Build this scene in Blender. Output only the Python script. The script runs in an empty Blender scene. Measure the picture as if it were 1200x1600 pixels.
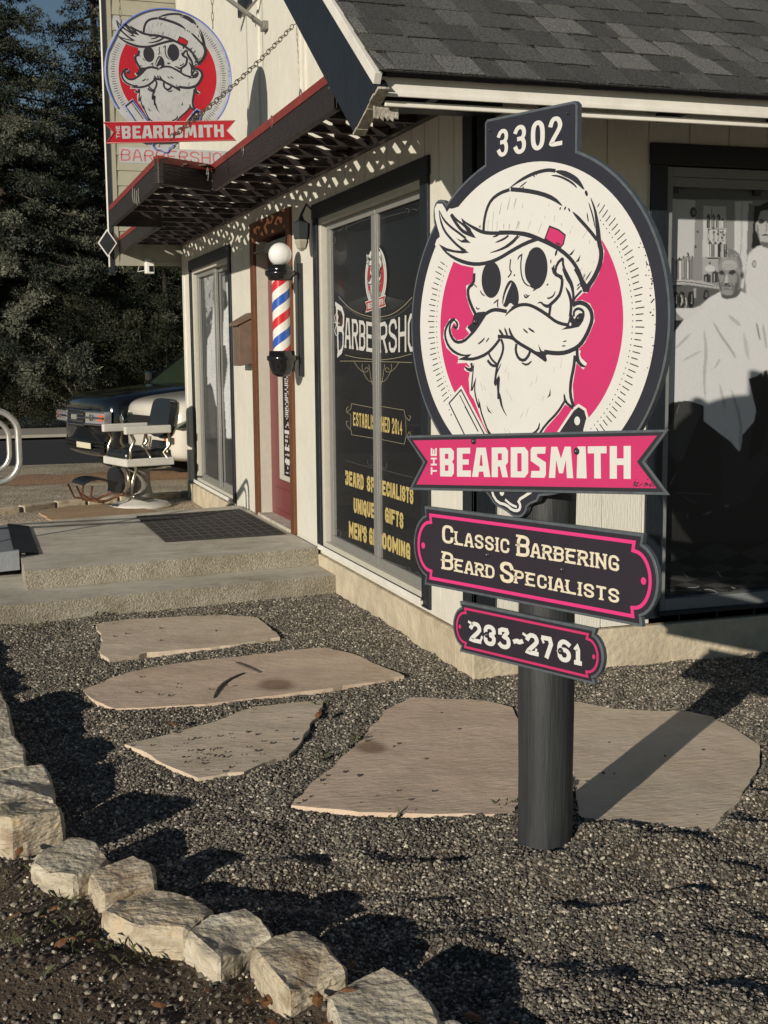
import bpy, bmesh, math, random
import numpy as np
from mathutils import Vector, Matrix, noise
from mathutils.geometry import tessellate_polygon
R = math.radians
scene = bpy.context.scene
COL = scene.collection
random.seed(7)

# ------------------------------------------------------------------ camera
FOC, YAW, PITCH, ROLL = 1955.117, 0.31899962, 0.12679696, -0.00886498
CAM = Vector((-2.234, -5.395, 1.55))
_fw = Vector((math.sin(YAW)*math.cos(PITCH), math.cos(YAW)*math.cos(PITCH), -math.sin(PITCH)))
_r0 = Vector((math.cos(YAW), -math.sin(YAW), 0)); _u0 = _r0.cross(_fw)
_r = _r0*math.cos(ROLL) + _u0*math.sin(ROLL); _u = -_r0*math.sin(ROLL) + _u0*math.cos(ROLL)
cd = bpy.data.cameras.new('camera'); cam = bpy.data.objects.new('camera', cd); COL.objects.link(cam)
cam.matrix_world = Matrix(((_r.x, _u.x, -_fw.x, CAM.x), (_r.y, _u.y, -_fw.y, CAM.y), (_r.z, _u.z, -_fw.z, CAM.z), (0, 0, 0, 1)))
cd.sensor_fit = 'VERTICAL'; cd.sensor_height = 24.0; cd.lens = FOC/1600*24.0
cd.clip_start = 0.05; cd.clip_end = 2000
scene.camera = cam

# ------------------------------------------------------------------ light
SUN_AZ, SUN_EL = 49.8, 15.0
s_az, s_el = R(SUN_AZ), R(SUN_EL)
SUNDIR = Vector((math.sin(s_az)*math.cos(s_el), math.cos(s_az)*math.cos(s_el), -math.sin(s_el)))
w = bpy.data.worlds.new('World'); scene.world = w; w.use_nodes = True
nt = w.node_tree; bg = nt.nodes['Background']
sky = nt.nodes.new('ShaderNodeTexSky'); sky.sky_type = 'NISHITA'; sky.sun_disc = False
sky.sun_elevation = R(SUN_EL); sky.sun_rotation = R(SUN_AZ+180); sky.air_density = 1.0; sky.dust_density = 0.0; sky.ozone_density = 1.6
nt.links.new(sky.outputs[0], bg.inputs[0]); bg.inputs[1].default_value = 0.05
ld = bpy.data.lights.new('sun', 'SUN'); ld.energy = 4.85; ld.angle = R(0.5); ld.color = (1.0, 0.91, 0.77)
lo = bpy.data.objects.new('sun', ld); COL.objects.link(lo); lo.location = (-6, -8, 9)
lo.rotation_euler = SUNDIR.to_track_quat('-Z', 'Y').to_euler()
vs = scene.view_settings; vs.view_transform = 'Standard'; vs.look = 'None'; vs.exposure = -0.17; vs.gamma = 1.0
scene.cycles.max_bounces = 8; scene.cycles.diffuse_bounces = 2

# ------------------------------------------------------------------ survey helpers: a traced outline gets its true plane and size
def ray(x, y): return _fw*FOC + _r*(x-600) - _u*(y-800)
def on(x, y, ax, v):
    d = ray(x, y); return CAM + d*((v-CAM[ax])/d[ax])
def A(x, y, v=0.0): return on(x, y, 0, v)      # on a plane parallel to the door wall
def B(x, y, v=0.0): return on(x, y, 1, v)      # on a plane parallel to the roadside wall
def G(x, y, v=0.0): return on(x, y, 2, v)      # on a level plane

# ------------------------------------------------------------------ materials
def lin(c): return tuple(v if v <= 1 else v/255 for v in c)
def mat(name, col, rough=0.6, nscale=None, namt=0.15, bump=0.0, bscale=60, metal=0.0, coat=0.0, col2=None, stretch=(1, 1, 1), spec=0.5, detail=6, emit=None, attr=None, dirt=0.0):
    m = bpy.data.materials.new(name); m.use_nodes = True; n = m.node_tree.nodes; l = m.node_tree.links
    b = n['Principled BSDF']; b.inputs['Roughness'].default_value = rough; b.inputs['Metallic'].default_value = metal
    b.inputs['Coat Weight'].default_value = coat; b.inputs['Coat Roughness'].default_value = 0.08
    b.inputs['Specular IOR Level'].default_value = spec
    c = (*col, 1)
    tc = n.new('ShaderNodeTexCoord'); mp = n.new('ShaderNodeMapping'); mp.inputs['Scale'].default_value = stretch
    l.new(tc.outputs['Object'], mp.inputs[0])
    src = None
    if attr:
        at = n.new('ShaderNodeAttribute'); at.attribute_name = attr; src = at.outputs['Color']
    if nscale:
        t = n.new('ShaderNodeTexNoise'); t.inputs['Scale'].default_value = nscale; t.inputs['Detail'].default_value = detail; t.inputs['Roughness'].default_value = 0.65
        l.new(mp.outputs[0], t.inputs[0])
        rp = n.new('ShaderNodeValToRGB'); rp.color_ramp.elements[0].position = 0.3; rp.color_ramp.elements[1].position = 0.7
        if src is None:
            c2 = (*col2, 1) if col2 else tuple(min(1, v*(1+namt)) for v in col)+(1,)
            c1 = c if col2 else tuple(v*(1-namt) for v in col)+(1,)
            rp.color_ramp.elements[0].color = c1; rp.color_ramp.elements[1].color = c2; l.new(t.outputs['Fac'], rp.inputs[0]); src = rp.outputs[0]
        else:
            rp.color_ramp.elements[0].color = (1-namt,)*3+(1,); rp.color_ramp.elements[1].color = (1+namt,)*3+(1,); l.new(t.outputs['Fac'], rp.inputs[0])
            mx = n.new('ShaderNodeMix'); mx.data_type = 'RGBA'; mx.blend_type = 'MULTIPLY'; mx.inputs[0].default_value = 1; l.new(src, mx.inputs[6]); l.new(rp.outputs[0], mx.inputs[7]); src = mx.outputs[2]
    if dirt:
        t = n.new('ShaderNodeTexNoise'); t.inputs['Scale'].default_value = 2.3; t.inputs['Detail'].default_value = 10; t.inputs['Roughness'].default_value = 0.75; l.new(tc.outputs['Object'], t.inputs[0])
        rp = n.new('ShaderNodeValToRGB'); rp.color_ramp.elements[0].position = 0.45; rp.color_ramp.elements[1].position = 0.75; rp.color_ramp.elements[0].color = (1, 1, 1, 1); rp.color_ramp.elements[1].color = (1-dirt, 1-dirt*1.1, 1-dirt*1.25, 1)
        l.new(t.outputs['Fac'], rp.inputs[0]); mx = n.new('ShaderNodeMix'); mx.data_type = 'RGBA'; mx.blend_type = 'MULTIPLY'; mx.inputs[0].default_value = 1
        if src is None: mx.inputs[6].default_value = c
        else: l.new(src, mx.inputs[6])
        l.new(rp.outputs[0], mx.inputs[7]); src = mx.outputs[2]
    if src is None: b.inputs['Base Color'].default_value = c
    else: l.new(src, b.inputs['Base Color'])
    if bump:
        t = n.new('ShaderNodeTexNoise'); t.inputs['Scale'].default_value = bscale; t.inputs['Detail'].default_value = 8; l.new(mp.outputs[0], t.inputs[0])
        bp = n.new('ShaderNodeBump'); bp.inputs['Strength'].default_value = min(1, bump); bp.inputs['Distance'].default_value = 0.01*max(1, bump); l.new(t.outputs['Fac'], bp.inputs['Height']); l.new(bp.outputs[0], b.inputs['Normal'])
    if emit: b.inputs['Emission Color'].default_value = (*emit[:3], 1); b.inputs['Emission Strength'].default_value = emit[3]
    return m

MT = dict(
    white=mat('siding_paint', (0.72, 0.70, 0.62), 0.55, 14, 0.05, 0.35, 22, stretch=(6, 6, 0.7), dirt=0.12),
    whitetrim=mat('white_trim_paint', (0.78, 0.76, 0.70), 0.5, 9, 0.06, 0.1, 30, dirt=0.15),
    navy=mat('navy_trim_paint', (0.010, 0.014, 0.021), 0.5, 12, 0.25, 0.2, 25, stretch=(4, 4, 1), dirt=0.25),
    found=mat('concrete_foundation', (0.56, 0.485, 0.355), 0.85, 6, 0.2, 0.8, 35, dirt=0.3),
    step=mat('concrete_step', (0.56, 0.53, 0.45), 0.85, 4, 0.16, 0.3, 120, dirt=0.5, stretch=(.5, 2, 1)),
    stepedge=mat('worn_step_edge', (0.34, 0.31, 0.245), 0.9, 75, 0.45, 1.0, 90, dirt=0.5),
    olive=mat('olive_clapboard', (0.30, 0.29, 0.23), 0.6, 8, 0.06, 0.1, 20, dirt=0.1),
    framegrey=mat('grey_frame', (0.20, 0.21, 0.215), 0.45, 20, 0.1, 0.1, 60),
    weathered=mat('flaking_weathered_wood', (0.20, 0.18, 0.15), 0.85, 22, 0.6, 1.5, 40, col2=(0.62, 0.58, 0.50)),
    drygrass=mat('dry_grass', (0.16, 0.10, 0.05), 0.8, 20, 0.4),
    alu=mat('aluminium_frame', (0.29, 0.29, 0.275), 0.42, 30, 0.08, 0.1, 80, metal=0.35),
    alucream=mat('cream_frame', (0.52, 0.50, 0.43), 0.5, 20, 0.06, 0.1, 60),
    black=mat('black_vinyl', (0.009, 0.010, 0.013), 0.5, spec=0.3),
    gold=mat('gold_lettering', (0.55, 0.43, 0.16), 0.5),
    palegold=mat('pale_gold_line', (0.30, 0.26, 0.17), 0.5),
    letter=mat('white_lettering', (0.62, 0.62, 0.60), 0.5),
    dimline=mat('dim_line', (0.14, 0.15, 0.15), 0.5),
    dark=mat('sign_dark', (0.022, 0.023, 0.034), 0.42, 4, 0.12, 0.03, 200),
    darkplum=mat('sign_dark_plum', (0.024, 0.019, 0.029), 0.42, 4, 0.12, 0.03, 200),
    ink=mat('sign_ink', (0.022, 0.022, 0.030), 0.5),
    edge=mat('sign_edge', (0.085, 0.10, 0.115), 0.4, 40, 0.2),
    cream=mat('sign_cream', (0.62, 0.615, 0.595), 0.5, 3, 0.04, 0.02, 150),
    pink=mat('sign_pink', (0.52, 0.030, 0.135), 0.45, 3, 0.04),
    hotpink=mat('sign_hot_pink', (0.66, 0.038, 0.20), 0.45),
    bone=mat('sign_lettering', (0.66, 0.60, 0.46), 0.5, 60, 0.1),
    nwhite=mat('acrylic_grey_white', (0.44, 0.45, 0.46), 0.35, 10, 0.12),
    nred=mat('acrylic_red', (0.42, 0.015, 0.028), 0.35, 6, 0.08),
    nblue=mat('blue_tube', (0.14, 0.20, 0.60), 0.3),
    ntube=mat('red_tube', (0.55, 0.14, 0.14), 0.3),
    post=mat('painted_post', (0.030, 0.033, 0.036), 0.55, 7, 0.35, 0.35, 18, stretch=(5, 5, 0.35), dirt=0.2),
    bolt=mat('bolt_metal', (0.10, 0.10, 0.11), 0.3, metal=0.7),
    redpaint=mat('red_flashing', (0.22, 0.030, 0.022), 0.5, 12, 0.2, 0.2, 30, dirt=0.2),
    fascia=mat('stained_fascia', (0.022, 0.016, 0.014), 0.5, 16, 0.4, 0.6, 16, stretch=(1, 1, 5), dirt=0.2),
    lattice=mat('stained_lattice', (0.050, 0.022, 0.014), 0.6, 14, 0.35, 0.3, 40),
    door=mat('red_door_paint', (0.17, 0.030, 0.036), 0.4, 6, 0.08, 0.05, 30),
    brown=mat('brown_wood_trim', (0.13, 0.048, 0.020), 0.55, 10, 0.25, 0.2, 30, stretch=(3, 3, 0.6)),
    brownb=mat('mailbox_brown', (0.16, 0.11, 0.08), 0.6, 10, 0.2, 0.2, 40),
    blackgloss=mat('black_gloss_metal', (0.010, 0.010, 0.012), 0.18, coat=0.3),
    blackmat=mat('black_metal', (0.016, 0.018, 0.021), 0.45),
    globe=mat('opal_globe', (0.80, 0.79, 0.80), 0.22, coat=0.3),
    pred=mat('pole_red', (0.55, 0.02, 0.03), 0.25, coat=0.4), pblue=mat('pole_blue', (0.02, 0.09, 0.42), 0.25, coat=0.4), pwhite=mat('pole_white', (0.74, 0.70, 0.66), 0.25, coat=0.4),
    chrome=mat('worn_chrome', (0.42, 0.38, 0.30), 0.25, 20, 0.3, metal=0.9, dirt=0.5),
    rust=mat('rusty_iron', (0.14, 0.06, 0.03), 0.7, 40, 0.4, 0.5, 80, metal=0.2),
    enamel=mat('white_enamel', (0.62, 0.60, 0.55), 0.3, 12, 0.08, dirt=0.15),
    iron=mat('grey_iron', (0.20, 0.19, 0.17), 0.5, 14, 0.25, 0.2, 40, dirt=0.3),
    leather=mat('black_leather', (0.012, 0.014, 0.018), 0.3, 30, 0.2, 0.2, 50),
    steel=mat('galvanised_tube', (0.62, 0.61, 0.58), 0.35, 30, 0.08, metal=0.75),
    ramp=mat('grey_ramp_deck', (0.27, 0.29, 0.31), 0.45, 20, 0.1, 0.2, 60, metal=0.3),
    mat=mat('rubber_mat', (0.035, 0.033, 0.030), 0.85, 40, 0.3, 0.4, 80),
    matline=mat('mat_grid', (0.085, 0.08, 0.07), 0.9, 40, 0.3),
    chain=mat('rusty_chain', (0.20, 0.17, 0.13), 0.5, 60, 0.3, metal=0.6),
    camwhite=mat('camera_white', (0.75, 0.74, 0.70), 0.4),
    lamp=mat('lantern_metal', (0.030, 0.035, 0.036), 0.5), lampglass=mat('lantern_glass', (0.36, 0.34, 0.28), 0.2),
    carblack=mat('car_black_paint', (0.006, 0.007, 0.009), 0.12, coat=1.0), carwhite=mat('car_white_paint', (0.66, 0.62, 0.54), 0.2, coat=0.8),
    carglass=mat('car_glass', (0.030, 0.045, 0.028), 0.05, coat=0.6), tyre=mat('tyre_rubber', (0.012, 0.012, 0.013), 0.8), rim=mat('wheel_alloy', (0.30, 0.30, 0.31), 0.3, metal=0.8),
    carchrome=mat('car_chrome', (0.75, 0.75, 0.76), 0.12, metal=1.0), lens=mat('headlamp_lens', (0.50, 0.50, 0.52), 0.12, metal=0.6, coat=1.0), amber=mat('amber_lens', (0.6, 0.12, 0.05), 0.2),
    plate=mat('number_plate', (0.66, 0.62, 0.45), 0.5), plastic=mat('car_plastic', (0.010, 0.010, 0.011), 0.35),
    bark=mat('tree_bark', (0.060, 0.045, 0.035), 0.9, 12, 0.3, 1.0, 20),
    asphalt=mat('asphalt', (0.022, 0.023, 0.028), 0.9, 20, 0.2, 0.4, 90),
    walk=mat('pale_concrete_walk', (0.34, 0.31, 0.26), 0.9, 5, 0.1, 0.2, 60),
    leaf=mat('dead_leaf', (0.17, 0.075, 0.03), 0.7, 30, 0.4), grass=mat('short_grass', (0.055, 0.065, 0.022), 0.7, 10, 0.3),
    bankleaf=mat('leaf_litter_ground', (0.34, 0.21, 0.12), 0.9, 26, 0.5, 1.0, 60, detail=10),
    vent=mat('vent_metal', (0.05, 0.05, 0.05), 0.5),
)
def glass():
    m = bpy.data.materials.new('window_glass'); m.use_nodes = True; n = m.node_tree.nodes; l = m.node_tree.links; n.clear()
    o = n.new('ShaderNodeOutputMaterial'); t = n.new('ShaderNodeBsdfTransparent'); g = n.new('ShaderNodeBsdfGlossy'); g.inputs['Roughness'].default_value = 0.015
    f = n.new('ShaderNodeFresnel'); f.inputs[0].default_value = 1.5; mx = n.new('ShaderNodeMixShader')
    ge = n.new('ShaderNodeNewGeometry'); iv = n.new('ShaderNodeMath'); iv.operation = 'SUBTRACT'; iv.inputs[0].default_value = 1; l.new(ge.outputs['Backfacing'], iv.inputs[1]); mu = n.new('ShaderNodeMath'); mu.operation = 'MULTIPLY'; m2_ = n.new('ShaderNodeMath'); m2_.operation = 'MULTIPLY'; m2_.inputs[1].default_value = .18; l.new(f.outputs[0], m2_.inputs[0]); l.new(m2_.outputs[0], mu.inputs[0]); l.new(iv.outputs[0], mu.inputs[1]); l.new(mu.outputs[0], mx.inputs[0]); l.new(t.outputs[0], mx.inputs[1]); l.new(g.outputs[0], mx.inputs[2]); l.new(mx.outputs[0], o.inputs[0]); return m
MT['glass'] = glass()
MT['shingle'] = mat('asphalt_shingle', (0.1, 0.1, 0.1), 0.95, 110, 0.75, 1.0, 130, attr='Col')
MT['print'] = mat('printed_photo', (0.1, 0.1, 0.1), 0.6, attr='Col')
MT['foliage'] = mat('conifer_needles', (0.1, 0.1, 0.1), 0.75, attr='Col', spec=0.15)

# ------------------------------------------------------------------ mesh builder
ORG = {}
def org(o): return ORG.get(o.name, Vector((0, 0, 0))) if o is not None else Vector((0, 0, 0))
def tag(o, label=None, cat=None, group=None, kind=None):
    if label: o['label'] = label
    if cat: o['category'] = cat
    if group: o['group'] = group
    if kind: o['kind'] = kind
    return o
def empty(name, loc, label, cat, group=None, rz=0):
    o = bpy.data.objects.new(name, None); COL.objects.link(o); o.location = loc; o.rotation_euler.z = rz; o.empty_display_size = 0.1
    ORG[o.name] = Vector(loc); return tag(o, label, cat, group)
class M:
    def __init__(s): s.v = []; s.f = []; s.m = []
    def add(s, vs, fs, m=0):
        k = len(s.v); s.v += [tuple(p) for p in vs]; s.f += [tuple(i+k for i in f) for f in fs]; s.m += [m]*len(fs)
    def box(s, a, b, m=0):
        x0, y0, z0 = [min(a[i], b[i]) for i in range(3)]; x1, y1, z1 = [max(a[i], b[i]) for i in range(3)]
        s.add([(x0, y0, z0), (x1, y0, z0), (x1, y1, z0), (x0, y1, z0), (x0, y0, z1), (x1, y0, z1), (x1, y1, z1), (x0, y1, z1)],
              [(3, 2, 1, 0), (4, 5, 6, 7), (0, 1, 5, 4), (1, 2, 6, 5), (2, 3, 7, 6), (3, 0, 4, 7)], m)
    def obox(s, c, ax, ay, az, m=0):      # centre and three half-axis vectors
        c = Vector(c); vs = [c+ax*i+ay*j+az*k for k in (-1, 1) for j in (-1, 1) for i in (-1, 1)]
        s.add(vs, [(0, 2, 3, 1), (4, 5, 7, 6), (0, 1, 5, 4), (2, 6, 7, 3), (0, 4, 6, 2), (1, 3, 7, 5)], m)
    def flat(s, pts, m=0):
        pts = [Vector(p) for p in pts]; t = tessellate_polygon([pts]); s.add(pts, [tuple(x) for x in t], m)
    def prism(s, pts, d, m=0, ms=None):
        pts = [Vector(p) for p in pts]; d = Vector(d); n = len(pts); t = [tuple(x) for x in tessellate_polygon([pts])]
        s.add(pts+[p+d for p in pts], t, m); k = len(s.v)-2*n
        s.f += [tuple(k+n+i for i in reversed(x)) for x in t]; s.m += [m]*len(t)
        s.f += [(k+i, k+(i+1) % n, k+n+(i+1) % n, k+n+i) for i in range(n)]; s.m += [m if ms is None else ms]*n
    def tube(s, path, r, seg=10, m=0, closed=False, cap=True):
        path = [Vector(p) for p in path]; n = len(path); rr = r if isinstance(r, (list, tuple)) else [r]*n; vs = []
        up = Vector((0, 0, 1)); prev = None
        for i, p in enumerate(path):
            if closed: d = path[(i+1) % n]-path[i-1]
            else: d = path[min(i+1, n-1)]-path[max(i-1, 0)]
            d.normalize()
            if prev is None: a = d.cross(up if abs(d.z) < 0.9 else Vector((1, 0, 0))).normalized()
            else: a = (prev-d*prev.dot(d)).normalized()
            prev = a; b = d.cross(a)
            vs += [p+(a*math.cos(t)+b*math.sin(t))*rr[i] for t in [2*math.pi*j/seg for j in range(seg)]]
        fs = []
        for i in range(n if closed else n-1):
            i2 = (i+1) % n
            fs += [(i*seg+j, i*seg+(j+1) % seg, i2*seg+(j+1) % seg, i2*seg+j) for j in range(seg)]
        if cap and not closed: fs += [tuple(range(seg)), tuple(reversed(range((n-1)*seg, n*seg)))]
        s.add(vs, fs, m)
    def lathe(s, prof, c=(0, 0, 0), seg=24, m=0, axis=None):
        c = Vector(c); vs = []
        q = Vector((0, 0, 1)).rotation_difference(Vector(axis)) if axis is not None else None
        for r, z in prof:
            for j in range(seg):
                p = Vector((r*math.cos(2*math.pi*j/seg), r*math.sin(2*math.pi*j/seg), z)); vs.append(c+(q @ p if q else p))
        n = len(prof); fs = [(i*seg+j, i*seg+(j+1) % seg, (i+1)*seg+(j+1) % seg, (i+1)*seg+j) for i in range(n-1) for j in range(seg)]
        fs += [tuple(reversed(range(seg))), tuple(range((n-1)*seg, n*seg))]
        s.add(vs, fs, m)
    def build(s, name, mats, parent=None, smooth=False, bevel=0, sub=0, base=None):
        me = bpy.data.meshes.new(name); o0 = org(parent)
        if parent is None and base is not None: o0 = Vector(base)
        me.from_pydata([(v[0]-o0.x, v[1]-o0.y, v[2]-o0.z) for v in s.v], [], s.f)
        mats = mats if isinstance(mats, (list, tuple)) else [mats]
        for q in mats: me.materials.append(MT[q] if isinstance(q, str) else q)
        me.polygons.foreach_set('material_index', [min(k, len(mats)-1) for k in s.m])
        if smooth: me.polygons.foreach_set('use_smooth', [True]*len(me.polygons))
        me.validate(); me.update()
        if not smooth or bevel:
            bmm = bmesh.new(); bmm.from_mesh(me)
            if bevel: bmesh.ops.recalc_face_normals(bmm, faces=bmm.faces)
            bmm.to_mesh(me); bmm.free()
        o = bpy.data.objects.new(name, me); COL.objects.link(o)
        if parent is not None: o.parent = parent; ORG[o.name] = o0
        else: o.location = o0; ORG[o.name] = o0
        if bevel:
            b = o.modifiers.new('bevel', 'BEVEL'); b.width = bevel; b.segments = 2; b.limit_method = 'ANGLE'; b.angle_limit = R(40)
        if sub:
            q = o.modifiers.new('sub', 'SUBSURF'); q.levels = sub; q.render_levels = sub
        if smooth: 
            try: me.shade_smooth() if hasattr(me, 'shade_smooth') else None
            except Exception: pass
        return o
def struct(o, kind='structure'): o['kind'] = kind; return o

# ------------------------------------------------------------------ flat artwork: outlines and strokes in a 2D frame
def smooth2(pts, closed=False, it=2):
    for _ in range(it):
        n = len(pts); out = []
        rng = range(n) if closed else range(n-1)
        if not closed: out.append(pts[0])
        for i in rng:
            a, b = pts[i], pts[(i+1) % n]
            out.append((a[0]*.75+b[0]*.25, a[1]*.75+b[1]*.25)); out.append((a[0]*.25+b[0]*.75, a[1]*.25+b[1]*.75))
        if not closed: out.append(pts[-1])
        pts = out
    return pts
def area2(p): return sum(p[i][0]*p[(i+1) % len(p)][1]-p[(i+1) % len(p)][0]*p[i][1] for i in range(len(p)))/2
def offset2(pts, d):      # grow (d>0) a closed outline
    if area2(pts) < 0: pts = pts[::-1]
    n = len(pts); out = []
    for i in range(n):
        a, b, c = Vector(pts[i-1]), Vector(pts[i]), Vector(pts[(i+1) % n])
        e1 = (b-a).normalized(); e2 = (c-b).normalized(); n1 = Vector((e1.y, -e1.x)); n2 = Vector((e2.y, -e2.x))
        k = n1+n2; k = k/max(0.35, k.length_squared/2) if k.length > 1e-6 else n1
        out.append((b.x+k.x*d, b.y+k.y*d))
    return out
def stroke2(path, w, taper=0, closed=False):
    p = [Vector(q) for q in path]; n = len(p); L = []; Rr = []
    for i in range(n):
        if closed: d1 = (p[i]-p[i-1]); d2 = (p[(i+1) % n]-p[i])
        else: d1 = p[i]-p[i-1] if i else p[1]-p[0]; d2 = p[i+1]-p[i] if i < n-1 else d1
        if d1.length < 1e-9: d1 = d2
        if d2.length < 1e-9: d2 = d1
        d1 = d1.normalized(); d2 = d2.normalized(); n1 = Vector((-d1.y, d1.x)); n2 = Vector((-d2.y, d2.x)); k = n1+n2
        k = k/max(0.5, k.length_squared/2) if k.length > 1e-6 else n1
        ww = w/2
        if taper:
            t = i/(n-1); e = 1.0
            if taper & 1: e = min(e, 0.12+t*3.0)
            if taper & 2: e = min(e, 0.12+(1-t)*3.0)
            if taper & 4: e = min(e, 0.1+0.9*math.sin(math.pi*t)**0.6)
            ww *= min(1, e)
        L.append(p[i]+k*ww); Rr.append(p[i]-k*ww)
    return L, Rr
class Art:
    """Collects flat coloured shapes in layers; place(f) maps (x, y, lift) to space."""
    def __init__(s): s.items = []
    def poly(s, pts, col, layer, sm=0, name=None):
        if sm: pts = smooth2(pts, True, sm)
        s.items.append(('p', pts, col, layer, name))
    def line(s, pts, w, col, layer, sm=1, taper=0, closed=False, name=None):
        if sm: pts = smooth2(pts, closed, sm)
        s.items.append(('l', (pts, w, taper, closed), col, layer, name))
    def disc(s, c, rx, ry, col, layer, rot=0, seg=40, name=None):
        s.items.append(('p', [(c[0]+rx*math.cos(t)*math.cos(rot)-ry*math.sin(t)*math.sin(rot), c[1]+rx*math.cos(t)*math.sin(rot)+ry*math.sin(t)*math.cos(rot)) for t in [2*math.pi*i/seg for i in range(seg)]], col, layer, name))
    def emit(s, Mx, f, cols, dl=0.00025, only=None, skip=(), wk=1.0):
        """cols: dict colour key -> material index."""
        cnt = {}
        for kind, d, col, layer, name in s.items:
            if name in skip or (only and name not in only): continue
            i = cnt.get(layer, 0); cnt[layer] = i+1
            z = dl*layer + dl*0.045*(i % 20)
            if kind == 'p':
                t = tessellate_polygon([[Vector((x, y, 0)) for x, y in d]]); Mx.add([f(x, y, z) for x, y in d], [tuple(q) for q in t], cols[col])
            else:
                pts, w, taper, closed = d
                L, Rr = stroke2(pts, w*(wk if col == 'k' else 1), taper, closed); n = len(L)
                vs = [f(q.x, q.y, z) for q in L]+[f(q.x, q.y, z) for q in Rr]
                fs = [(i, (i+1) % n, n+(i+1) % n, n+i) for i in range(n if closed else n-1)]
                Mx.add(vs, fs, cols[col])

# stroke alphabet on a unit cell, y up
_B = [(0, 0), (0, 1), (.72, 1), (1, .88), (1, .64), (.78, .52), (0, .52)]
def _o(): return [(.3, 0), (0, .2), (0, .8), (.3, 1), (.7, 1), (1, .8), (1, .2), (.7, 0), (.3, 0)]
GL = {
 'A': [[(0, 0), (.3, 1), (.7, 1), (1, 0)], [(.15, .34), (.85, .34)]], 'B': [_B, [(.78, .52), (1, .4), (1, .12), (.72, 0), (0, 0)]],
 'C': [[(1, .75), (1, .88), (.75, 1), (.25, 1), (0, .82), (0, .18), (.25, 0), (.75, 0), (1, .12), (1, .25)]],
 'D': [[(0, 0), (0, 1), (.65, 1), (1, .8), (1, .2), (.65, 0), (0, 0)]], 'E': [[(1, 1), (0, 1), (0, 0), (1, 0)], [(0, .52), (.8, .52)]],
 'F': [[(1, 1), (0, 1), (0, 0)], [(0, .5), (.8, .5)]], 'G': [[(1, .8), (.8, 1), (.25, 1), (0, .8), (0, .2), (.25, 0), (1, 0), (1, .45), (.55, .45)]],
 'H': [[(0, 0), (0, 1)], [(1, 0), (1, 1)], [(0, .5), (1, .5)]], 'I': [[(.5, 0), (.5, 1)]], 'L': [[(0, 1), (0, 0), (1, 0)]],
 'K': [[(0, 0), (0, 1)], [(1, 1), (0, .45), (1, 0)]],
 'M': [[(0, 0), (0, 1)], [(0, 1), (.5, .3), (1, 1)], [(1, 1), (1, 0)]], 'N': [[(0, 0), (0, 1)], [(0, .98), (1, .02)], [(1, 0), (1, 1)]], 'O': [_o()],
 'P': [[(0, 0), (0, 1), (.75, 1), (1, .86), (1, .6), (.75, .46), (0, .46)]], 'Q': [_o(), [(.55, .3), (1, -.12)]],
 'R': [[(0, 0), (0, 1), (.75, 1), (1, .86), (1, .62), (.75, .5), (0, .5)], [(.5, .5), (1, 0)]],
 'S': [[(1, .78), (.9, .94), (.7, 1), (.28, 1), (0, .86), (0, .66), (.2, .56), (.8, .44), (1, .34), (1, .14), (.72, 0), (.28, 0), (.08, .07), (0, .22)]],
 'T': [[(0, 1), (1, 1)], [(.5, 1), (.5, 0)]], 'U': [[(0, 1), (0, .2), (.28, 0), (.72, 0), (1, .2), (1, 1)]], 'Y': [[(0, 1), (.5, .5), (1, 1)], [(.5, .5), (.5, 0)]],
 "'": [[(.5, 1), (.4, .72)]], '-': [[(0, .46), (.4, .54), (.6, .44), (1, .52)]], ' ': [],
 '0': [_o()], '1': [[(.1, .78), (.5, 1), (.5, 0)], [(.1, 0), (.9, 0)]], '2': [[(0, .78), (.2, 1), (.75, 1), (1, .82), (1, .62), (.1, .12), (0, 0), (1, 0)]],
 '3': [[(0, .84), (.22, 1), (.75, 1), (1, .86), (1, .66), (.74, .53), (.4, .53)], [(.74, .53), (1, .4), (1, .14), (.75, 0), (.22, 0), (0, .17)]],
 '4': [[(.75, 0), (.75, 1), (0, .3), (1, .3)]], '6': [[(.95, .9), (.7, 1), (.3, 1), (0, .8), (0, .2), (.28, 0), (.72, 0), (1, .16), (1, .4), (.72, .55), (.28, .55), (0, .42)]],
 '7': [[(0, 1), (1, 1), (.4, 0)]],
 '8': [[(.02, .72), (0, .84), (.25, 1), (.75, 1), (1, .84), (1, .66), (.62, .53)], [(.62, .53), (1, .42), (1, .16), (.75, 0), (.25, 0), (0, .16), (.02, .30)]],      # round three with ball ends
 '9': [[(0, .80), (0, 1), (1, 1), (.50, .60)], [(.50, .60), (.85, .54), (1, .40), (1, .14), (.7, 0), (.2, 0), (.02, .10)]]}      # flat topped three
WD = {'I': .34, "'": .25, ' ': .45, 'M': 1.35, '-': .8, '1': .62, 'T': .95}
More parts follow.
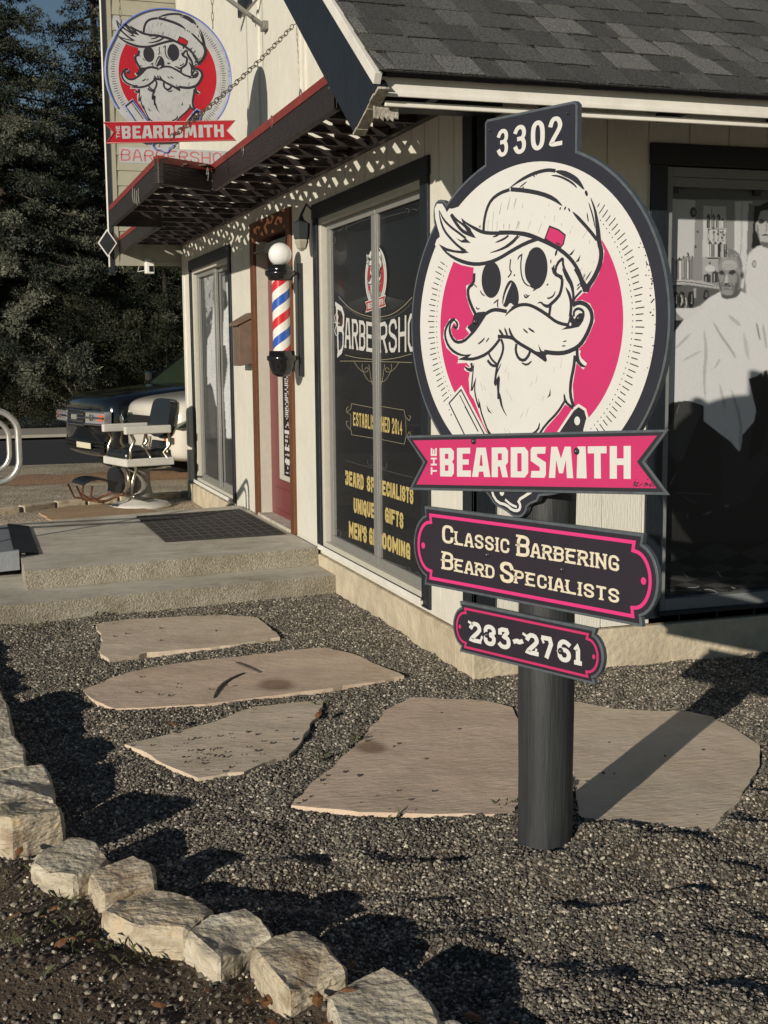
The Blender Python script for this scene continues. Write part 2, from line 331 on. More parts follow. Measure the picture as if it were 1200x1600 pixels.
def text(art, s, f, col, layer, wt=0.2, gap=0.22, aspect=0.62, serif=0.0, sm=0, caps=None, spur=False):
    """f(u, v): u along the whole string 0..1, v up 0..1 -> art coordinates. wt = stroke weight / letter height."""
    ws = [aspect*WD.get(c.upper(), 1)*(1.0 if (caps is None or c in caps or not c.isalpha() or c.isupper()) else 0.85) for c in s]; tot = sum(ws)+gap*aspect*(len(s)-1); x = 0
    def mp(px, py, x, wd, h):
        return f((x+px)/tot, py*h)
    for c, wd in zip(s, ws):
        h = 1.0 if (c.isupper() or not c.isalpha()) else 0.74
        gw = max(wd-wt, 0.02); gh = h-wt
        for st in GL[c.upper()]:
            pts = [(wt/2+px*gw if c.upper() != 'I' else wd/2, (wt/2+py*gh)) for px, py in st]
            cl = len(pts) > 3 and pts[0] == pts[-1]
            if cl: pts = pts[:-1]
            if not cl:     # square ends
                def ext(a, b):
                    v = Vector(a)-Vector(b); v = v.normalized()*wt/2 if v.length else v; return (a[0]+v.x, a[1]+v.y)
                pts = [ext(pts[0], pts[1])]+pts[1:-1]+[ext(pts[-1], pts[-2])] if len(pts) > 1 else pts
            q = smooth2(pts, cl, sm) if sm and len(pts) > 2 else pts
            L, Rr = stroke2(q, wt, 0, cl); n = len(L)
            ring = [(mp(a.x, a.y, x, wd, 1), mp(b.x, b.y, x, wd, 1)) for a, b in zip(L, Rr)]
            art.items.append(('q', (ring, cl), col, layer, None))
        if serif:
            cu = c.upper(); ends = {'A': [(0, 0), (1, 0)], 'B': [(0, 0), (0, 1)], 'C': [], 'L': [(0, 1), (0, 0)], 'I': [(.5, 0), (.5, 1)], 'R': [(0, 0), (0, 1), (1, 0)], 'N': [(0, 0), (0, 1), (1, 1)], 'E': [(0, 0), (0, 1)], 'P': [(0, 0), (0, 1)], 'D': [(0, 0), (0, 1)], 'T': [(.5, 0)], 'S': [], 'G': [], '7': [], '1': []}.get(cu, [])
            for ex, ey in ends:
                cx = wt/2+ex*gw if cu != 'I' else wd/2; cy = wt*.35 if ey == 0 else h-wt*.35
                qx = [(cx-serif, cy), (cx+serif, cy)]; L, Rr = stroke2(qx, wt*.7)
                art.items.append(('q', ([(mp(a.x, a.y, x, wd, 1), mp(b.x, b.y, x, wd, 1)) for a, b in zip(L, Rr)], False), col, layer, None))
            if spur and cu in 'ILPBD':
                cx = wt/2 if cu != 'I' else wd/2; cy = h*.5
                L, Rr = stroke2([(cx-wt*.95, cy), (cx+wt*.3, cy)], wt*.5); art.items.append(('q', ([(mp(a.x, a.y, x, wd, 1), mp(b.x, b.y, x, wd, 1)) for a, b in zip(L, Rr)], False), col, layer, None))
        x += wd+gap*aspect
_emit = Art.emit
def emit2(s, Mx, f, cols, dl=0.00025, only=None, skip=(), wk=1.0):
    q = [it for it in s.items if it[0] == 'q']; s2 = Art(); s2.items = [it for it in s.items if it[0] != 'q']
    _emit(s2, Mx, f, cols, dl, only, skip, wk)
    for i, (_, (ring, cl), col, layer, nm) in enumerate(q):
        if only: continue
        z = dl*layer+dl*0.045*(i % 20); n = len(ring)
        vs = [f(a[0], a[1], z) for a, b in ring]+[f(b[0], b[1], z) for a, b in ring]
        Mx.add(vs, [(k, (k+1) % n, n+(k+1) % n, n+k) for k in range(n if cl else n-1)], cols[col])
Art.emit = emit2
def quadmap(tl, tr, bl, br):
    def f(u, v):
        t = (tl[0]+(tr[0]-tl[0])*u, tl[1]+(tr[1]-tl[1])*u); b = (bl[0]+(br[0]-bl[0])*u, bl[1]+(br[1]-bl[1])*u)
        return (b[0]+(t[0]-b[0])*v, b[1]+(t[1]-b[1])*v)
    return f

# ================================================================== the shop building
shop = empty('shop_building', (1.5, 4, 0), 'white painted wooden barbershop with dark trim, grey shingle roof and big picture windows', 'building')
def boardsA(Mx, y0, y1, z0, z1, pitch=0.2, ph=0.067, x=0.0):
    Mx.box((x+.006, y0, z0), (x+.12, y1, z1))
    k = math.floor((y0-ph)/pitch); y = ph+k*pitch
    while y < y1:
        a, b = max(y+.005, y0), min(y+pitch-.005, y1)
        if b-a > .004: Mx.box((x, a, z0), (x+.006, b, z1))
        y += pitch
def boardsB(Mx, x0, x1, z0, z1, pitch=0.22, ph=0.005, y=0.0):
    Mx.box((x0, y+.006, z0), (x1, y+.12, z1))
    k = math.floor((x0-ph)/pitch); x = ph+k*pitch
    while x < x1:
        a, b = max(x+.004, x0), min(x+pitch-.004, x1)
        if b-a > .004: Mx.box((a, y, z0), (b, y+.006, z1))
        x += pitch
m = M()
WT = 9.0
for y0, y1, z0, z1 in ((0.1, .64, .2, 2.46), (2.73, 3.45, .2, 2.46), (4.64, 5.62, .2, 2.46), (7.60, 8.1, .2, 2.46), (5.62, 7.60, .2, .235), (.64, 2.73, .2, .235)):
    boardsA(m, y0, y1, z0, z1)
boardsA(m, 0.1, 8.1, 2.46, 3.06)
# gable part above the awning follows the roof slope
y = 0.067+0.2*2
while y < 8.1:
    a, b = y+.005, min(y+.195, 8.1); zt = lambda q: 2.56+.7*(min(q, 7.3)+.78)-.12
    if zt(a) > 3.06: m.prism([(0, a, 3.06), (0, b, 3.06), (0, b, max(3.061, zt(b))), (0, a, max(3.061, zt(a)))], (.006, 0, 0))
    m.prism([(.0062, y, 3.06), (.0062, min(y+.2, 8.1), 3.06), (.0062, min(y+.2, 8.1), max(3.062, zt(y+.2))), (.0062, y, max(3.062, zt(y)))], (.1, 0, 0))
    y += .2
m.build('gable_side_wall', 'white', shop)
m = M(); boardsB(m, .1, .93, .2, 2.48); boardsB(m, .93, 2.96, .2, .235); boardsB(m, 2.96, 4.6, .2, 2.48); boardsB(m, .1, 4.6, 2.48, 2.9)
m.build('roadside_wall', 'white', shop)
m = M(); m.box((.2, .2, .2), (4.55, 8.05, 2.7)); m.build('interior_core', 'navy', shop)
m = M(); m.box((4.5, .12, .0), (4.6, 8.1, 3.0)); m.box((.12, 8.0, 0), (4.6, 8.1, 3.0)); m.build('rear_wall', 'white', shop)
# foundation, slightly proud and rough
def rough_box(a, b, step, amp, seed, name, mt, parent, skip_top=False):
    bm = bmesh.new(); bmesh.ops.create_cube(bm, size=1)
    a, b = Vector(a), Vector(b)
    for v in bm.verts: v.co = Vector([(a[i]+b[i])/2+v.co[i]*(b[i]-a[i]) for i in range(3)])
    for ax in range(3):
        n = max(1, int((b[ax]-a[ax])/step))
        for k in range(1, n):
            co = Vector((0, 0, 0)); co[ax] = a[ax]+(b[ax]-a[ax])*k/n; no = Vector((0, 0, 0)); no[ax] = 1
            g = bm.verts[:]+bm.edges[:]+bm.faces[:]; bmesh.ops.bisect_plane(bm, geom=g, plane_co=co, plane_no=no)
    bm.normal_update()
    for v in bm.verts:
        c = v.co; q = Vector((noise.noise(c*6+Vector((seed, 0, 0))), noise.noise(c*6+Vector((0, seed, 5))), noise.noise(c*6+Vector((9, 0, seed)))))
        q += .5*Vector((noise.noise(c*19), noise.noise(c*19+Vector((3, 3, 3))), noise.noise(c*19+Vector((7, 1, 2)))))
        if skip_top: q.z *= .25
        v.co += q*amp
    o0 = org(parent) if parent is not None else Vector(((a+b)/2).to_tuple())
    for v in bm.verts: v.co -= o0
    me = bpy.data.meshes.new(name); bm.to_mesh(me); bm.free(); me.materials.append(MT[mt]); me.polygons.foreach_set('use_smooth', [False]*len(me.polygons))
    o = bpy.data.objects.new(name, me); COL.objects.link(o)
    if parent is not None: o.parent = parent
    else: o.location = o0
    ORG[o.name] = o0
    bv = o.modifiers.new('bevel', 'BEVEL'); bv.width = .008; bv.segments = 2; bv.angle_limit = R(50)
    return o
rough_box((-.022, .2, -.25), (.1, 8.1, .192), .1, .004, 3, 'foundation', 'found', shop, True)
rough_box((-.022, -.022, -.25), (4.6, .2, .192), .1, .004, 8, 'foundation', 'found', shop, True)
# corner boards
m = M(); m.box((-.02, -.02, .2), (.0, .115, 2.62)); m.box((-.02, -.02, .2), (.09, .0, 2.62)); m.box((0, 0, .2), (.1, .1, 2.62)); m.build('corner_trim', 'navy', shop, bevel=.003)
# black window trims
def trimA(y0, y1, z0, z1, wl, wr, wt, parent, name='window_trim', mt='navy', x=-.02, sidez=None):
    m = M(); m.box((x, y0-.0, z1-wt), (0.0, y1, z1)); sz = z0 if sidez is None else sidez
    m.box((x+.003, y1-wl, sz), (0.0, y1-.008, z1-wt)); m.box((x+.003, y0+.008, sz), (0.0, y0+wr, z1-wt)); return m.build(name, mt, parent, bevel=.003)
def windowA(yo0, yo1, z0, z1, sashes, mull, name_label):
    """yo0<yo1 opening; frame set into the wall."""
    root = M(); f = .045
    root.box((.0, yo0, z0), (.12, yo0+f, z1)); root.box((.0, yo1-f, z0), (.12, yo1, z1)); root.box((.0, yo0+f, z1-.04), (.12, yo1-f, z1)); root.box((.0, yo0+f, z0), (.12, yo1-f, z0+.035))
    fr = root.build('window', 'alucream', shop, bevel=.004)
    s = M()
    for (a, b, dx, sw) in sashes:
        s.box((dx, a, z0+.036), (dx+.03, b, z0+.036+.05)); s.box((dx, a, z1-.085), (dx+.03, b, z1-.041))
        s.box((dx+.001, a, z0+.086), (dx+.029, a+sw, z1-.085)); s.box((dx+.001, b-sw, z0+.086), (dx+.029, b, z1-.085))
    s.build('sash', 'alu', fr, bevel=.003)
    sl = M(); sl.box((-.035, yo0-.02, z0-.02), (.0, yo1+.02, z0-.001)); sl.box((-.035, yo0-.02, z0-.001), (-.028, yo1+.02, z0+.014)); sl.build('sill', 'whitetrim', fr, bevel=.002)
    return fr
trimA(.583, 2.79, .22, 2.52, .10, .12, .095, shop)
winA = windowA(.70, 2.69, .255, 2.425, [(1.60, 2.62, .035, .075), (.765, 1.598, .037, .03)], None, '')
trimA(5.55, 7.67, .22, 2.50, .09, .10, .10, shop)
winL = windowA(5.65, 7.58, .24, 2.40, [(6.50, 7.50, .035, .09), (5.72, 6.60, .068, .09)], None, '')
GX = .055      # vinyl plane of the left wall windows
# ---- lettering vinyl of the big window, traced on its own plane
m = M(); m.box((GX+.001, 1.62, .32), (GX+.004, 2.56, 2.36)); m.box((GX+.001, .80, .32), (GX+.004, 1.60, 2.36)); m.build('vinyl_panel', 'black', winA)
m = M(); m.box((GX-.012, 1.66, .33), (GX-.009, 2.56, 2.35)); m.box((GX-.012, .82, .33), (GX-.009, 1.56, 2.35)); m.build('pane', 'glass', winA)
def fa(px, py, z):
    p = A(px, py, GX); 
    return Vector((p.x-.0006-z, p.y, p.z))
va = Art()
C1 = lambda p: (490+p[0]/4.571, 250+p[1]/4.571)
C2 = lambda p: (490+p[0]/4.105, 560+p[1]/4.105)
L1 = lambda pts: [C1(p) for p in pts]
L2 = lambda pts: [C2(p) for p in pts]
va.line(L1([(240, 475), (330, 440), (412, 412)]), .45, 'd', 1, 0); va.line(L1([(475, 418), (560, 396), (660, 368)]), .45, 'd', 1, 0)
for pts in ([(175, 510), (190, 500), (205, 492)], [(215, 480), (228, 465), (240, 478), (232, 500)], [(655, 352), (672, 345), (690, 362), (672, 380)], [(705, 352), (725, 350), (742, 360)], [(750, 345), (775, 338), (782, 360), (765, 372), (775, 400), (782, 425)],
            [(150, 515), (135, 520), (130, 560), (140, 600), (155, 590), (158, 560), (145, 545)], [(120, 610), (130, 640), (132, 690), (122, 720)], [(118, 760), (122, 840), (120, 950)]):
    va.line(L1(pts), .6, 'd', 1, 1)
for pts in ([(205, 1175), (300, 1220), (380, 1275)], [(437, 1280), (520, 1315), (600, 1345)], [(610, 1340), (625, 1355), (610, 1368)], [(650, 1370), (675, 1375), (690, 1395)], [(140, 980), (150, 1010), (145, 1060), (130, 1080)], [(150, 1110), (170, 1095), (178, 1130), (165, 1160), (150, 1140)]):
    va.line(L2(pts), .6, 'd', 1, 1)
# gold arcs round the shop word
va.line(L1([(180, 975), (250, 1055), (330, 1100), (420, 1122)]), 1.1, 'g', 1, 2); va.line(L1([(478, 1122), (560, 1105), (640, 1050), (705, 980)]), 1.1, 'g', 1, 2)
va.line(L1([(215, 1040), (300, 1100), (370, 1130), (422, 1140)]), .6, 'd', 1, 2); va.line(L1([(478, 1142), (570, 1125), (650, 1075), (700, 1020)]), .6, 'd', 1, 2)
va.line(L1([(225, 1392), (300, 1412), (425, 1425)]), 1.0, 'g', 1, 2); va.line(L1([(480, 1428), (580, 1418), (700, 1385)]), 1.0, 'g', 1, 2)
va.line(L1([(190, 1436), (300, 1436), (430, 1440)]), .9, 'g', 1, 0); va.line(L1([(480, 1440), (600, 1443), (705, 1447)]), .9, 'g', 1, 0)
for k in range(9):      # sunburst behind the emblem
    a = R(192+k*9.5); va.line([(585+15*math.cos(a)*.9, 462-15*math.sin(a)*.35+0*k), (585+46*math.cos(a)*.9, 472-32*math.sin(a)*.55)], .35, 'd', 0, 0)
    a = R(-12-k*9.5); va.line([(594+8*math.cos(a), 462-12*math.sin(a)*.35), (594+40*math.cos(a), 468-32*math.sin(a)*.55)], .35, 'd', 0, 0)
for sx, ox in ((1, 0), (-1, 0)):
    for pts in ([(290, 1440), (330, 1500), (380, 1520), (395, 1490), (375, 1480), (365, 1500)], [(350, 1455), (345, 1490), (370, 1545), (395, 1580), (425, 1585)], [(395, 1460), (405, 1520), (415, 1590), (430, 1620)]):
        q = [(p[0] if sx > 0 else 905-p[0], p[1]) for p in pts]; va.line(L1(q), .7, 'g', 1, 1)
def arcmap(u, v):
    x = 529.5+u*(668-529.5); t = 494+3.5*math.sin(u*3.1)-u*8.0+ (6-34*min(u, .12)/.12+28 if u < .12 else 0)*0; b = 543+u*4.5+2.5*math.sin(u*3.1)
    return (x, b+(t-b)*v)
text(va, 'ARBE', lambda u, v: ((539+u*(582.5-539)), (543.5+u*7)+((496+u*9-1.0*u)-(543.5+u*7))*v), 'w', 3, wt=.13, gap=.20, aspect=.56, serif=.09, sm=0)
text(va, 'RSHOP', lambda u, v: ((593+u*(665-593)), (551.5-u*3)+((505-u*22)-(551.5-u*3))*v), 'w', 3, wt=.13, gap=.20, aspect=.66, serif=.09, sm=0)
text(va, 'B', quadmap(C1((160, 1015)), C1((222, 1060)), C1((175, 1410)), C1((215, 1370))), 'w', 3, wt=.11, gap=.1, aspect=.62, serif=.10)
va.line(L1([(165, 1180), (150, 1130), (160, 1095), (178, 1110), (172, 1150)]), 1.0, 'w', 3, 1); va.line(L1([(165, 1180), (150, 1220), (165, 1260), (182, 1235)]), 1.0, 'w', 3, 1); va.line(L1([(140, 1160), (190, 1165)]), .9, 'w', 3, 0)
# established panel
va.line(L2([(388, 318), (245, 290), (240, 325), (215, 345), (212, 320), (225, 308)]), .75, 'g', 1, 0); va.line(L2([(388, 512), (245, 490), (242, 460), (215, 430), (210, 405), (225, 402)]), .75, 'g', 1, 0); va.line(L2([(212, 345), (240, 360), (240, 445), (225, 455)]), .6, 'g', 1, 0)
va.line(L2([(437, 308), (582, 332), (590, 375), (615, 400), (625, 375), (612, 365)]), .75, 'g', 1, 0); va.line(L2([(437, 520), (583, 550), (592, 510), (615, 470), (625, 490), (612, 520)]), .75, 'g', 1, 0); va.line(L2([(592, 385), (595, 500)]), .6, 'g', 1, 0)
Q = lambda *p: quadmap(*[C2(q) for q in p])
text(va, 'ESTABLIS', Q((255, 343), (392, 366), (255, 430), (392, 460)), 'y', 2, wt=.17, gap=.22, aspect=.52)
text(va, 'HED 2014', Q((437, 372), (570, 393), (437, 470), (570, 492)), 'y', 2, wt=.17, gap=.22, aspect=.52)
va.line(L2([(205, 655), (300, 682), (388, 705)]), .4, 'd', 1, 0); va.line(L2([(437, 712), (540, 740), (640, 765)]), .4, 'd', 1, 0)
for pts in ([(345, 650), (350, 685), (375, 690), (388, 670)], [(370, 635), (388, 630)], [(440, 690), (450, 712), (470, 700), (470, 670)], [(372, 655), (388, 650)]): va.line(L2(pts), .5, 'd', 1, 1)
for s, q in (('BEARD', ((205, 717), (322, 748), (205, 808), (322, 846))), ('SP', ((343, 752), (392, 765), (343, 850), (392, 866))), ('ECIALISTS', ((442, 782), (641, 834), (442, 875), (641, 938))),
             ('UNIQUE', ((258, 893), (392, 930), (258, 987), (392, 1028))), ('GIFTS', ((460, 953), (577, 993), (460, 1048), (577, 1096))), ("MEN'S", ((228, 1043), (342, 1080), (228, 1147), (342, 1186))),
             ('GR', ((358, 1085), (405, 1098), (358, 1190), (405, 1206))), ('OOMING', ((442, 1115), (621, 1190), (442, 1218), (621, 1292)))):
    text(va, s, Q(*q), 'y', 2, wt=.235, gap=.16, aspect=.64)
m = M(); MINI = lambda x, y, z: Vector((GX-.004-z, 1.640-(x-CC[0])*.44, 1.985+(y-CC[1])*.377))
MINI_ART = (m, MINI)
m = M(); va.emit(m, fa, {'d': 0, 'g': 1, 'w': 2, 'y': 3}, dl=.0003); m.build('lettering', ['dimline', 'palegold', 'letter', 'gold'], winA)

# ---- window on the roadside wall
m = M(); x0, x1 = .889, 3.0
m.box((x0, -.02, 2.425), (x1, 0, 2.525)); m.box((x0+.006, -.017, .225), (x0+.095, 0, 2.425)); m.box((x1-.095, -.017, .225), (x1-.006, 0, 2.425)); m.build('window_trim', 'navy', shop, bevel=.003)
m = M(); m.box((.984, .0, .25), (1.022, .12, 2.42)); m.box((2.868, .0, .25), (2.905, .12, 2.42)); m.box((1.022, .0, 2.375), (2.868, .12, 2.42)); m.box((1.022, .012, 2.33), (2.868, .12, 2.374)); m.box((1.022, .0, .255), (2.868, .12, .315))
winB = m.build('window', 'framegrey', shop, bevel=.003)
m = M(); m.box((.975, -.03, .236), (2.915, .0, .256)); m.build('sill', 'navy', winB, bevel=.002)
m = M(); m.box((.93, -.0, .20), (2.96, .0065, .235)); m.build('sill_packing', 'blackmat', winB)
m = M(); m.box((1.022, .045, .315), (2.868, .049, 2.33)); m.build('pane', 'glass', winB)
# printed photograph behind the glass: a grid of printed tones
def paint_canvas(x0, x1, y0, y1, step, base):
    xs = np.arange(x0, x1+step, step); ys = np.arange(y0, y1+step, step); X, Y = np.meshgrid(xs, ys)
    return X, Y, np.full(X.shape, base, float)
def inside(X, Y, pts):
    r = np.zeros(X.shape, bool); n = len(pts)
    for i in range(n):
        xa, ya = pts[i]; xb, yb = pts[(i+1) % n]
        if ya == yb: continue
        c = ((ya > Y) != (yb > Y)) & (X < (xb-xa)*(Y-ya)/(yb-ya)+xa); r ^= c
    return r
def blur(a, k):
    for _ in range(k):
        p = np.pad(a, 1, mode='edge'); a = (p[:-2, 1:-1]+p[2:, 1:-1]+p[1:-1, :-2]+p[1:-1, 2:]+4*p[1:-1, 1:-1])/8
    return a
def fill(cv, pts, tone, soft=1, sm=1, grad=None):
    X, Y, T = cv; pts = smooth2(pts, True, sm) if sm else pts
    a = inside(X, Y, pts).astype(float); a = blur(a, soft) if soft else a
    t = tone if grad is None else tone+grad[0]*(X-pts[0][0])+grad[1]*(Y-pts[0][1])
    T[:] = T*(1-a)+t*a
def line(cv, pts, w, tone, soft=1, al=1.0):
    L, Rr = stroke2(smooth2(pts, False, 1), w, 4); X, Y, T = cv
    a = inside(X, Y, [tuple(p) for p in L]+[tuple(p) for p in reversed(Rr)]).astype(float); a = (blur(a, soft) if soft else a)*al; T[:] = T*(1-a)+tone*a
def ell(cv, cx, cy, rx, ry, tone, soft=1, al=1.0):
    X, Y, T = cv; a = (((X-cx)/rx)**2+((Y-cy)/ry)**2 < 1).astype(float); a = (blur(a, soft) if soft else a)*al; T[:] = T*(1-a)+tone*a
def build_print(cv, f, name, parent, tint=(.97, .99, 1.01)):
    X, Y, T = cv; h, wd = T.shape; T = np.clip(1.55*T**1.22, .001, .9)
    o0 = org(parent); me = bpy.data.meshes.new(name)
    vs = [tuple(f(x, y)-o0) for x, y in zip(X.ravel(), Y.ravel())]
    idx = np.arange(h*wd).reshape(h, wd); fs = np.stack([idx[:-1, :-1].ravel(), idx[:-1, 1:].ravel(), idx[1:, 1:].ravel(), idx[1:, :-1].ravel()], 1)
    me.from_pydata(vs, [], fs.tolist()); ca = me.color_attributes.new('Col', 'FLOAT_COLOR', 'POINT')
    c = np.ones((h*wd, 4), np.float32); c[:, 0] = T.ravel()*tint[0]; c[:, 1] = T.ravel()*tint[1]; c[:, 2] = T.ravel()*tint[2]
    ca.data.foreach_set('color', c.ravel()); me.materials.append(MT['print']); me.update()
    o = bpy.data.objects.new(name, me); COL.objects.link(o); o.parent = parent; ORG[o.name] = o0; return o
cv = paint_canvas(1038, 1330, 276, 945, 1.0, .018)
k6 = lambda X, Y: (1030+X/7.0588, 280+Y/7.0588)
k7 = lambda X, Y: (1030+X/5, 480+Y/5)
k8 = lambda X, Y: (1000+X/6, 700+Y/6)
P6 = lambda l: [k6(*p) for p in l]
P7 = lambda l: [k7(*p) for p in l]
P8 = lambda l: [k8(*p) for p in l]
fill(cv, P6([(60, 150), (2000, 170), (2000, 1500), (60, 1560)]), .20, 1, 0)
fill(cv, P6([(60, 120), (1010, 60), (2000, 60), (2000, 240), (100, 220)]), .10, 2, 0)
fill(cv, P6([(110, 215), (402, 230), (385, 860), (380, 1130), (110, 1130)]), .40, 1, 0)      # pale wall
fill(cv, P6([(405, 225), (835, 240), (835, 850), (480, 860), (470, 1140), (385, 1140), (385, 860)]), .22, 1, 0)
fill(cv, P6([(488, 295), (738, 300), (730, 900), (475, 900)]), .40, 1, 0)
fill(cv, P6([(480, 860), (660, 860), (660, 1150), (475, 1150)]), .30, 1, 0)
fill(cv, P6([(838, 240), (1030, 240), (970, 850), (930, 1200), (825, 1200), (825, 800)]), .44, 1, 0)
fill(cv, P6([(905, 245), (925, 245), (915, 800), (895, 800)]), .34, 1, 0)
fill(cv, P6([(985, 260), (1045, 280), (1030, 760), (965, 830)]), .16, 1, 0)
fill(cv, P6([(1050, 290), (1500, 290), (1500, 1000), (1020, 760)]), .014, 1, 0)
fill(cv, P6([(1480, 200), (2100, 200), (2100, 1100), (1480, 1000)]), .30, 2, 0)
rnd = random.Random(3)
ell(cv, *k6(375, 365), 5.2, 8.2, .05); ell(cv, *k6(383, 365), 2.4, 4, .2)
line(cv, P6([(582, 295), (580, 440)]), 1.2, .05, 0)
for x, y0, y1, wd, t in ((545, 395, 540, 34, .06), (600, 395, 545, 30, .12), (655, 395, 540, 34, .05), (700, 440, 540, 34, .12), (560, 690, 860, 40, .10), (620, 700, 860, 40, .05), (675, 700, 860, 46, .04), (545, 560, 680, 24, .22), (600, 575, 690, 20, .2), (650, 570, 690, 22, .24), (700, 580, 690, 20, .2), (530, 1050, 1140, 80, .05), (620, 1020, 1140, 70, .05),
                        (150, 880, 1110, 40, .25), (200, 900, 1110, 36, .12), (270, 860, 1110, 50, .22), (320, 840, 1110, 50, .18), (365, 860, 1110, 40, .20), (225, 875, 900, 50, .04)):
    fill(cv, P6([(x-wd/2, y0+10), (x-wd/4, y0), (x+wd/4, y0), (x+wd/2, y0+10), (x+wd/2, y1), (x-wd/2, y1)]), t, 1, 0)
    line(cv, P6([(x-wd/5, y0+20), (x-wd/5, y1-10)]), 1.1, .42, 0); line(cv, P6([(x, y0-15), (x, y0+12)]), 2.0, .03, 0)
for x, y in ((605, 585), (680, 585), (650, 605), (690, 645), (715, 615), (560, 925), (315, 820), (425, 580), (400, 745)): ell(cv, *k6(x, y), 1.6, 1.8, .03)
line(cv, P6([(510, 548), (735, 552)]), 1.6, .03, 0); line(cv, P6([(510, 870), (700, 872)]), 2.2, .03, 0); ell(cv, *k6(560, 985), 8, 5, .42)
fill(cv, P6([(110, 1120), (480, 1120), (660, 1180), (660, 1210), (300, 1160), (110, 1160)]), .33, 1, 0)
fill(cv, P6([(110, 1165), (300, 1165), (660, 1215), (680, 1260), (450, 1380), (400, 1430), (110, 1440)]), .10, 1, 0)
for x in (180, 250, 350): fill(cv, P6([(x-35, 1260), (x, 1235), (x+35, 1260), (x+30, 1420), (x-35, 1420)]), .012, 1, 1); line(cv, P6([(x+10, 1270), (x+6, 1400)]), 1.3, .3, 1)
fill(cv, P6([(380, 1200), (410, 1200), (405, 1310), (385, 1310)]), .3, 1, 0); fill(cv, P6([(485, 1320), (490, 1240), (530, 1210), (555, 1300), (520, 1340)]), .015, 1, 1); fill(cv, P6([(505, 1310), (510, 1250), (530, 1240), (540, 1300)]), .12, 1, 1)
# standing barber
fill(cv, P6([(1500, 740), (1300, 770), (1180, 760), (1110, 720), (1010, 790), (965, 870), (945, 1180), (1000, 1500), (1150, 2300), (1400, 2400), (1560, 1900)]), .46, 2, 1)
fill(cv, P6([(1085, 470), (1095, 340), (1180, 300), (1300, 330), (1330, 500), (1280, 640), (1220, 740), (1150, 760), (1110, 690), (1090, 600), (1062, 570), (1060, 480)]), .34, 2, 2)
fill(cv, P6([(1080, 480), (1078, 330), (1150, 260), (1260, 240), (1350, 330), (1340, 420), (1280, 360), (1180, 340), (1120, 350), (1095, 420)]), .02, 1, 1)
ell(cv, *k6(1125, 478), 4, 1.6, .05); ell(cv, *k6(1215, 478), 4, 1.6, .05); line(cv, P6([(1090, 455), (1120, 442), (1160, 460)]), 1.4, .04, 0); line(cv, P6([(1195, 458), (1230, 445), (1260, 462)]), 1.4, .04, 0); line(cv, P6([(1178, 480), (1190, 560), (1165, 575)]), 1.5, .15, 1); line(cv, P6([(1125, 618), (1170, 608), (1215, 620)]), 1.6, .09, 0)
fill(cv, P6([(1110, 690), (1150, 755), (1220, 735), (1290, 640), (1260, 700), (1190, 700), (1150, 690)]), .12, 2, 1)
ell(cv, *k6(1048, 935), 3.5, 6, .16); ell(cv, *k6(1048, 935), 2, 4, .36)
# seated man in a cape
fill(cv, P6([(430, 1420), (545, 1310), (680, 1235), (900, 1235), (1010, 1290), (1130, 1400), (1300, 1600)])+P7([(850, 480), (760, 540), (700, 560)])+P7([(770, 860), (650, 1000), (640, 1110), (625, 1130), (540, 1040), (440, 960), (350, 890), (345, 770), (230, 730), (100, 745), (60, 768), (75, 500), (100, 220), (190, 100)]), .47, 1, 0)
fill(cv, P6([(150, 1425), (380, 1420), (440, 1400), (520, 1400), (300, 1560), (240, 1520)]), .45, 1, 0)
for pts, t, wd in (([(420, 110), (480, 220), (560, 330), (600, 400)], .33, 3), ([(350, 180), (370, 350), (350, 520), (360, 720)], .38, 4), ([(250, 200), (120, 330)], .38, 3), ([(480, 400), (430, 480)], .37, 2.5), ([(760, 120), (775, 200), (790, 260)], .22, 2.4), ([(180, 420), (330, 340)], .40, 3), ([(560, 640), (640, 880), (630, 1090)], .36, 4), ([(470, 600), (520, 800)], .40, 4), ([(810, 130), (840, 330)], .36, 3), ([(660, 200), (700, 420)], .42, 5), ([(540, 60), (640, 150)], .40, 5)):
    line(cv, P7(pts), wd*1.2, t-.06, 2, .85)
fill(cv, P6([(650, 1010), (655, 880), (700, 800), (780, 790), (870, 850), (900, 960), (930, 1020), (935, 1060), (905, 1130), (900, 1220), (860, 1290), (760, 1320), (690, 1310), (680, 1240), (650, 1150)]), .235, 2, 2)
fill(cv, P6([(652, 990), (650, 860), (700, 790), (760, 765), (830, 775), (900, 850), (925, 990), (890, 1000), (870, 900), (830, 850), (760, 870), (700, 850), (665, 920)]), .17, 1, 1)
for q in range(26):
    x = rnd.uniform(660, 900); y0 = rnd.uniform(780, 840); line(cv, P6([(x, y0), (x+rnd.uniform(-25, 25), y0+rnd.uniform(30, 60))]), 1.0, rnd.choice((.08, .34, .30)), 0, .7)
fill(cv, P6([(690, 930), (720, 890), (800, 890), (860, 920), (850, 1000), (700, 1000)]), .33, 3, 1)
ell(cv, *k6(690, 1038), 4.6, 2.4, .05, 2); ell(cv, *k6(800, 1036), 5.2, 2.4, .05, 2); line(cv, P6([(655, 1015), (690, 1005), (715, 1022)]), 1.6, .07, 0); line(cv, P6([(770, 1018), (810, 1000), (850, 1020)]), 1.6, .07, 0)
fill(cv, P6([(735, 1040), (755, 1060), (765, 1130), (745, 1150), (715, 1140), (720, 1090)]), .36, 2, 1); line(cv, P6([(712, 1148), (740, 1158), (775, 1145)]), 1.8, .08, 1); line(cv, P6([(690, 1175), (740, 1168), (800, 1180)]), 1.8, .05, 0); line(cv, P6([(700, 1215), (745, 1210), (790, 1218)]), 2, .12, 1)
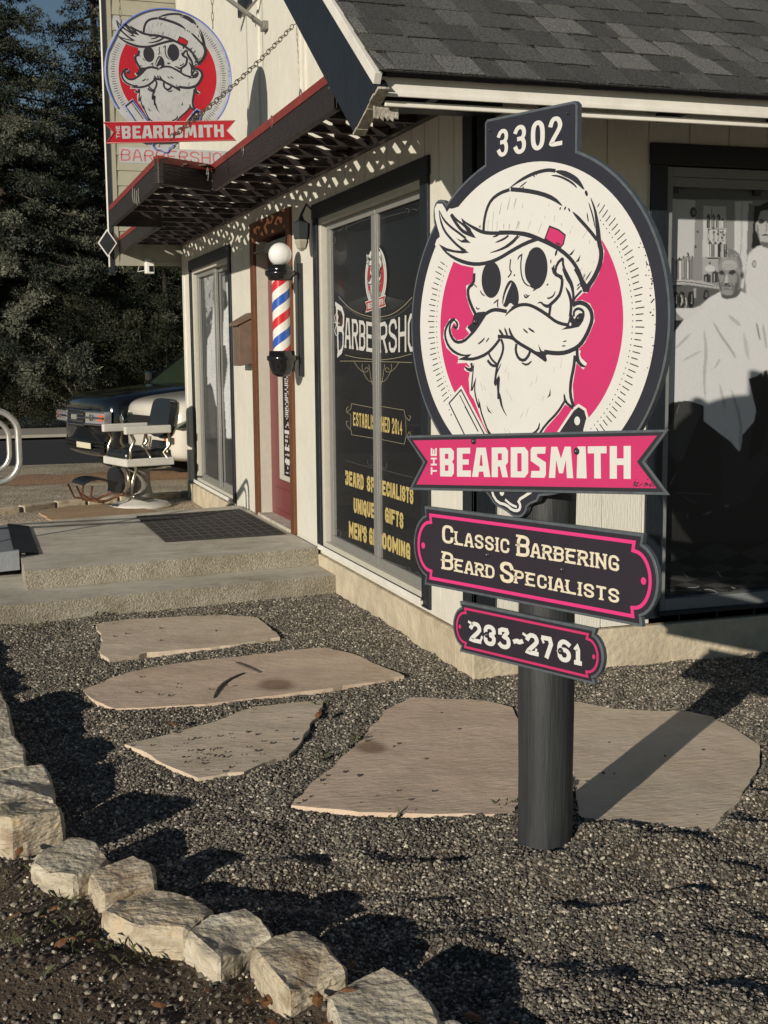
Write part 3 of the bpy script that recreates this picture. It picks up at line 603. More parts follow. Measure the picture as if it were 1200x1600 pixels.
line(cv, P6([(700, 1130), (680, 1190), (690, 1230)]), 2.2, .11, 2); line(cv, P6([(790, 1130), (820, 1190), (800, 1240)]), 2.2, .11, 2); fill(cv, P6([(690, 1260), (760, 1290), (860, 1250), (900, 1180), (900, 1240), (860, 1300), (760, 1325), (690, 1310)]), .09, 2, 1)
fill(cv, P6([(850, 1010), (880, 1050), (890, 1180), (850, 1240), (860, 1120)]), .12, 3, 1); ell(cv, *k6(912, 1060), 3.4, 6, .15); ell(cv, *k6(912, 1062), 1.6, 3.4, .05)
line(cv, P6([(655, 1030), (690, 1022), (722, 1036)]), 2.6, .03, 0, .9); line(cv, P6([(768, 1030), (810, 1018), (850, 1034)]), 2.8, .03, 0, .9); line(cv, P6([(728, 1010), (722, 1080), (712, 1140)]), 1.6, .10, 1, .9)
fill(cv, P6([(655, 1060), (672, 1150), (688, 1240), (700, 1300), (680, 1250), (652, 1130)]), .10, 1, 1); fill(cv, P6([(845, 1120), (880, 1180), (860, 1270), (800, 1315), (820, 1240)]), .10, 2, 1)
line(cv, P6([(715, 1160), (745, 1152), (780, 1160)]), 2.2, .04, 0, .9); line(cv, P6([(705, 1188), (745, 1183), (785, 1190)]), 1.5, .05, 0); line(cv, P6([(700, 950), (760, 940), (840, 955)]), 1, .2, 0, .7); line(cv, P6([(705, 975), (770, 968), (835, 978)]), 1, .2, 0, .7)
line(cv, P6([(1095, 470), (1130, 462), (1160, 476)]), 2.4, .03, 0, .9); line(cv, P6([(1195, 474), (1225, 463), (1262, 474)]), 2.4, .03, 0, .9); fill(cv, P6([(1070, 500), (1085, 620), (1115, 690), (1095, 560), (1092, 500)]), .17, 1, 1); line(cv, P6([(1130, 622), (1170, 618), (1210, 624)]), 2, .07, 0, .9)
for x in range(525, 730, 17):
    t_ = rnd.choice((.03, .05, .4, .12)); fill(cv, P6([(x, 455), (x+12, 455), (x+12, 540), (x, 540)]), t_, 0, 0)
    t_ = rnd.choice((.02, .04, .42, .08)); fill(cv, P6([(x, 715), (x+13, 715), (x+13, 860), (x, 860)]), t_, 0, 0)
for x in range(150, 380, 21): line(cv, P6([(x, 900+rnd.uniform(-20, 20)), (x, 1105)]), 1.5, rnd.choice((.06, .1, .5, .5)), 0, .9)
for x, y in ((150, 1270), (215, 1290), (240, 1270), (290, 1300), (330, 1250)): line(cv, P6([(x, y), (x+12, y+60), (x, y+130)]), 2.0, rnd.choice((.01, .4)), 0, .8)
line(cv, P6([(110, 1128), (300, 1128), (660, 1190)]), 1.2, .03, 0, .9); fill(cv, P6([(190, 1170), (250, 1170), (245, 1185), (195, 1185)]), .02, 0, 0)
# trousers, boots, chair and tiled floor
fill(cv, P7([(0, 770), (60, 768), (100, 745), (230, 730), (345, 770), (300, 900), (230, 1060), (180, 1210), (130, 1200), (80, 1120), (0, 1100)]), .050, 2, 1)
fill(cv, P7([(160, 745), (150, 790), (90, 930), (60, 900), (60, 800), (100, 760)]), .020, 2, 1); line(cv, P7([(160, 750), (130, 840)]), 2, .12, 1)
fill(cv, P7([(485, 1000), (560, 1050), (625, 1140), (660, 1010), (770, 880), (820, 700), (850, 520), (900, 480), (1100, 500), (1100, 1200), (800, 1300), (700, 1500), (600, 1560), (480, 1540)]), .028, 3, 0)
fill(cv, P7([(820, 500), (850, 490), (850, 900), (810, 1100), (700, 1200), (720, 1000)]), .008, 3, 0)
fill(cv, P8([(0, 200), (60, 140), (130, 10), (200, 20), (300, 60), (350, 130), (340, 230), (270, 380), (200, 420), (0, 430)]), .011, 2, 1); line(cv, P8([(160, 20), (230, 40), (320, 90), (350, 160)]), 4, .035, 1); line(cv, P8([(340, 225), (270, 370)]), .9, .16, 0)
fill(cv, P8([(290, 380), (740, 375), (735, 435), (300, 425)]), .018, 1, 0); line(cv, P8([(280, 415), (740, 437)]), 1.1, .09, 0); fill(cv, P8([(150, 600), (460, 605), (460, 665), (380, 675), (160, 650)]), .030, 1, 0); line(cv, P8([(445, 610), (450, 668)]), 1.4, .09, 0)
line(cv, P8([(400, 450), (470, 500), (550, 525)]), 1.2, .08, 0); fill(cv, P8([(580, 628), (660, 585), (665, 615)]), .10, 1, 0); ell(cv, *k8(812, 545), 4, 2, .12, 1)
X, Y, T = cv      # checkerboard floor in perspective
dd = (Y-845)/ (940-845); dd = np.clip(dd, 0, 1); zz = 1/(1.35-dd); uu = (X-1120)*.020*(1.3-dd*.35)*zz/1.4; ww = zz*4.0
ck = (((np.floor(uu*.9+ww) + np.floor(ww-uu*.9)) % 2) == 0)
msk = blur((Y > 846).astype(float), 3)*(Y > 820); fl = np.where(ck, .048, .008); T[:] = T*(1-msk)+fl*msk*(0.35+0.65*dd)+.004*msk
for pts in ([(430, 1310), (500, 1310), (560, 1300)], [(600, 1325), (680, 1330), (740, 1365)], [(720, 1150), (770, 1220)], [(190, 1270), (220, 1320)], [(400, 1170), (460, 1220)], [(850, 1300), (900, 1320)]): line(cv, P8(pts), 1.0, .30, 0, .8)
rs = np.random.RandomState(1); T *= 1+.03*(blur(rs.randn(*T.shape), 1))
build_print(cv, lambda x, y: B(x, y, .056), 'photo_print', winB)
m = M(); m.box((1.02, .062, .3), (2.87, .066, 2.35)); m.build('backing_board', 'black', winB)
m = M()
for px, py in ((1053, 292), (1182, 296)): p = B(px, py, .04); m = M(); m.box((p.x-.02, .028, p.z-.03), (p.x+.02, .046, p.z+.03)); m.build('hanging_bracket', 'blackmat', winB)

# ---- photographs in the far window
cv = paint_canvas(300, 372, 392, 790, .8, .075)
K = lambda l: [(300+p[0]/4.325, 410+p[1]/4.325) for p in l]
fill(cv, K([(70, 80), (150, 60), (150, 420), (90, 430)]), .30, 2, 0); fill(cv, K([(88, 380), (130, 300), (130, 470), (95, 520)]), .10, 2, 0)
for q in range(30): x, y = rnd.uniform(85, 150), rnd.uniform(90, 460); line(cv, K([(x, y), (x+rnd.uniform(-6, 6), y+rnd.uniform(10, 40))]), rnd.uniform(.6, 2), rnd.choice((.03, .08, .4)), 1)
fill(cv, K([(130, 130), (155, 130), (158, 260), (140, 280), (132, 230)]), .16, 2, 0); ell(cv, *K([(146, 165)])[0], 2, 6, .02)
fill(cv, K([(135, 310), (160, 270), (170, 290), (172, 700), (160, 980), (150, 960), (130, 850), (115, 815), (95, 830), (90, 640), (95, 520), (120, 470)]), .46, 1, 0)
fill(cv, K([(180, 100), (215, 80), (250, 90), (255, 300), (190, 330)]), .24, 2, 0); fill(cv, K([(205, 110), (222, 85), (235, 130), (236, 230), (222, 290), (205, 200)]), .42, 1, 1)
fill(cv, K([(185, 180), (205, 200), (215, 300), (190, 350)]), .05, 2, 0)
fill(cv, K([(190, 330), (232, 270), (262, 320), (275, 500), (290, 1080), (275, 1180), (220, 1220), (208, 1190), (190, 880), (215, 680), (200, 560), (186, 560), (186, 420)]), .50, 1, 0)
fill(cv, K([(100, 850), (130, 870), (150, 960), (150, 1190), (120, 1170), (100, 1000)]), .10, 2, 0)
for pts in ([(215, 380), (225, 700), (190, 870)], [(240, 640), (230, 1100)], [(120, 560), (130, 800)], [(150, 500), (140, 760)], [(255, 500), (262, 900)]): line(cv, K(pts), 1.2, .36, 1, .8)
fill(cv, K([(80, 1190), (300, 1190), (300, 1500), (80, 1500)]), .045, 6, 0)
fill(cv, K([(60, 1200), (160, 1250), (160, 1480), (60, 1480)]), .06, 4, 0)
T = cv[2]; T *= 1+.10*blur(rs.randn(*T.shape), 2)
def fl_(x, y):
    p = A(x, y, GX)
    return p
X, Y, T = cv
o = build_print(cv, lambda x, y: Vector((GX+.014 if A(x, y, GX).y > 6.58 else GX+.036, min(7.53, max(5.72, A(x, y, GX).y)), min(2.36, max(.3, A(x, y, GX).z)))), 'photo_print', winL)
m = M(); m.box((GX-.004, 6.6, .33), (GX-.001, 7.42, 2.32)); m.box((GX+.024, 5.79, .33), (GX+.027, 6.52, 2.32)); m.build('pane', 'glass', winL)

# ---- door
m = M(); m.box((-.022, 4.57, .235), (.0, 4.705, 2.58)); m.box((-.022, 3.385, .235), (.0, 3.50, 2.58)); m.box((-.0215, 3.50, 2.44), (.0, 4.57, 2.58)); m.box((0, 4.57, .235), (.12, 4.64, 2.5)); m.box((0, 3.45, .235), (.12, 3.50, 2.5)); m.box((0, 3.5, 2.44), (.12, 4.57, 2.5))
m.build('door_trim', 'brown', shop, bevel=.003)
m = M(); m.box((.001, 4.555, .24), (.09, 4.569, 2.435)); m.box((.001, 3.501, .24), (.09, 3.515, 2.435)); m.build('door_jamb', 'alucream', shop)
m = M(); y0, y1, z0, z1 = 3.516, 4.554, .262, 2.40; gy0, gy1, gz0, gz1 = 3.68, 4.14, .585, 2.10
m.box((.09, y0, z0), (.13, gy0, z1)); m.box((.09, gy1, z0), (.13, y1, z1)); m.box((.09, gy0, z0), (.13, gy1, gz0)); m.box((.09, gy0, gz1), (.13, gy1, z1)); m.box((.084, gy0-.08, .30), (.09, 4.4, .312)); m.box((.084, gy0-.08, .475), (.09, 4.4, .49))
door = m.build('door', 'door', shop, bevel=.004)
m = M(); m.box((.080, gy0-.02, gz0-.02), (.09, gy1+.10, gz0+.02)); m.box((.080, gy1+.045, gz0+.02), (.09, gy1+.10, gz1)); m.box((.084, gy1-.005, gz0+.02), (.094, gy1+.04, gz1)); m.build('glazing_frame', 'alucream', door, bevel=.002)
m = M(); m.box((.100, gy0, gz0), (.106, gy1, gz1)); m.build('pane', 'black', door)
m = M(); rnd = random.Random(5)
for z in np.arange(.62, .96, .035):      # small print of the opening hours, unreadable at this size
    if rnd.random() < .82:
        for k in range(6):
            if rnd.random() < .8: m.box((.0975, 3.86+k*.043, z), (.0995, 3.86+k*.043+rnd.uniform(.015, .036), z+rnd.uniform(.010, .022)))
for k in range(26):
    for q in range(7):
        if rnd.random() < .6: m.box((.0975, 3.86+q*.034, .98+k*.016), (.0993, 3.86+q*.034+.028, .98+k*.016+.010))
for z in (.70, .80, .93, 1.43): m.box((.0972, 3.86, z), (.0997, 4.12, z+.028))
m.build('hours_sticker', 'letter', door)
m = M(); m.box((.02, 3.60, 2.33), (.09, 4.35, 2.40)); m.tube([(.05, 4.3, 2.37), (-.03, 4.5, 2.34), (.0, 4.55, 2.34)], .008, 6); m.build('door_closer', 'alu', door, bevel=.004)
m = M(); m.tube([(.085, 3.60, 1.25), (.04, 3.60, 1.25)], .012, 8); m.tube([(.04, 3.60, 1.25), (.038, 3.56, 1.25)], .010, 8); m.build('handle', 'steel', door)
m = M(); m.box((-.03, 3.5, .236), (.12, 4.57, .262)); m.build('threshold', 'step', shop, bevel=.004)

# ---- roof
RS = .7; EY, EZ = -.775, 2.60; RX0, RX1 = -.70, 4.9; NRM = Vector((0, -RS, 1)).normalized(); UPV = Vector((0, 1, RS)).normalized(); RIDGE = 7.4
def rp(x, s, h=0.0): return Vector((x, EY, EZ))+UPV*s+NRM*h
slen = (RIDGE-EY)*math.sqrt(1+RS*RS)
m = M(); m.prism([rp(RX0+.02, 0, -.02), rp(RX1, 0, -.02), rp(RX1, slen, -.02), rp(RX0+.02, slen, -.02)], NRM*.018)
yb = RIDGE+2.0; m.prism([(.12, RIDGE, EZ+RS*(RIDGE-EY)-.02), (RX1, RIDGE, EZ+RS*(RIDGE-EY)-.02), (RX1, yb, EZ+RS*(RIDGE-EY)-1.4), (.12, yb, EZ+RS*(RIDGE-EY)-1.4)], (0, 0, .02))
roof = m.build('roof', 'navy', shop)
m = M(); rnd = random.Random(11); cols = []
EX = .168; nrow = int(slen/EX)+1
def quad_slab(a, b, c, d, th, shade):
    n0 = len(m.f); m.prism([a, b, c, d], NRM*th); cols.extend([shade]*(len(m.f)-n0))
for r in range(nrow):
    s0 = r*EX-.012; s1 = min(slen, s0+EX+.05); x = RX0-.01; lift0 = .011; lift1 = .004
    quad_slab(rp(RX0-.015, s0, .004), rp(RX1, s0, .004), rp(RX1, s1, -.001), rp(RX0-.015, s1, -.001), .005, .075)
    quad_slab(rp(RX0-.017, s0-.0025, .002), rp(RX1, s0-.0025, .002), rp(RX1, s0-.0005, .002), rp(RX0-.017, s0-.0005, .002), .0055, .012)  # thin dark strip colours in the shadow line and gap below each row
    if r > 34: continue
    x = RX0-.01-rnd.random()*.2
    while x < RX1-.4:
        wd = rnd.uniform(.09, .21); a = max(x, RX0-.012); b = x+wd; t = rnd.uniform(.0, .05)
        sh = rnd.choice((.060, .075, .09, .15, .11)); hi = rnd.random() < .55
        if b-a > .03:
            la = .0095+(.0035 if hi else 0)
            quad_slab(rp(a+t*.4, s0, la), rp(b-.002, s0, la), rp(b-t-.002, s1-.045, la-.005), rp(a, s1-.045, la-.005), .0032, sh)
        x = b
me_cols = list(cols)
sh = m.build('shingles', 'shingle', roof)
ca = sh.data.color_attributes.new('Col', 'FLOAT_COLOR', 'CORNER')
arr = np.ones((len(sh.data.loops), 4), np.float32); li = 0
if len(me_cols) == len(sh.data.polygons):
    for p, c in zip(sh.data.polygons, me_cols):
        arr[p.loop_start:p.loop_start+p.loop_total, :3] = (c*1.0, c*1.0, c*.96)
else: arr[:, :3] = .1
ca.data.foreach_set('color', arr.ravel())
# white metal drip edge, gutter board and eave boards
m = M(); m.box((RX0+.0, EY+.055, EZ-.075), (RX1, EY+.065, EZ-.008)); m.box((RX0, EY+.045, EZ-.082), (RX1, EY+.055, EZ-.066)); m.build('drip_edge', 'whitetrim', roof, bevel=.003)
m = M(); m.box((RX0+.04, EY+.085, EZ-.112), (RX1, EY+.10, EZ-.09)); m.build('eave_board', 'whitetrim', roof, bevel=.004)
m = M(); m.prism([rp(RX0-.03, -.01, -.004), rp(RX0-.03, slen, -.004), rp(RX0-.03, slen, -.05), rp(RX0-.03, -.01, -.05)], (.03, 0, 0)); m.build('rake_flashing', 'whitetrim', roof, bevel=.002)
zt = lambda y, d: EZ+RS*(y-EY)-d
m = M(); ya, yb2 = EY+.01, RIDGE
m.prism([(RX0-.015, ya, zt(ya, .06)), (RX0-.015, ya+.32, zt(ya, .06)-.12), (RX0-.015, yb2, zt(yb2, .30)), (RX0-.015, yb2, zt(yb2, .06))], (.045, 0, 0)); m.build('rake_board', 'navy', roof, bevel=.004)
m = M(); rnd = random.Random(6); e0 = Vector((0, ya-.002, zt(ya, .06)-.004)); e1v = Vector((0, ya+.318, zt(ya, .06)-.124)); nn = Vector((0, -(e1v-e0).z*-1, 0)).normalized()
for k in range(7):
    t0 = k/7; t1 = (k+1)/7; a = e0.lerp(e1v, t0); b = e0.lerp(e1v, t1); dn = Vector((0, -.35, -.94))*(.006+.006*rnd.random()); w0 = rnd.uniform(-.004, .004)
    m.prism([a+Vector((RX0-.018+w0, 0, .001)), b+Vector((RX0-.018+w0, 0, .001)), b+Vector((RX0+.033, 0, .001)), a+Vector((RX0+.033, 0, .001))], dn)
m.build('peeling_rake_end', 'weathered', roof, bevel=.002)
m = M(); m.box((-.64, -.10, 2.60), (0.09, -.02, 2.74)); m.build('eave_beam', 'navy', shop, bevel=.004)
m = M(); rnd = random.Random(9)
for k in range(5):
    x = -.695+k*.020; m.prism([(x, EY+.12, EZ-.150+rnd.uniform(-.012, .010)), (x+.021, EY+.12, EZ-.150+rnd.uniform(-.012, .010)), (x+.021, EY+.12, EZ-.10), (x, EY+.12, EZ-.10)], (0, .016+rnd.uniform(-.005, .005), 0))
m.build('peeling_gutter_end', 'weathered', roof, bevel=.003)
for x in np.arange(-.3, 4.6, .61): m = M(); m.box((x, -.62, 2.62), (x+.04, 0, 2.66)); m.build('rafter_tail', 'navy', roof)
# ---- clapboard wing
m = M(); WX0, WX1, WY, WZ0, WZ1 = -.715, .02, 8.12, 2.52, 7.2
for k in range(int((WZ1-WZ0)/.155)):
    z = WZ0+k*.155; m.prism([(WX0, WY-.014, z), (WX0, WY-.002, z+.155), (WX0, WY+.02, z+.155), (WX0, WY+.02, z)], (WX1-WX0, 0, 0))
m.box((WX0, WY+.02, WZ0-.02), (WX1, WY+.14, WZ1)); wing = m.build('clapboard_wing', 'olive', shop)
m = M(); m.box((WX0, WY-.02, WZ0-.045), (WX1-.02, WY-.015, WZ0)); m.box((WX0-.0, WY-.022, WZ0-.045), (WX0+.05, WY-.0145, WZ1)); m.build('wing_trim', 'olive', wing)
m = M(); m.box((WX0-.045, WY-.03, WZ0-.12), (WX0-.001, WY+.14, WZ1)); m.build('wing_corner_post', 'navy', wing); m = M(); m.box((WX0-.060, WY-.034, WZ0-.06), (WX0-.046, WY-.01, WZ1)); m.build('corner_strip', 'whitetrim', wing, bevel=.002)
m = M(); m.box((-.012, 8.02, .2), (.0, 8.10, 2.6)); m.box((-.012, 8.1, .2), (.1, 8.115, 2.6)); m.build('corner_trim', 'white', shop)
# gable details: batten strips, a dark upper window trim
for y_, w_, z_ in ((2.93, .05, 5.0), (3.06, .015, 5.0), (4.30, .02, 4.6)): m = M(); m.box((-.013, y_, 2.80), (.0, y_+w_, z_)); m.build('batten', 'white', shop)
m = M(); m.box((-.02, 4.50, 4.24), (.0, 4.96, 5.4)); m.build('upper_window_trim', 'navy', shop)
m = M(); p = B(805, 205, 0); m.box((p.x-.01, -.012, p.z-.03), (p.x+.10, .0, p.z+.045))
for k in range(4): m.box((p.x, -.016, p.z-.02+k*.015), (p.x+.09, -.012, p.z-.012+k*.015))
m.build('wall_vent', 'white', shop)

# ================================================================== the sign on its post
SAZ = R(-22.7); SR = Vector((-math.sin(SAZ), -math.cos(SAZ), 0)); SN = Vector((-math.cos(SAZ), math.sin(SAZ), 0)); UPZ = Vector((0, 0, 1))
PC = Vector((-.565, -1.94, 0)); SP = PC+SN*.116
def suv(px, py):      # where a traced picture point lies in the sign's own flat frame
    d = ray(px, py); t = ((SP-CAM).dot(SN))/d.dot(SN); p = CAM+d*t-SP; return (p.dot(SR), p.z)
def S3(u, v, h=0.0): return SP+SR*u+UPZ*v+SN*h
sign = empty('pole_sign', PC, 'dark and pink roadside sign with a bearded skull and number 3302 on a thick post', 'sign')
def zf(ox, oy, k): return lambda p: suv(ox+p[0]/k, oy+p[1]/k)
z1 = zf(655, 240, 6); z2 = zf(780, 230, 6); z3 = zf(680, 430, 6.6667); z4 = zf(680, 560, 4.2857); z5 = zf(800, 420, 7.5); e1 = zf(640, 150, 2.857); e2 = zf(640, 450, 2.857); e3 = zf(640, 760, 2.857)
W1 = lambda l: [z1(p) for p in l]
W2 = lambda l: [z2(p) for p in l]
W3 = lambda l: [z3(p) for p in l]
W4 = lambda l: [z4(p) for p in l]
W5 = lambda l: [z5(p) for p in l]
V1 = lambda l: [e1(p) for p in l]
V2 = lambda l: [e2(p) for p in l]
V3 = lambda l: [e3(p) for p in l]
PX = .00205      # metres per picture pixel on the sign (for stroke weights)
CC = (.017, 1.629); CR = .507
art = Art()
art.disc(CC, .462, .462, 'w', 0, seg=120, name='face')
art.disc((.010, 1.628), .361, .361, 'p', 1, seg=120, name='pink')
for k in range(150):
    a = 2*math.pi*k/150; c, s = math.cos(a), math.sin(a)
    if s > .72 and -.62 < c < .62: continue
    if s > .45 and c < 0 and c > -.9 and s > .40 and c > -.86: continue
    r0, r1 = .396, .418+.004*((k*7) % 3)
    art.line([(CC[0]+c*r0, CC[1]+s*r0), (CC[0]+c*(r0+r1)/2+.001*s, CC[1]+s*(r0+r1)/2), (CC[0]+c*r1, CC[1]+s*r1)], .0030, 'k', 2, 0, 0, name='tick')
    art.disc((CC[0]+c*.386, CC[1]+s*.386), .0021, .0021, 'k', 2, seg=6, name='tick')
rnd = random.Random(2)
for k in range(36):      # worn specks at the rim
    a = rnd.choice((rnd.uniform(-.3, .5), rnd.uniform(.1, .35))); r = .462-abs(rnd.gauss(0, .008)); art.disc((CC[0]+r*math.cos(a), CC[1]+r*math.sin(a)), rnd.uniform(.001, .0035), rnd.uniform(.001, .003), 'k', 2, seg=6, name='tick')
H = 11*PX*.8
hair = [(160, 520), (175, 490), (210, 490), (235, 530), (275, 590), (272, 560), (290, 535), (330, 545), (400, 600), (470, 645), (600, 730), (760, 735), (900, 735), (1010, 745), (1110, 790), (1180, 810), (1000, 850), (880, 920), (760, 985), (660, 1030), (520, 1050), (400, 1025), (290, 975), (200, 895), (165, 850), (175, 820), (210, 790), (205, 745), (185, 680), (165, 600)]
hat = W1([(600, 740), (605, 640), (640, 490), (680, 425), (830, 340)])+W2([(110, 380), (200, 310), (310, 250), (400, 220), (470, 212), (600, 235), (720, 300), (800, 390), (880, 480), (920, 620), (935, 760), (945, 900), (970, 980), (960, 1060), (920, 1180), (870, 1270), (820, 1345), (780, 1330), (760, 1230), (700, 1100), (640, 1030), (560, 960), (430, 880), (330, 840), (200, 800), (0, 795)])
skull = W1([(530, 1040)])+W3([(410, 20), (405, 95), (340, 125), (345, 220), (375, 320), (410, 400), (520, 480), (700, 560)])+W5([(500, 680), (690, 660), (690, 480), (700, 390), (740, 340), (820, 265)])+W2([(800, 1330), (740, 1170), (640, 1030), (540, 930), (420, 880), (330, 860)])+W1([(1000, 850), (760, 985)])
must_l = W3([(790, 560), (760, 380), (640, 360), (570, 395), (500, 470), (430, 560), (370, 625), (300, 690), (220, 700), (170, 645), (150, 570), (165, 510), (205, 470), (160, 475), (110, 560), (100, 640), (130, 740), (190, 800), (280, 845), (360, 862), (460, 865), (560, 810), (630, 740), (690, 655)])
must_r = W5([(-120, 620), (-60, 520), (0, 460), (100, 415), (200, 420), (300, 460), (420, 540), (520, 620), (620, 670), (720, 690), (800, 650), (845, 560), (835, 490), (790, 455), (740, 480), (712, 500), (715, 430), (760, 400), (820, 393), (900, 430), (940, 510), (948, 610), (900, 730), (840, 850), (770, 925), (640, 985), (520, 995), (400, 975), (220, 930), (60, 880), (-40, 800), (-110, 720)])
beard = W4([(160, 25), (215, 15), (250, 60), (235, 140), (242, 230), (270, 270), (300, 350), (330, 430), (365, 500), (390, 540), (680, 540), (740, 450), (820, 360), (868, 290), (920, 320), (910, 180), (935, 30), (960, -40), (600, -140), (240, -60)])
for q in (W1(hair), hat, skull, must_l, must_r, beard):
    art.poly(offset2(q, .0065), 'w', 3, 0, name='halo')
for q in ([(310, 960), (350, 990), (395, 970)], [(240, 880), (300, 885), (380, 880)]): art.line(W3(q), 26*PX*.28, 'w', 3, 1, name='halo')
art.line(W5([(760, 960), (770, 1060), (860, 1145)]), 10.5*PX, 'w', 3, 1, name='halo'); art.line(W3([(205, 470), (240, 510), (225, 560)]), 7*PX, 'w', 3, 1, name='halo'); art.line(W3([(330, 540), (370, 590)]), 7*PX, 'w', 3, 0, name='halo')
art.poly(W1([(300, 520), (600, 430), (640, 760), (400, 640)]), 'w', 3, name='halo'); art.poly(W3([(640, 640), (1050, 640), (1050, 950), (600, 950)]), 'w', 6); art.poly(W5([(690, 440), (850, 440), (840, 640), (690, 660)]), 'w', 6)
razor_l = W4([(95, 300), (175, 210), (350, 545), (222, 560)]); art.poly(offset2(razor_l, .010), 'w', 3, name='halo')
rz = W4([(800, 545), (930, 350), (962, 325), (1000, 350), (1014, 400), (995, 470), (985, 545)]); art.poly(offset2(rz, .008), 'w', 4, name='halo'); art.poly(rz, 'k', 5, 0)
for i, q in enumerate((W1(hair), hat, skull, beard)): art.poly(q, 'w', 6)
art.poly(razor_l, 'w', 6)
def ink(pts, w, f, taper=0, sm=1, layer=8, col='k', closed=False): art.line([f(p) for p in pts], w*PX*1.45, col, layer, sm, taper, closed)
# blade and razor
art.line(razor_l, 2.4*PX, 'k', 8, 0, 0, True); ink([(165, 245), (290, 490)], 1.2, z4); ink([(200, 320), (290, 490)], 1.5, z4); art.disc(z4((953, 418)), .0105, .0125, 'w', 9)
# hair
k = 1/6*1.1
for pts, w, t in (([(188, 530), (200, 620), (235, 720), (300, 800), (370, 870), (440, 915)], 15, 1), ([(190, 530), (230, 620), (300, 690), (370, 740), (440, 795)], 14, 1), ([(300, 570), (345, 650), (400, 720), (450, 750), (530, 790)], 20, 2), ([(310, 570), (350, 620), (420, 670), (470, 730), (530, 790)], 13, 2),
    ([(395, 605), (440, 650), (520, 700), (600, 740), (700, 748), (900, 740), (1010, 752), (1110, 790), (1200, 835)], 20, 1), ([(400, 610), (430, 670), (490, 715)], 13, 4), ([(190, 850), (240, 915), (320, 975), (430, 1022), (540, 1040), (660, 1022), (760, 980), (880, 905), (1000, 840), (1110, 800)], 21, 1),
    ([(690, 782), (750, 765)], 10, 4), ([(840, 768), (800, 800), (715, 836)], 12, 2), ([(930, 768), (870, 830), (780, 895), (665, 932)], 12, 2), ([(960, 760), (860, 860), (760, 910)], 8, 4)): ink(pts, w*k, z1, t)
for pts in ([(345, 790), (400, 815), (440, 795), (487, 838), (400, 834)], [(190, 850), (260, 885), (330, 905), (400, 912), (352, 858), (400, 890), (472, 928), (410, 938), (330, 928), (265, 915), (240, 912)], [(420, 680), (470, 690), (535, 792), (470, 765)], [(560, 690), (575, 670), (580, 695)]): art.poly(W1(pts), 'k', 8)
# hat
for pts, w, t in (([(605, 742), (610, 640), (635, 520), (680, 430), (760, 370), (850, 338)], 19, 0),): ink(pts, w*k, z1, t)
for pts, w, t in (([(110, 395), (240, 405), (400, 435), (520, 485), (595, 550)], 23, 2), ([(690, 605), (760, 680), (850, 780), (920, 870)], 19, 1), ([(100, 382), (200, 310), (310, 252), (400, 224), (470, 213), (530, 222)], 19, 1), ([(530, 225), (600, 240), (680, 275), (740, 320), (800, 398)], 29, 3),
    ([(860, 475), (900, 580), (920, 700), (930, 800), (940, 900), (962, 975), (955, 1070), (920, 1170), (870, 1260), (820, 1320), (790, 1335)], 28, 1), ([(0, 800), (150, 800), (280, 825), (420, 878), (540, 938), (640, 1012), (710, 1095), (762, 1190), (790, 1300)], 22, 0),
    ([(490, 265), (560, 270), (640, 305), (700, 345), (732, 382)], 12, 4), ([(840, 515), (880, 640), (905, 765)], 9, 4), ([(825, 610), (840, 705)], 8, 4), ([(265, 320), (190, 382)], 8, 4), ([(235, 370), (215, 395)], 9, 4), ([(320, 235), (335, 285)], 9, 4), ([(345, 230), (355, 265)], 8, 4), ([(810, 405), (830, 460)], 18, 4), ([(580, 560), (570, 590)], 9, 4), ([(612, 590), (630, 555)], 11, 4), ([(650, 570), (668, 605)], 10, 4)): ink(pts, w*k, z2, t)
art.poly(W2([(760, 1250), (790, 1230), (830, 1295), (885, 1262), (835, 1362), (788, 1356)]), 'k', 8)
for pts in ([(105, 470), (80, 580)], [(165, 480), (140, 580)], [(225, 530), (220, 572)], [(25, 520), (5, 620)], [(430, 640), (430, 668)], [(525, 640), (515, 697)], [(300, 690), (270, 768)], [(405, 710), (368, 802)], [(190, 690), (165, 772)], [(95, 725), (95, 768)], [(45, 720), (45, 768)], [(585, 705), (590, 748)], [(675, 780), (665, 812)], [(830, 775), (785, 852)], [(855, 870), (845, 908)], [(712, 955), (680, 1000), (655, 1012)], [(765, 1010), (745, 1060), (718, 1082)], [(780, 1130), (755, 1172)], [(872, 1160), (800, 1245)], [(470, 532), (468, 558)], [(690, 742), (690, 758)], [(890, 1070), (890, 1086)], [(800, 1180), (775, 1235)], [(310, 620), (308, 632)]): ink(pts, 13*k, z2, 4, 0)
for pts in ([(855, 410), (830, 532)], [(912, 420), (888, 492)], [(775, 460), (755, 572)], [(700, 545), (685, 735)], [(650, 620), (645, 735)], [(735, 630), (730, 722)], [(797, 660), (795, 707)], [(850, 660), (845, 712)], [(935, 630), (908, 708)], [(945, 640), (930, 705)]): ink(pts, 15*k, z1, 4, 0)
tg = W2([(475, 742), (560, 775), (622, 825), (605, 905), (578, 938), (515, 910), (432, 858)]); art.poly(tg, 'p', 7); art.line(tg, 2.3*PX, 'k', 8, 0, 0, True); ink([(530, 895), (580, 915)], 1.6, z2, 4)
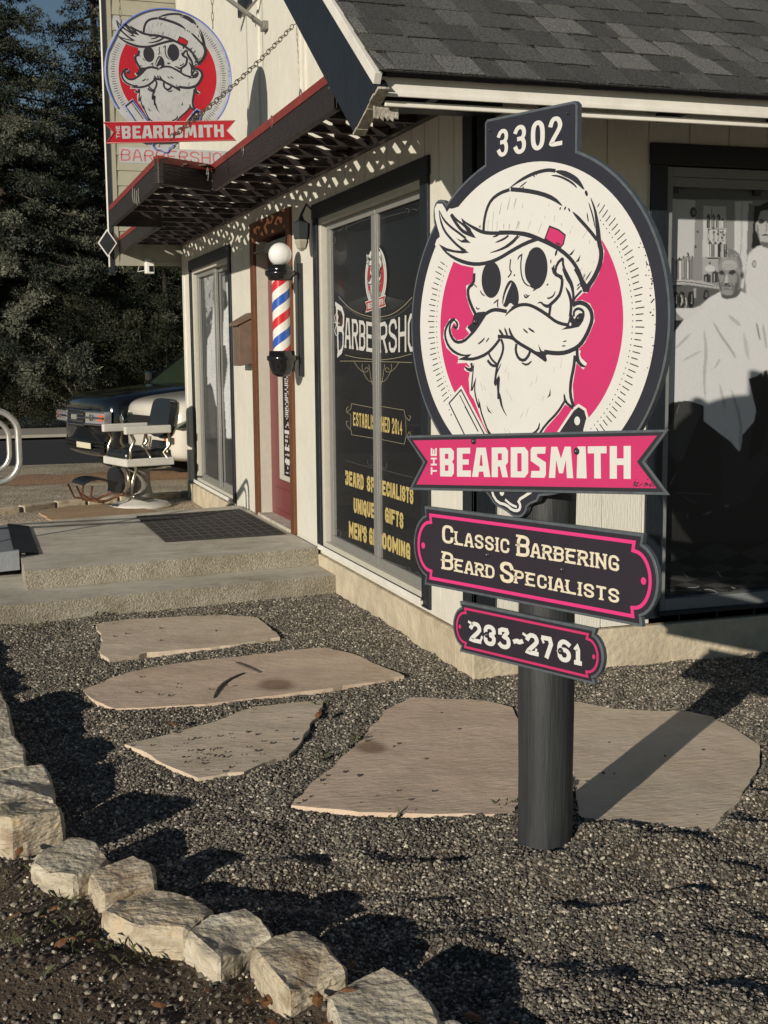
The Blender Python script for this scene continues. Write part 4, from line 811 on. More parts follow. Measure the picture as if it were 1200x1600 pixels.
# skull
art.disc(suv(768, 437), .0405, .0545, 'k', 8, .04); art.disc(suv(838, 419), .0445, .0600, 'k', 8, .02)
k = 1/6.667*1.1
ink([(280, 985), (240, 1070), (230, 1170), (250, 1255), (292, 1296)], 2.6, z2, 4, 2, 9, 'w'); ink([(600, 1050), (590, 1090), (585, 1130)], 1.5, z1, 4, 1, 9, 'w')
for pts, w, t in (([(215, 1010), (203, 1100), (212, 1215), (250, 1290), (320, 1312)], 10, 2), ([(175, 1058), (190, 1022), (225, 1000)], 10, 4), ([(318, 1350), (400, 1290)], 9, 4), ([(600, 1040), (545, 1090), (522, 1190), (595, 1218)], 18, 0), ([(545, 960), (528, 1022)], 16, 4), ([(600, 1040), (602, 1120), (650, 1210), (690, 1290), (700, 1400)], 17, 0), ([(488, 1050), (486, 1090)], 9, 4), ([(520, 1100), (505, 1150), (530, 1195)], 14, 4)): ink(pts, w/6, z2, t)
ink([(860, 990), (850, 1090), (872, 1112), (835, 1162)], 1.6, z1); art.disc(z1((895, 1140)), .0032, .0032, 'k', 8, seg=8)
art.poly(W3([(785, 45), (835, 75), (868, 160), (877, 240), (868, 305), (825, 322), (785, 280), (745, 342), (700, 312), (706, 210), (745, 95)]), 'k', 8, 1); ink([(798, 75), (742, 190), (712, 310)], 2.3, z3, 4, 1, 9, 'w')
for pts, w, t in (([(410, -20), (405, 85), (345, 130), (345, 220), (380, 320), (425, 410)], 23, 0), ([(660, 245), (650, 300), (658, 342)], 10, 4), ([(662, 250), (608, 297)], 10, 4), ([(430, 325), (440, 357), (468, 345)], 9, 4), ([(470, 155), (488, 195), (522, 218)], 9, 4), ([(405, 90), (440, 130)], 8, 4), ([(925, 200), (945, 240), (990, 205)], 11, 4), ([(940, 200), (970, 215)], 8, 4)): ink(pts, w*k, z3, t)
art.poly(W3([(408, 398), (450, 385), (520, 378), (535, 405), (480, 480), (420, 560), (380, 600), (335, 540), (385, 500)]), 'k', 7)
k = 1/7.5*1.1
for pts, w, t in (([(480, -20), (500, 60), (580, 95), (596, 150), (572, 290), (520, 360), (460, 412), (430, 442), (380, 430), (340, 388), (300, 405)], 24, 2), ([(458, 415), (440, 540)], 22, 0), ([(512, 258), (490, 320), (430, 350), (415, 335)], 12, 4), ([(590, -10), (640, 100), (700, 190), (728, 320), (715, 420)], 21, 1), ([(632, 215), (685, 320), (700, 430), (685, 560)], 24, 1), ([(740, 0), (800, 110), (822, 210)], 20, 0), ([(820, 255), (735, 345), (715, 420)], 15, 0), ([(300, 205), (245, 265)], 10, 4), ([(430, 175), (408, 197)], 12, 4), ([(865, 55), (830, 130)], 8, 4), ([(935, 25), (860, 150)], 9, 4), ([(800, 170), (765, 205)], 10, 4), ([(805, 200), (760, 250)], 10, 4)): ink(pts, w*k, z5, t)
# moustache over the beard and the cheeks
art.poly(must_l, 'w', 9); art.poly(must_r, 'w', 9)
k = 1/6.667*1.1
for pts, w, t in (([(210, 460), (160, 472), (110, 560), (104, 640), (140, 740), (210, 808), (300, 840), (382, 824)], 19, 2), ([(240, 876), (330, 875), (420, 872), (540, 822), (620, 742), (680, 660)], 20, 1), ([(530, 402), (430, 560), (370, 625), (300, 692), (220, 702), (168, 640), (150, 560), (162, 505), (190, 480)], 20, 2), ([(200, 462), (238, 505), (225, 555), (192, 530)], 17, 1), ([(520, 408), (580, 370), (640, 357), (750, 378)], 23, 0), ([(733, 425), (770, 380), (830, 332), (900, 307), (980, 307), (1080, 350), (1200, 430)], 19, 1),
    ([(655, 638), (720, 640), (810, 650), (860, 700), (1000, 780), (1080, 832), (1160, 890)], 22, 0), ([(665, 560), (722, 645)], 18, 4), ([(725, 545), (762, 645)], 16, 4), ([(772, 545), (790, 610), (840, 680)], 18, 4), ([(445, 720), (490, 690), (522, 650)], 12, 4), ([(568, 648), (532, 700)], 10, 4), ([(918, 558), (972, 606)], 11, 4), ([(972, 550), (1042, 597)], 13, 4),
    ([(850, 715), (840, 790), (872, 870), (930, 892), (976, 840), (996, 780)], 19, 0), ([(900, 912), (960, 938), (1012, 892)], 13, 4), ([(690, 665), (716, 740), (700, 830), (652, 930), (640, 1000), (620, 1160), (670, 1050), (660, 1180), (662, 1290)], 18, 0), ([(560, 812), (592, 880), (650, 932)], 15, 0), ([(548, 885), (590, 940), (642, 945)], 18, 0), ([(312, 958), (352, 988), (392, 970), (378, 915)], 19, 1)): ink(pts, w*k, z3, t, layer=10)
art.poly(W3([(240, 876), (300, 850), (382, 824), (335, 868), (410, 885), (330, 890)]), 'k', 10)
k = 1/7.5*1.1
for pts, w, t in (([(715, 432), (760, 400), (820, 395), (890, 430), (935, 500), (945, 600), (900, 725), (840, 842), (770, 922), (640, 982), (520, 992), (380, 972)], 29, 0), ([(728, 560), (730, 490), (780, 462), (840, 490), (845, 560), (800, 650)], 18, 0), ([(0, 465), (60, 430), (150, 415), (230, 430), (340, 490), (440, 560), (520, 622), (620, 655), (700, 655)], 22, 0), ([(600, 855), (648, 843)], 9, 4), ([(585, 905), (637, 903)], 9, 4), ([(765, 930), (770, 1050), (800, 1120), (860, 1150)], 24, 2), ([(130, 700), (195, 755)], 11, 4), ([(190, 690), (270, 748)], 13, 4)): ink(pts, w*k, z5, t, layer=10)
art.poly(W5([(310, 880), (350, 960), (460, 985), (400, 1015), (418, 1085), (330, 1015), (220, 942), (280, 965), (332, 975)]), 'k', 10)
art.poly(W5([(690, 500), (735, 590), (790, 520), (855, 520), (840, 610), (790, 680), (700, 700), (580, 715), (640, 680), (665, 610)]), 'k', 10); art.disc(z5((688, 650)), .004, .005, 'w', 11, seg=10); art.disc(z5((785, 505)), .006, .005, 'w', 11, seg=10)
# beard lines
k = 1/4.2857*1.1
for pts, w, t in (([(262, 30), (250, 140), (243, 235), (275, 130)], 8, 4), ([(275, 125), (264, 200), (275, 270), (300, 345), (292, 265)], 8, 4), ([(300, 290), (305, 345), (330, 420), (362, 505)], 8, 1), ([(335, 440), (365, 500), (400, 530)], 8, 1), ([(445, 30), (405, 120), (402, 190), (430, 110)], 8, 4), ([(430, 120), (415, 195), (440, 260), (450, 330), (482, 388)], 8, 2), ([(428, 240), (450, 335)], 9, 4),
    ([(938, -20), (930, 60), (910, 150), (905, 240), (928, 325)], 14, 0), ([(940, 0), (975, 45), (1008, 55)], 11, 2), ([(865, 235), (872, 290), (926, 335)], 11, 1), ([(872, 282), (822, 362), (740, 445), (690, 520)], 10, 0), ([(702, 430), (692, 480), (630, 520)], 9, 1), ([(200, 50), (235, 88), (262, 75)], 8, 4)): ink(pts, w*k, z4, t)
for pts in ([(482, 58), (468, 97)], [(490, 92), (493, 137)], [(685, 112), (675, 168)], [(657, 155), (635, 188)], [(800, 58), (795, 97)], [(850, -5), (842, 65)], [(773, 203), (770, 245), (752, 264)], [(728, 250), (718, 288)], [(627, 328), (610, 388)], [(590, 360), (573, 398)], [(305, 163), (320, 218)], [(325, 180), (342, 214)], [(480, 208), (487, 242)], [(498, 235), (518, 287)], [(345, 313), (360, 350), (382, 372)], [(375, 345), (397, 367)], [(463, 463), (477, 505)], [(488, 473), (507, 508)], [(375, 240), (378, 250)]): ink(pts, 8*k, z4, 4, 0)
# the same emblem, small, on the big window
m, MINI = MINI_ART
m.prism([MINI(CC[0]+.50*math.cos(t), CC[1]+.50*math.sin(t), -.001) for t in [2*math.pi*i/60 for i in range(60)]], (.0003, 0, 0), 1)
art.emit(m, lambda x, y, z: MINI(x, y, z), {'w': 0, 'k': 1, 'p': 2}, dl=.0002, wk=1.6)
WIN_M = m
# razor tip under the ribbon (on the board)
tip = Art()
def tl(pts, w, col='w', layer=9, t=0): tip.line(W4(pts), w*PX, col, layer, 1, t)
tl([(388, 850), (382, 905), (420, 965), (478, 980), (520, 1018), (562, 1020), (574, 985), (555, 950), (620, 910), (680, 868)], 4.2); tl([(470, 945), (510, 980), (548, 995)], 3.6)
tip.disc(z4((448, 895)), .0095, .0115, 'w', 9)

# the boards
def slab(name, outline, h0, h1, mt, parent, inset=None, mt2=None):
    m = M(); pts = [S3(x, y, h0) for x, y in outline]; m.prism(pts, SN*(h1-h0)); o = m.build(name, mt, parent, bevel=.0015)
    return o
circ = [(CC[0]+CR*math.cos(t), CC[1]+CR*math.sin(t)) for t in [2*math.pi*i/120 for i in range(120)]]
plateo = [(-.158, 2.02), (-.158, 2.222), (-.146, 2.234), (.188, 2.237), (.199, 2.226), (.199, 2.02)]
plateo = [(-.158, 2.0)]+[(-.158, 2.226), (-.149, 2.235), (.189, 2.238), (.199, 2.228)]+[(.199, 2.0)]
bump1 = smooth2(W1([(150, 720), (128, 620), (132, 500), (160, 440), (205, 428), (245, 455), (262, 500), (420, 600), (420, 820), (200, 760)]), True, 1)
bump2 = smooth2(W4([(250, 840), (300, 865), (352, 915), (395, 985), (470, 1022), (515, 1062), (570, 1068), (606, 1030), (612, 985), (700, 950), (700, 800), (250, 800)]), True, 1)
m = M(); 
for i, o_ in enumerate((circ, plateo, bump1, bump2)): m.prism([S3(x, y, -.0205-.0003*i) for x, y in o_], SN*(.0185+.0001*i))
board = m.build('emblem_board', 'edge', sign)
m = M()
for i, o_ in enumerate((circ, plateo, bump1, bump2)): m.prism([S3(x, y, -.0015) for x, y in offset2(o_, -.0075)], SN*(.0015-.00004*i))
m.build('dark_face', 'dark', board)
m = M(); cols = {'w': 0, 'k': 1, 'p': 2}; art.emit(m, lambda x, y, z: S3(x, y, z+.0004), cols, dl=.00012)
for v in range(0): pass
m.build('skull_emblem', ['cream', 'ink', 'pink'], board)
m = M(); tip.emit(m, S3, cols, dl=.00012); m.build('razor_tip', ['cream', 'ink', 'pink'], board)
num = Art()
def pq(*p): return quadmap(*[e1(q) for q in p])
for ch, x0_, x1_, yt0, yb0 in (('3', 392, 440, 148, 270), ('3', 466, 520, 130, 258), ('0', 542, 604, 110, 242), ('2', 622, 682, 92, 224)):
    text(num, ch, pq((x0_, yt0+5), (x1_, yt0-6), (x0_, yb0+6), (x1_, yb0-6)), 'w', 2, wt=.145, gap=0, aspect=.46, sm=2)
m = M(); num.emit(m, S3, {'w': 0}, dl=.0003); m.build('house_number', 'cream', board)
# ribbon
rib = V2([(25, 680), (1115, 658), (1025, 775), (1113, 893), (40, 876), (92, 775)])
m = M(); m.prism([S3(x, y, .003) for x, y in offset2(rib, .0185)], SN*.006); ribo = m.build('ribbon_board', 'edge', board, bevel=.0015)
m = M(); m.prism([S3(x, y, .009) for x, y in offset2(rib, .0105)], SN*.0006); m.build('ribbon_border', 'ink', ribo)
ra = Art(); ra.poly(rib, 'p', 1)
rnd = random.Random(4)
for _ in range(70):
    t = rnd.random(); x = 1010+rnd.random()*95; y = 885-abs(rnd.gauss(0, 16))
    if 1115-x > 0 and y > 775+(x-1025)*1.25+6: ra.disc(e2((x, y)), rnd.uniform(.0010, .003), rnd.uniform(.001, .002), 'k', 3, seg=5)
RQ = lambda *p: quadmap(*[e2(q) for q in p])
BL = {'B': [[(0, 0), (.8, 0), (1, .12), (1, .38), (.88, .48), (1, .58), (1, .88), (.85, 1), (.05, 1)], [(.38, .2), (.62, .2), (.62, .38), (.38, .38)], [(.38, .6), (.62, .6), (.62, .8), (.38, .8)]],
 'E': [[(0, 0), (.95, 0), (.95, .2), (.4, .2), (.4, .4), (.85, .4), (.85, .58), (.4, .58), (.4, .78), (1, .78), (1, 1), (0, 1)]],
 'A': [[(.25, 0), (.75, 0), (1, 1), (.66, 1), (.62, .82), (.38, .82), (.34, 1), (0, 1)], [(.47, .25), (.53, .25), (.59, .62), (.41, .62)]],
 'R': [[(0, 0), (.85, 0), (1, .12), (1, .5), (.85, .6), (1, 1), (.65, 1), (.5, .64), (.38, .64), (.38, 1), (0, 1)], [(.38, .2), (.62, .2), (.62, .43), (.38, .43)]],
 'D': [[(0, 0), (.8, 0), (1, .15), (1, .85), (.8, 1), (0, 1)], [(.38, .2), (.62, .2), (.62, .8), (.38, .8)]],
 'S': [[(.1, 0), (1, 0), (.95, .22), (.42, .22), (.42, .32), (1, .5), (1, .9), (.9, 1), (0, 1), (.05, .78), (.6, .78), (.6, .66), (0, .45), (0, .08)]],
 'M': [[(0, 1), (.1, 0), (.35, 0), (.5, .38), (.65, 0), (.9, 0), (1, 1), (.74, 1), (.70, .42), (.58, .85), (.42, .85), (.30, .42), (.26, 1)]],
 'I': [[(.1, 0), (.9, 0), (1, 1), (0, 1)]], 'T': [[(0, 0), (1, 0), (1, .22), (.68, .22), (.70, 1), (.34, 1), (.34, .22), (0, .22)]],
 'H': [[(0, 0), (.34, 0), (.34, .38), (.66, .38), (.66, 0), (1, 0), (1, 1), (.66, 1), (.66, .58), (.34, .58), (.34, 1), (0, 1)]]}
for ch, x0_, x1_ in (('B', 144, 208), ('E', 222, 284), ('A', 289, 371), ('R', 377, 450), ('D', 462, 540), ('S', 551, 619), ('M', 632, 741), ('I', 756, 801), ('T', 806, 890), ('H', 904, 998)):
    yt = lambda x: 714-(x-145)*.012; yb = lambda x: 840+(x-145)*.013
    for i_, pl_ in enumerate(BL[ch]):
        ra.poly([e2((x0_+px*(x1_-x0_), yt(x0_+px*(x1_-x0_))*(1-py)+yb(x0_+px*(x1_-x0_))*py)) for px, py in pl_], 'w' if i_ == 0 else 'p', 4+2*min(i_, 1))
text(ra, 'THE', lambda u, v: e2((132-v*27, 832-u*118)), 'w', 4, wt=.26, gap=.22, aspect=1.15)
m = M(); ra.emit(m, lambda x, y, z: S3(x, y, .0097+z), {'p': 0, 'k': 1, 'w': 2}, dl=.00015); m.build('ribbon_lettering', ['pink', 'ink', 'cream'], ribo)
m = WIN_M; m.prism([MINI(x, y, .0028) for x, y in offset2([(q[0]*.86, q[1]) for q in rib], .014)], (-.0002, 0, 0), 0); m.prism([MINI(x, y, .0031) for x, y in [(q[0]*.86, q[1]) for q in rib]], (-.0001, 0, 0), 2); ra.emit(m, lambda x, y, z: MINI(x*.86, y, .0033+z), {'p': 2, 'k': 2, 'w': 0}, dl=.0002)
m.build('small_emblem', ['letter', 'black', 'nred'], winA)
# lower boards
def scroll(c, a, b, n, bulge, seg=14):
    out = []
    for sx in (1, -1):
        rng = [math.pi/2-math.pi*i/seg for i in range(seg+1)]
        side = [(a, b*sx)]+[(a-.004+ (bulge)*math.cos(t), (b-n)*math.sin(t)*sx) for t in rng]+[(a, -b*sx)]
        out += [(c[0]+x*sx, c[1]+y) for x, y in side]
    return out
def low_board(c, a, b, n, bulge, grow, lw, pk, name, lab):
    o_ = scroll(c, a, b, n, bulge); m = M(); m.prism([S3(x, y, -.018) for x, y in offset2(o_, grow)], SN*.016); bd = m.build(name, 'edge', sign, bevel=.0015)
    m = M(); m.prism([S3(x, y, -.002) for x, y in offset2(o_, grow-.0085)], SN*.002); m.build('dark_face', 'darkplum', bd)
    ar = Art(); ar.line(offset2(o_, -lw/2), lw, 'p', 1, 0, 0, True); rr = .009 if a > .3 else .006
    for s in (1, -1): ar.disc((c[0]+s*(a+bulge-(.032 if a > .3 else .022)), c[1]), rr, rr*1.15, 'p', 1, seg=16)
    return bd, ar
bd1, a1 = low_board((.009, .921), .417, .109, .024, .060, .021, .0105, 'p', 'services_board', '')
SQ = lambda *p: quadmap(*[e3(q) for q in p])
def smallcaps(ar, words, x0, xe, base, top, wt, ser, col='w'):
    """words laid along the text line between picture abscissae."""
    pass
def ln(ar, word, xa, xb, t0, t1, b0, b1, wt=.165, aspect=.62):      # t/b = line heights at x = 145 and x = 935
    ft = lambda x: t0+(t1-t0)*(x-145)/790; fb = lambda x: b0+(b1-b0)*(x-145)/790
    f = SQ((xa, ft(xa)), (xb, ft(xb)), (xa, fb(xa)), (xb, fb(xb)))
    text(ar, word, f, 'w', 3, wt=wt, gap=.22, aspect=aspect, serif=.115, sm=1, spur=True)
for wd_, xa, xb in (('C', 146, 196),): ln(a1, wd_, xa, xb, 170, 284, 250, 382, .15, .6)
ln(a1, 'lassic', 203, 446, 170, 284, 250, 382, .125, .50); ln(a1, 'B', 480, 536, 165, 282, 254, 384, .15, .62); ln(a1, 'arbering', 543, 936, 170, 286, 250, 380, .125, .52)
ln(a1, 'B', 146, 196, 288, 438, 368, 522, .15, .62); ln(a1, 'eard', 202, 380, 290, 438, 368, 522, .125, .52); ln(a1, 'S', 405, 465, 283, 430, 374, 528, .16, .6); ln(a1, 'pecialists', 470, 936, 290, 438, 368, 522, .125, .50)
m = M(); a1.emit(m, S3, {'p': 0, 'w': 1}, dl=.0003); m.build('services_lettering', ['hotpink', 'bone'], bd1)
bd2, a2 = low_board((.009, .677), .256, .066, .014, .040, .0165, .0075, 'p', 'phone_board', '')
text(a2, '289-2761', SQ((268, 600), (772, 700), (268, 692), (772, 802)), 'w', 3, wt=.20, gap=.2, aspect=.66, sm=1, serif=0)
for p0, p1 in (((262, 602), (285, 618)), ((505, 655), (528, 672)), ((590, 675), (600, 700)), ((318, 690), (325, 668)), ((560, 745), (568, 725))): a2.line([e3(p0), e3(p1)], .008, 'w', 3, 0)
m = M(); a2.emit(m, S3, {'p': 0, 'w': 1}, dl=.0003); m.build('phone_lettering', ['pink', 'cream'], bd2)
# post and bolts
m = M(); prof = []; bm_r = .0865
for i in range(14): z = -.3+i*2.35/13; prof.append((bm_r+.0015*math.sin(i*1.7), z))
m.lathe(prof+[(.07, 2.06)], PC, 40); m.build('post', 'post', sign, smooth=True)
def bolt(u, v, h, r=.0075, parent=sign):
    m = M(); m.lathe([(r*1.5, 0), (r*1.5, .0015), (r, .0025), (r*.9, .006), (r*.5, .0085)], S3(u, v, h), 12, axis=SN); return m.build('bolt', 'bolt', parent, smooth=True)
for q, h, pr_ in ((e2((297, 683)), .011, board), (e2((757, 728)), .011, board), (e2((295, 150)), .002, board), (e2((757, 135)), .002, board), (e3((348, 305)), .001, bd1), (e3((682, 370)), .001, bd1), (e3((346, 662)), .001, bd2), (e3((676, 735)), .001, bd2)):
    bolt(q[0], q[1], h, .0068, pr_)
for q in (e1((362, 153)), e1((709, 77))): bolt(q[0], q[1], .0003, .0035, board)

# ================================================================== ground
FLAGS = [
([(150, 975), (190, 968), (345, 960), (405, 965), (425, 985), (438, 996), (330, 1012), (230, 1020), (170, 1032), (152, 1015), (160, 1000)], .016, 'pale buff flagstone lying nearest to the concrete steps', 'flag1', 1),
([(130, 1078), (200, 1050), (250, 1040), (400, 1022), (510, 1012), (560, 1025), (632, 1056), (520, 1075), (400, 1090), (320, 1100), (180, 1107), (150, 1095)], .016, 'long pinkish flagstone with a branching crack and a brown stain', 'flag2', 2, (432, 1070, .105), [([(334, 1090), (345, 1070), (365, 1058), (382, 1051)], .016), ([(368, 1034), (385, 1040), (406, 1050)], .006)]),
([(195, 1163), (330, 1130), (400, 1103), (508, 1094), (495, 1120), (470, 1160), (450, 1178), (380, 1205), (310, 1215), (270, 1200), (235, 1180)], .016, 'small grey flagstone dotted with seeds left of the centre', 'flag1', 3),
([(640, 1090), (700, 1092), (760, 1095), (800, 1105), (815, 1130), (812, 1240), (806, 1272), (700, 1272), (560, 1270), (450, 1258), (500, 1215), (560, 1160), (600, 1110)], .018, 'large reddish flagstone immediately left of the sign post', 'flag2', 4, (580, 1168, .075)),
([(888, 1096), (905, 1098), (960, 1108), (1075, 1112), (1110, 1120), (1190, 1165), (1185, 1195), (1150, 1260), (1110, 1298), (1010, 1288), (906, 1277), (893, 1200)], .018, 'large smooth tan flagstone crossed by the shadow of the sign post', 'flag1', 5),
([(60, 800), (110, 790), (200, 786), (245, 800), (180, 811), (80, 812)], .02, 'rusty flagstone beside the base of the old barber chair', 'flag3', 6),
]
FP = [[(p.x, p.y) for p in (G(x, y, z) for x, y in pts)] for pts, z, *_ in FLAGS]
def in_flag(x, y, grow=0.0):
    for P_ in FP:
        r = False
        for (xa, ya), (xb, yb) in zip(P_, P_[1:]+P_[:1]):
            if (ya > y) != (yb > y) and x < (xb-xa)*(y-ya)/(yb-ya)+xa: r = not r
        if r: return True
    return False
def bord(x, y):      # true on the building side of the stone border
    pts = ((-2.2, 2.4), (-2.17, -.1), (-2.09, -1.33), (-1.95, -2.0), (-1.67, -2.45), (-1.40, -2.85), (-1.0, -3.3), (-.6, -3.9))
    for (xa, ya), (xb, yb) in zip(pts, pts[1:]):
        if yb <= y <= ya: return x > xa+(xb-xa)*(y-ya)/(yb-ya)
    return x > -2.2
def hgt(x, y):
    z = 0.0
    if y > 9: z -= .045*(min(y, 13)-9)
    if -4.2 < y < 2.4 and x < 6:
        v = Vector((x*1.3, y*1.3, 0)); n1 = noise.noise(v*1.0); n2 = noise.noise(Vector((x*3.1+y*1.2, y*4.4, 3))); n3 = noise.noise(Vector((x*9, y*11, 7)))
        fall = min(1, max(0, (2.4-y)/.6))
        n4 = noise.noise(Vector((x*2.0-y*1.1, y*3.2+x*.6, 11))); r1 = 1-abs(n4)*2.2
        am = .40+.60*min(1, max(0, (-1.45-y)/.5)); z += fall*am*(.018*n1+.044*n2+.018*n3+.030*max(0, r1))-.004
        if not bord(x, y) and y < 1.5: z += .045
        if in_flag(x, y): z = min(z, -.004)
        if x < -1.2: z -= 0
    return z
def axis_vals(lo, hi, dense_lo, dense_hi, d, grow=1.35):
    v = list(np.arange(dense_lo, dense_hi+1e-6, d)); s = d; x = dense_hi
    while x < hi: s = min(s*grow, 40); x += s; v.append(x)
    s = d; x = dense_lo
    while x > lo: s = min(s*grow, 40); x -= s; v.insert(0, x)
    return v
def gravel_mat(name, dens, c_dark, c_mid, c_lite, scale, bump):
    m = bpy.data.materials.new(name); m.use_nodes = True; n = m.node_tree.nodes; l = m.node_tree.links; b = n['Principled BSDF']; b.inputs['Roughness'].default_value = .85
    tc = n.new('ShaderNodeTexCoord'); v = n.new('ShaderNodeTexVoronoi'); v.inputs['Scale'].default_value = scale; l.new(tc.outputs['Object'], v.inputs['Vector'])
    rp = n.new('ShaderNodeValToRGB'); e = rp.color_ramp.elements; e[0].position = 0; e[0].color = (*c_dark, 1); e[1].position = 1; e[1].color = (*c_lite, 1); q = e.new(.55); q.color = (*c_mid, 1); q = e.new(.86); q.color = (*[a*1.3 for a in c_mid], 1)
    sp = n.new('ShaderNodeSeparateColor'); l.new(v.outputs['Color'], sp.inputs[0]); l.new(sp.outputs[0], rp.inputs[0])
    t = n.new('ShaderNodeTexNoise'); t.inputs['Scale'].default_value = 1.7; t.inputs['Detail'].default_value = 8; l.new(tc.outputs['Object'], t.inputs[0]); r2 = n.new('ShaderNodeValToRGB'); r2.color_ramp.elements[0].position = .35; r2.color_ramp.elements[1].position = .7; r2.color_ramp.elements[0].color = (.72, .7, .66, 1); r2.color_ramp.elements[1].color = (1.15, 1.1, 1.0, 1); l.new(t.outputs['Fac'], r2.inputs[0])
    mx = n.new('ShaderNodeMix'); mx.data_type = 'RGBA'; mx.blend_type = 'MULTIPLY'; mx.inputs[0].default_value = 1; l.new(rp.outputs[0], mx.inputs[6]); l.new(r2.outputs[0], mx.inputs[7]); l.new(mx.outputs[2], b.inputs['Base Color'])
    bp = n.new('ShaderNodeBump'); bp.invert = True; bp.inputs['Strength'].default_value = 1; bp.inputs['Distance'].default_value = bump; l.new(v.outputs['Distance'], bp.inputs['Height']); l.new(bp.outputs[0], b.inputs['Normal'])
    return m
MT['ground'] = gravel_mat('gravel_ground', 0, (.16, .14, .11), (.52, .45, .35), (.90, .82, .66), 62, .012)
MT['soil'] = mat('brown_soil', (0.085, 0.060, 0.040), .95, 14, .5, 1.5, 90)
xs = axis_vals(-350, 350, -2.9, 2.4, .03); ys = axis_vals(-40, 700, -3.9, 2.5, .03)
m = M(); W_ = len(xs)
verts = [(x, y, hgt(x, y)) for y in ys for x in xs]
m.v = verts; m.f = [(j*W_+i, j*W_+i+1, (j+1)*W_+i+1, (j+1)*W_+i) for j in range(len(ys)-1) for i in range(W_-1)]; m.m = [0]*len(m.f)
near = lambda f: True
for k, f in enumerate(m.f):
    x, y, _ = verts[f[0]]
    if -3.2 < x < 3 and -4.4 < y < 2.55: m.m[k] = 1
ground = m.build('ground', ['ground', 'soil'], smooth=True); struct(ground)
# the thick bed of pebbles: a scattering of real small stones
def pebble(seed):
    bm = bmesh.new(); bmesh.ops.create_icosphere(bm, subdivisions=1, radius=1); r = random.Random(seed); sc = Vector((r.uniform(.8, 1.25), r.uniform(.6, 1), r.uniform(.45, .75)))
    for v in bm.verts: v.co = Vector((v.co.x*sc.x, v.co.y*sc.y, v.co.z*sc.z))*r.uniform(.85, 1.15)
    return bm
def pebble_mat():
    m = bpy.data.materials.new('pebble'); m.use_nodes = True; n = m.node_tree.nodes; l = m.node_tree.links; b = n['Principled BSDF']; b.inputs['Roughness'].default_value = .75
    oi = n.new('ShaderNodeObjectInfo'); rp = n.new('ShaderNodeValToRGB'); e = rp.color_ramp.elements
    e[0].position = 0; e[0].color = (.050, .046, .040, 1); e[1].position = 1; e[1].color = (.66, .60, .49, 1)
    for p, c in ((.30, (.090, .081, .068)), (.58, (.150, .134, .108)), (.78, (.24, .21, .165)), (.90, (.36, .31, .24)), (.965, (.50, .45, .37))): q = e.new(p); q.color = (*c, 1)
    l.new(oi.outputs['Random'], rp.inputs[0]); tc = n.new('ShaderNodeTexCoord'); t = n.new('ShaderNodeTexNoise'); t.inputs['Scale'].default_value = 2.5; t.inputs['Detail'].default_value = 4; l.new(tc.outputs['Object'], t.inputs[0])
    mx = n.new('ShaderNodeMix'); mx.data_type = 'RGBA'; mx.blend_type = 'MULTIPLY'; mx.inputs[0].default_value = .6; l.new(rp.outputs[0], mx.inputs[6]); l.new(t.outputs['Color'], mx.inputs[7]); l.new(rp.outputs[0], b.inputs['Base Color']); return m
MT['pebble'] = pebble_mat()
pc = bpy.data.collections.new('pebble_shapes')
for i in range(5):
    bm = pebble(i); me = bpy.data.meshes.new('pebble_shape'); bm.to_mesh(me); bm.free(); me.materials.append(MT['pebble']); pc.objects.link(bpy.data.objects.new('pebble_shape', me))
def scatter(name, verts, faces, density, smin, smax, seed, label):
    me = bpy.data.meshes.new(name); me.from_pydata(verts, [], faces); me.materials.append(MT['pebble']); o = bpy.data.objects.new(name, me); COL.objects.link(o)
    g = bpy.data.node_groups.new(name, 'GeometryNodeTree'); g.interface.new_socket('Geometry', in_out='INPUT', socket_type='NodeSocketGeometry'); g.interface.new_socket('Geometry', in_out='OUTPUT', socket_type='NodeSocketGeometry')
    n = g.nodes; l = g.links; gi = n.new('NodeGroupInput'); go = n.new('NodeGroupOutput')
    d = n.new('GeometryNodeDistributePointsOnFaces'); d.distribute_method = 'RANDOM'; d.inputs['Density'].default_value = density; d.inputs['Seed'].default_value = seed
    ci = n.new('GeometryNodeCollectionInfo'); ci.inputs[0].default_value = pc; ci.inputs['Separate Children'].default_value = True; ci.inputs['Reset Children'].default_value = True
    ip = n.new('GeometryNodeInstanceOnPoints'); ip.inputs['Pick Instance'].default_value = True
    rv = n.new('FunctionNodeRandomValue'); rv.data_type = 'FLOAT_VECTOR'; rv.inputs[0].default_value = (0, 0, 0); rv.inputs[1].default_value = (.9, .9, 6.28)
    rs_ = n.new('FunctionNodeRandomValue'); rs_.data_type = 'FLOAT'; rs_.inputs[2].default_value = 0; rs_.inputs[3].default_value = 1
    pw = n.new('ShaderNodeMath'); pw.operation = 'POWER'; pw.inputs[1].default_value = 2.2; mr = n.new('ShaderNodeMapRange'); mr.inputs[3].default_value = smin; mr.inputs[4].default_value = smax
    l.new(rs_.outputs[1], pw.inputs[0]); l.new(pw.outputs[0], mr.inputs[0])
    l.new(gi.outputs[0], d.inputs[0]); l.new(d.outputs['Points'], ip.inputs['Points']); l.new(ci.outputs[0], ip.inputs['Instance']); l.new(rv.outputs[0], ip.inputs['Rotation']); l.new(mr.outputs[0], ip.inputs['Scale']); l.new(ip.outputs[0], go.inputs[0])
    md = o.modifiers.new('scatter', 'NODES'); md.node_group = g; tag(o, kind='stuff'); return o
ia = lambda v: (v[0], v[1])
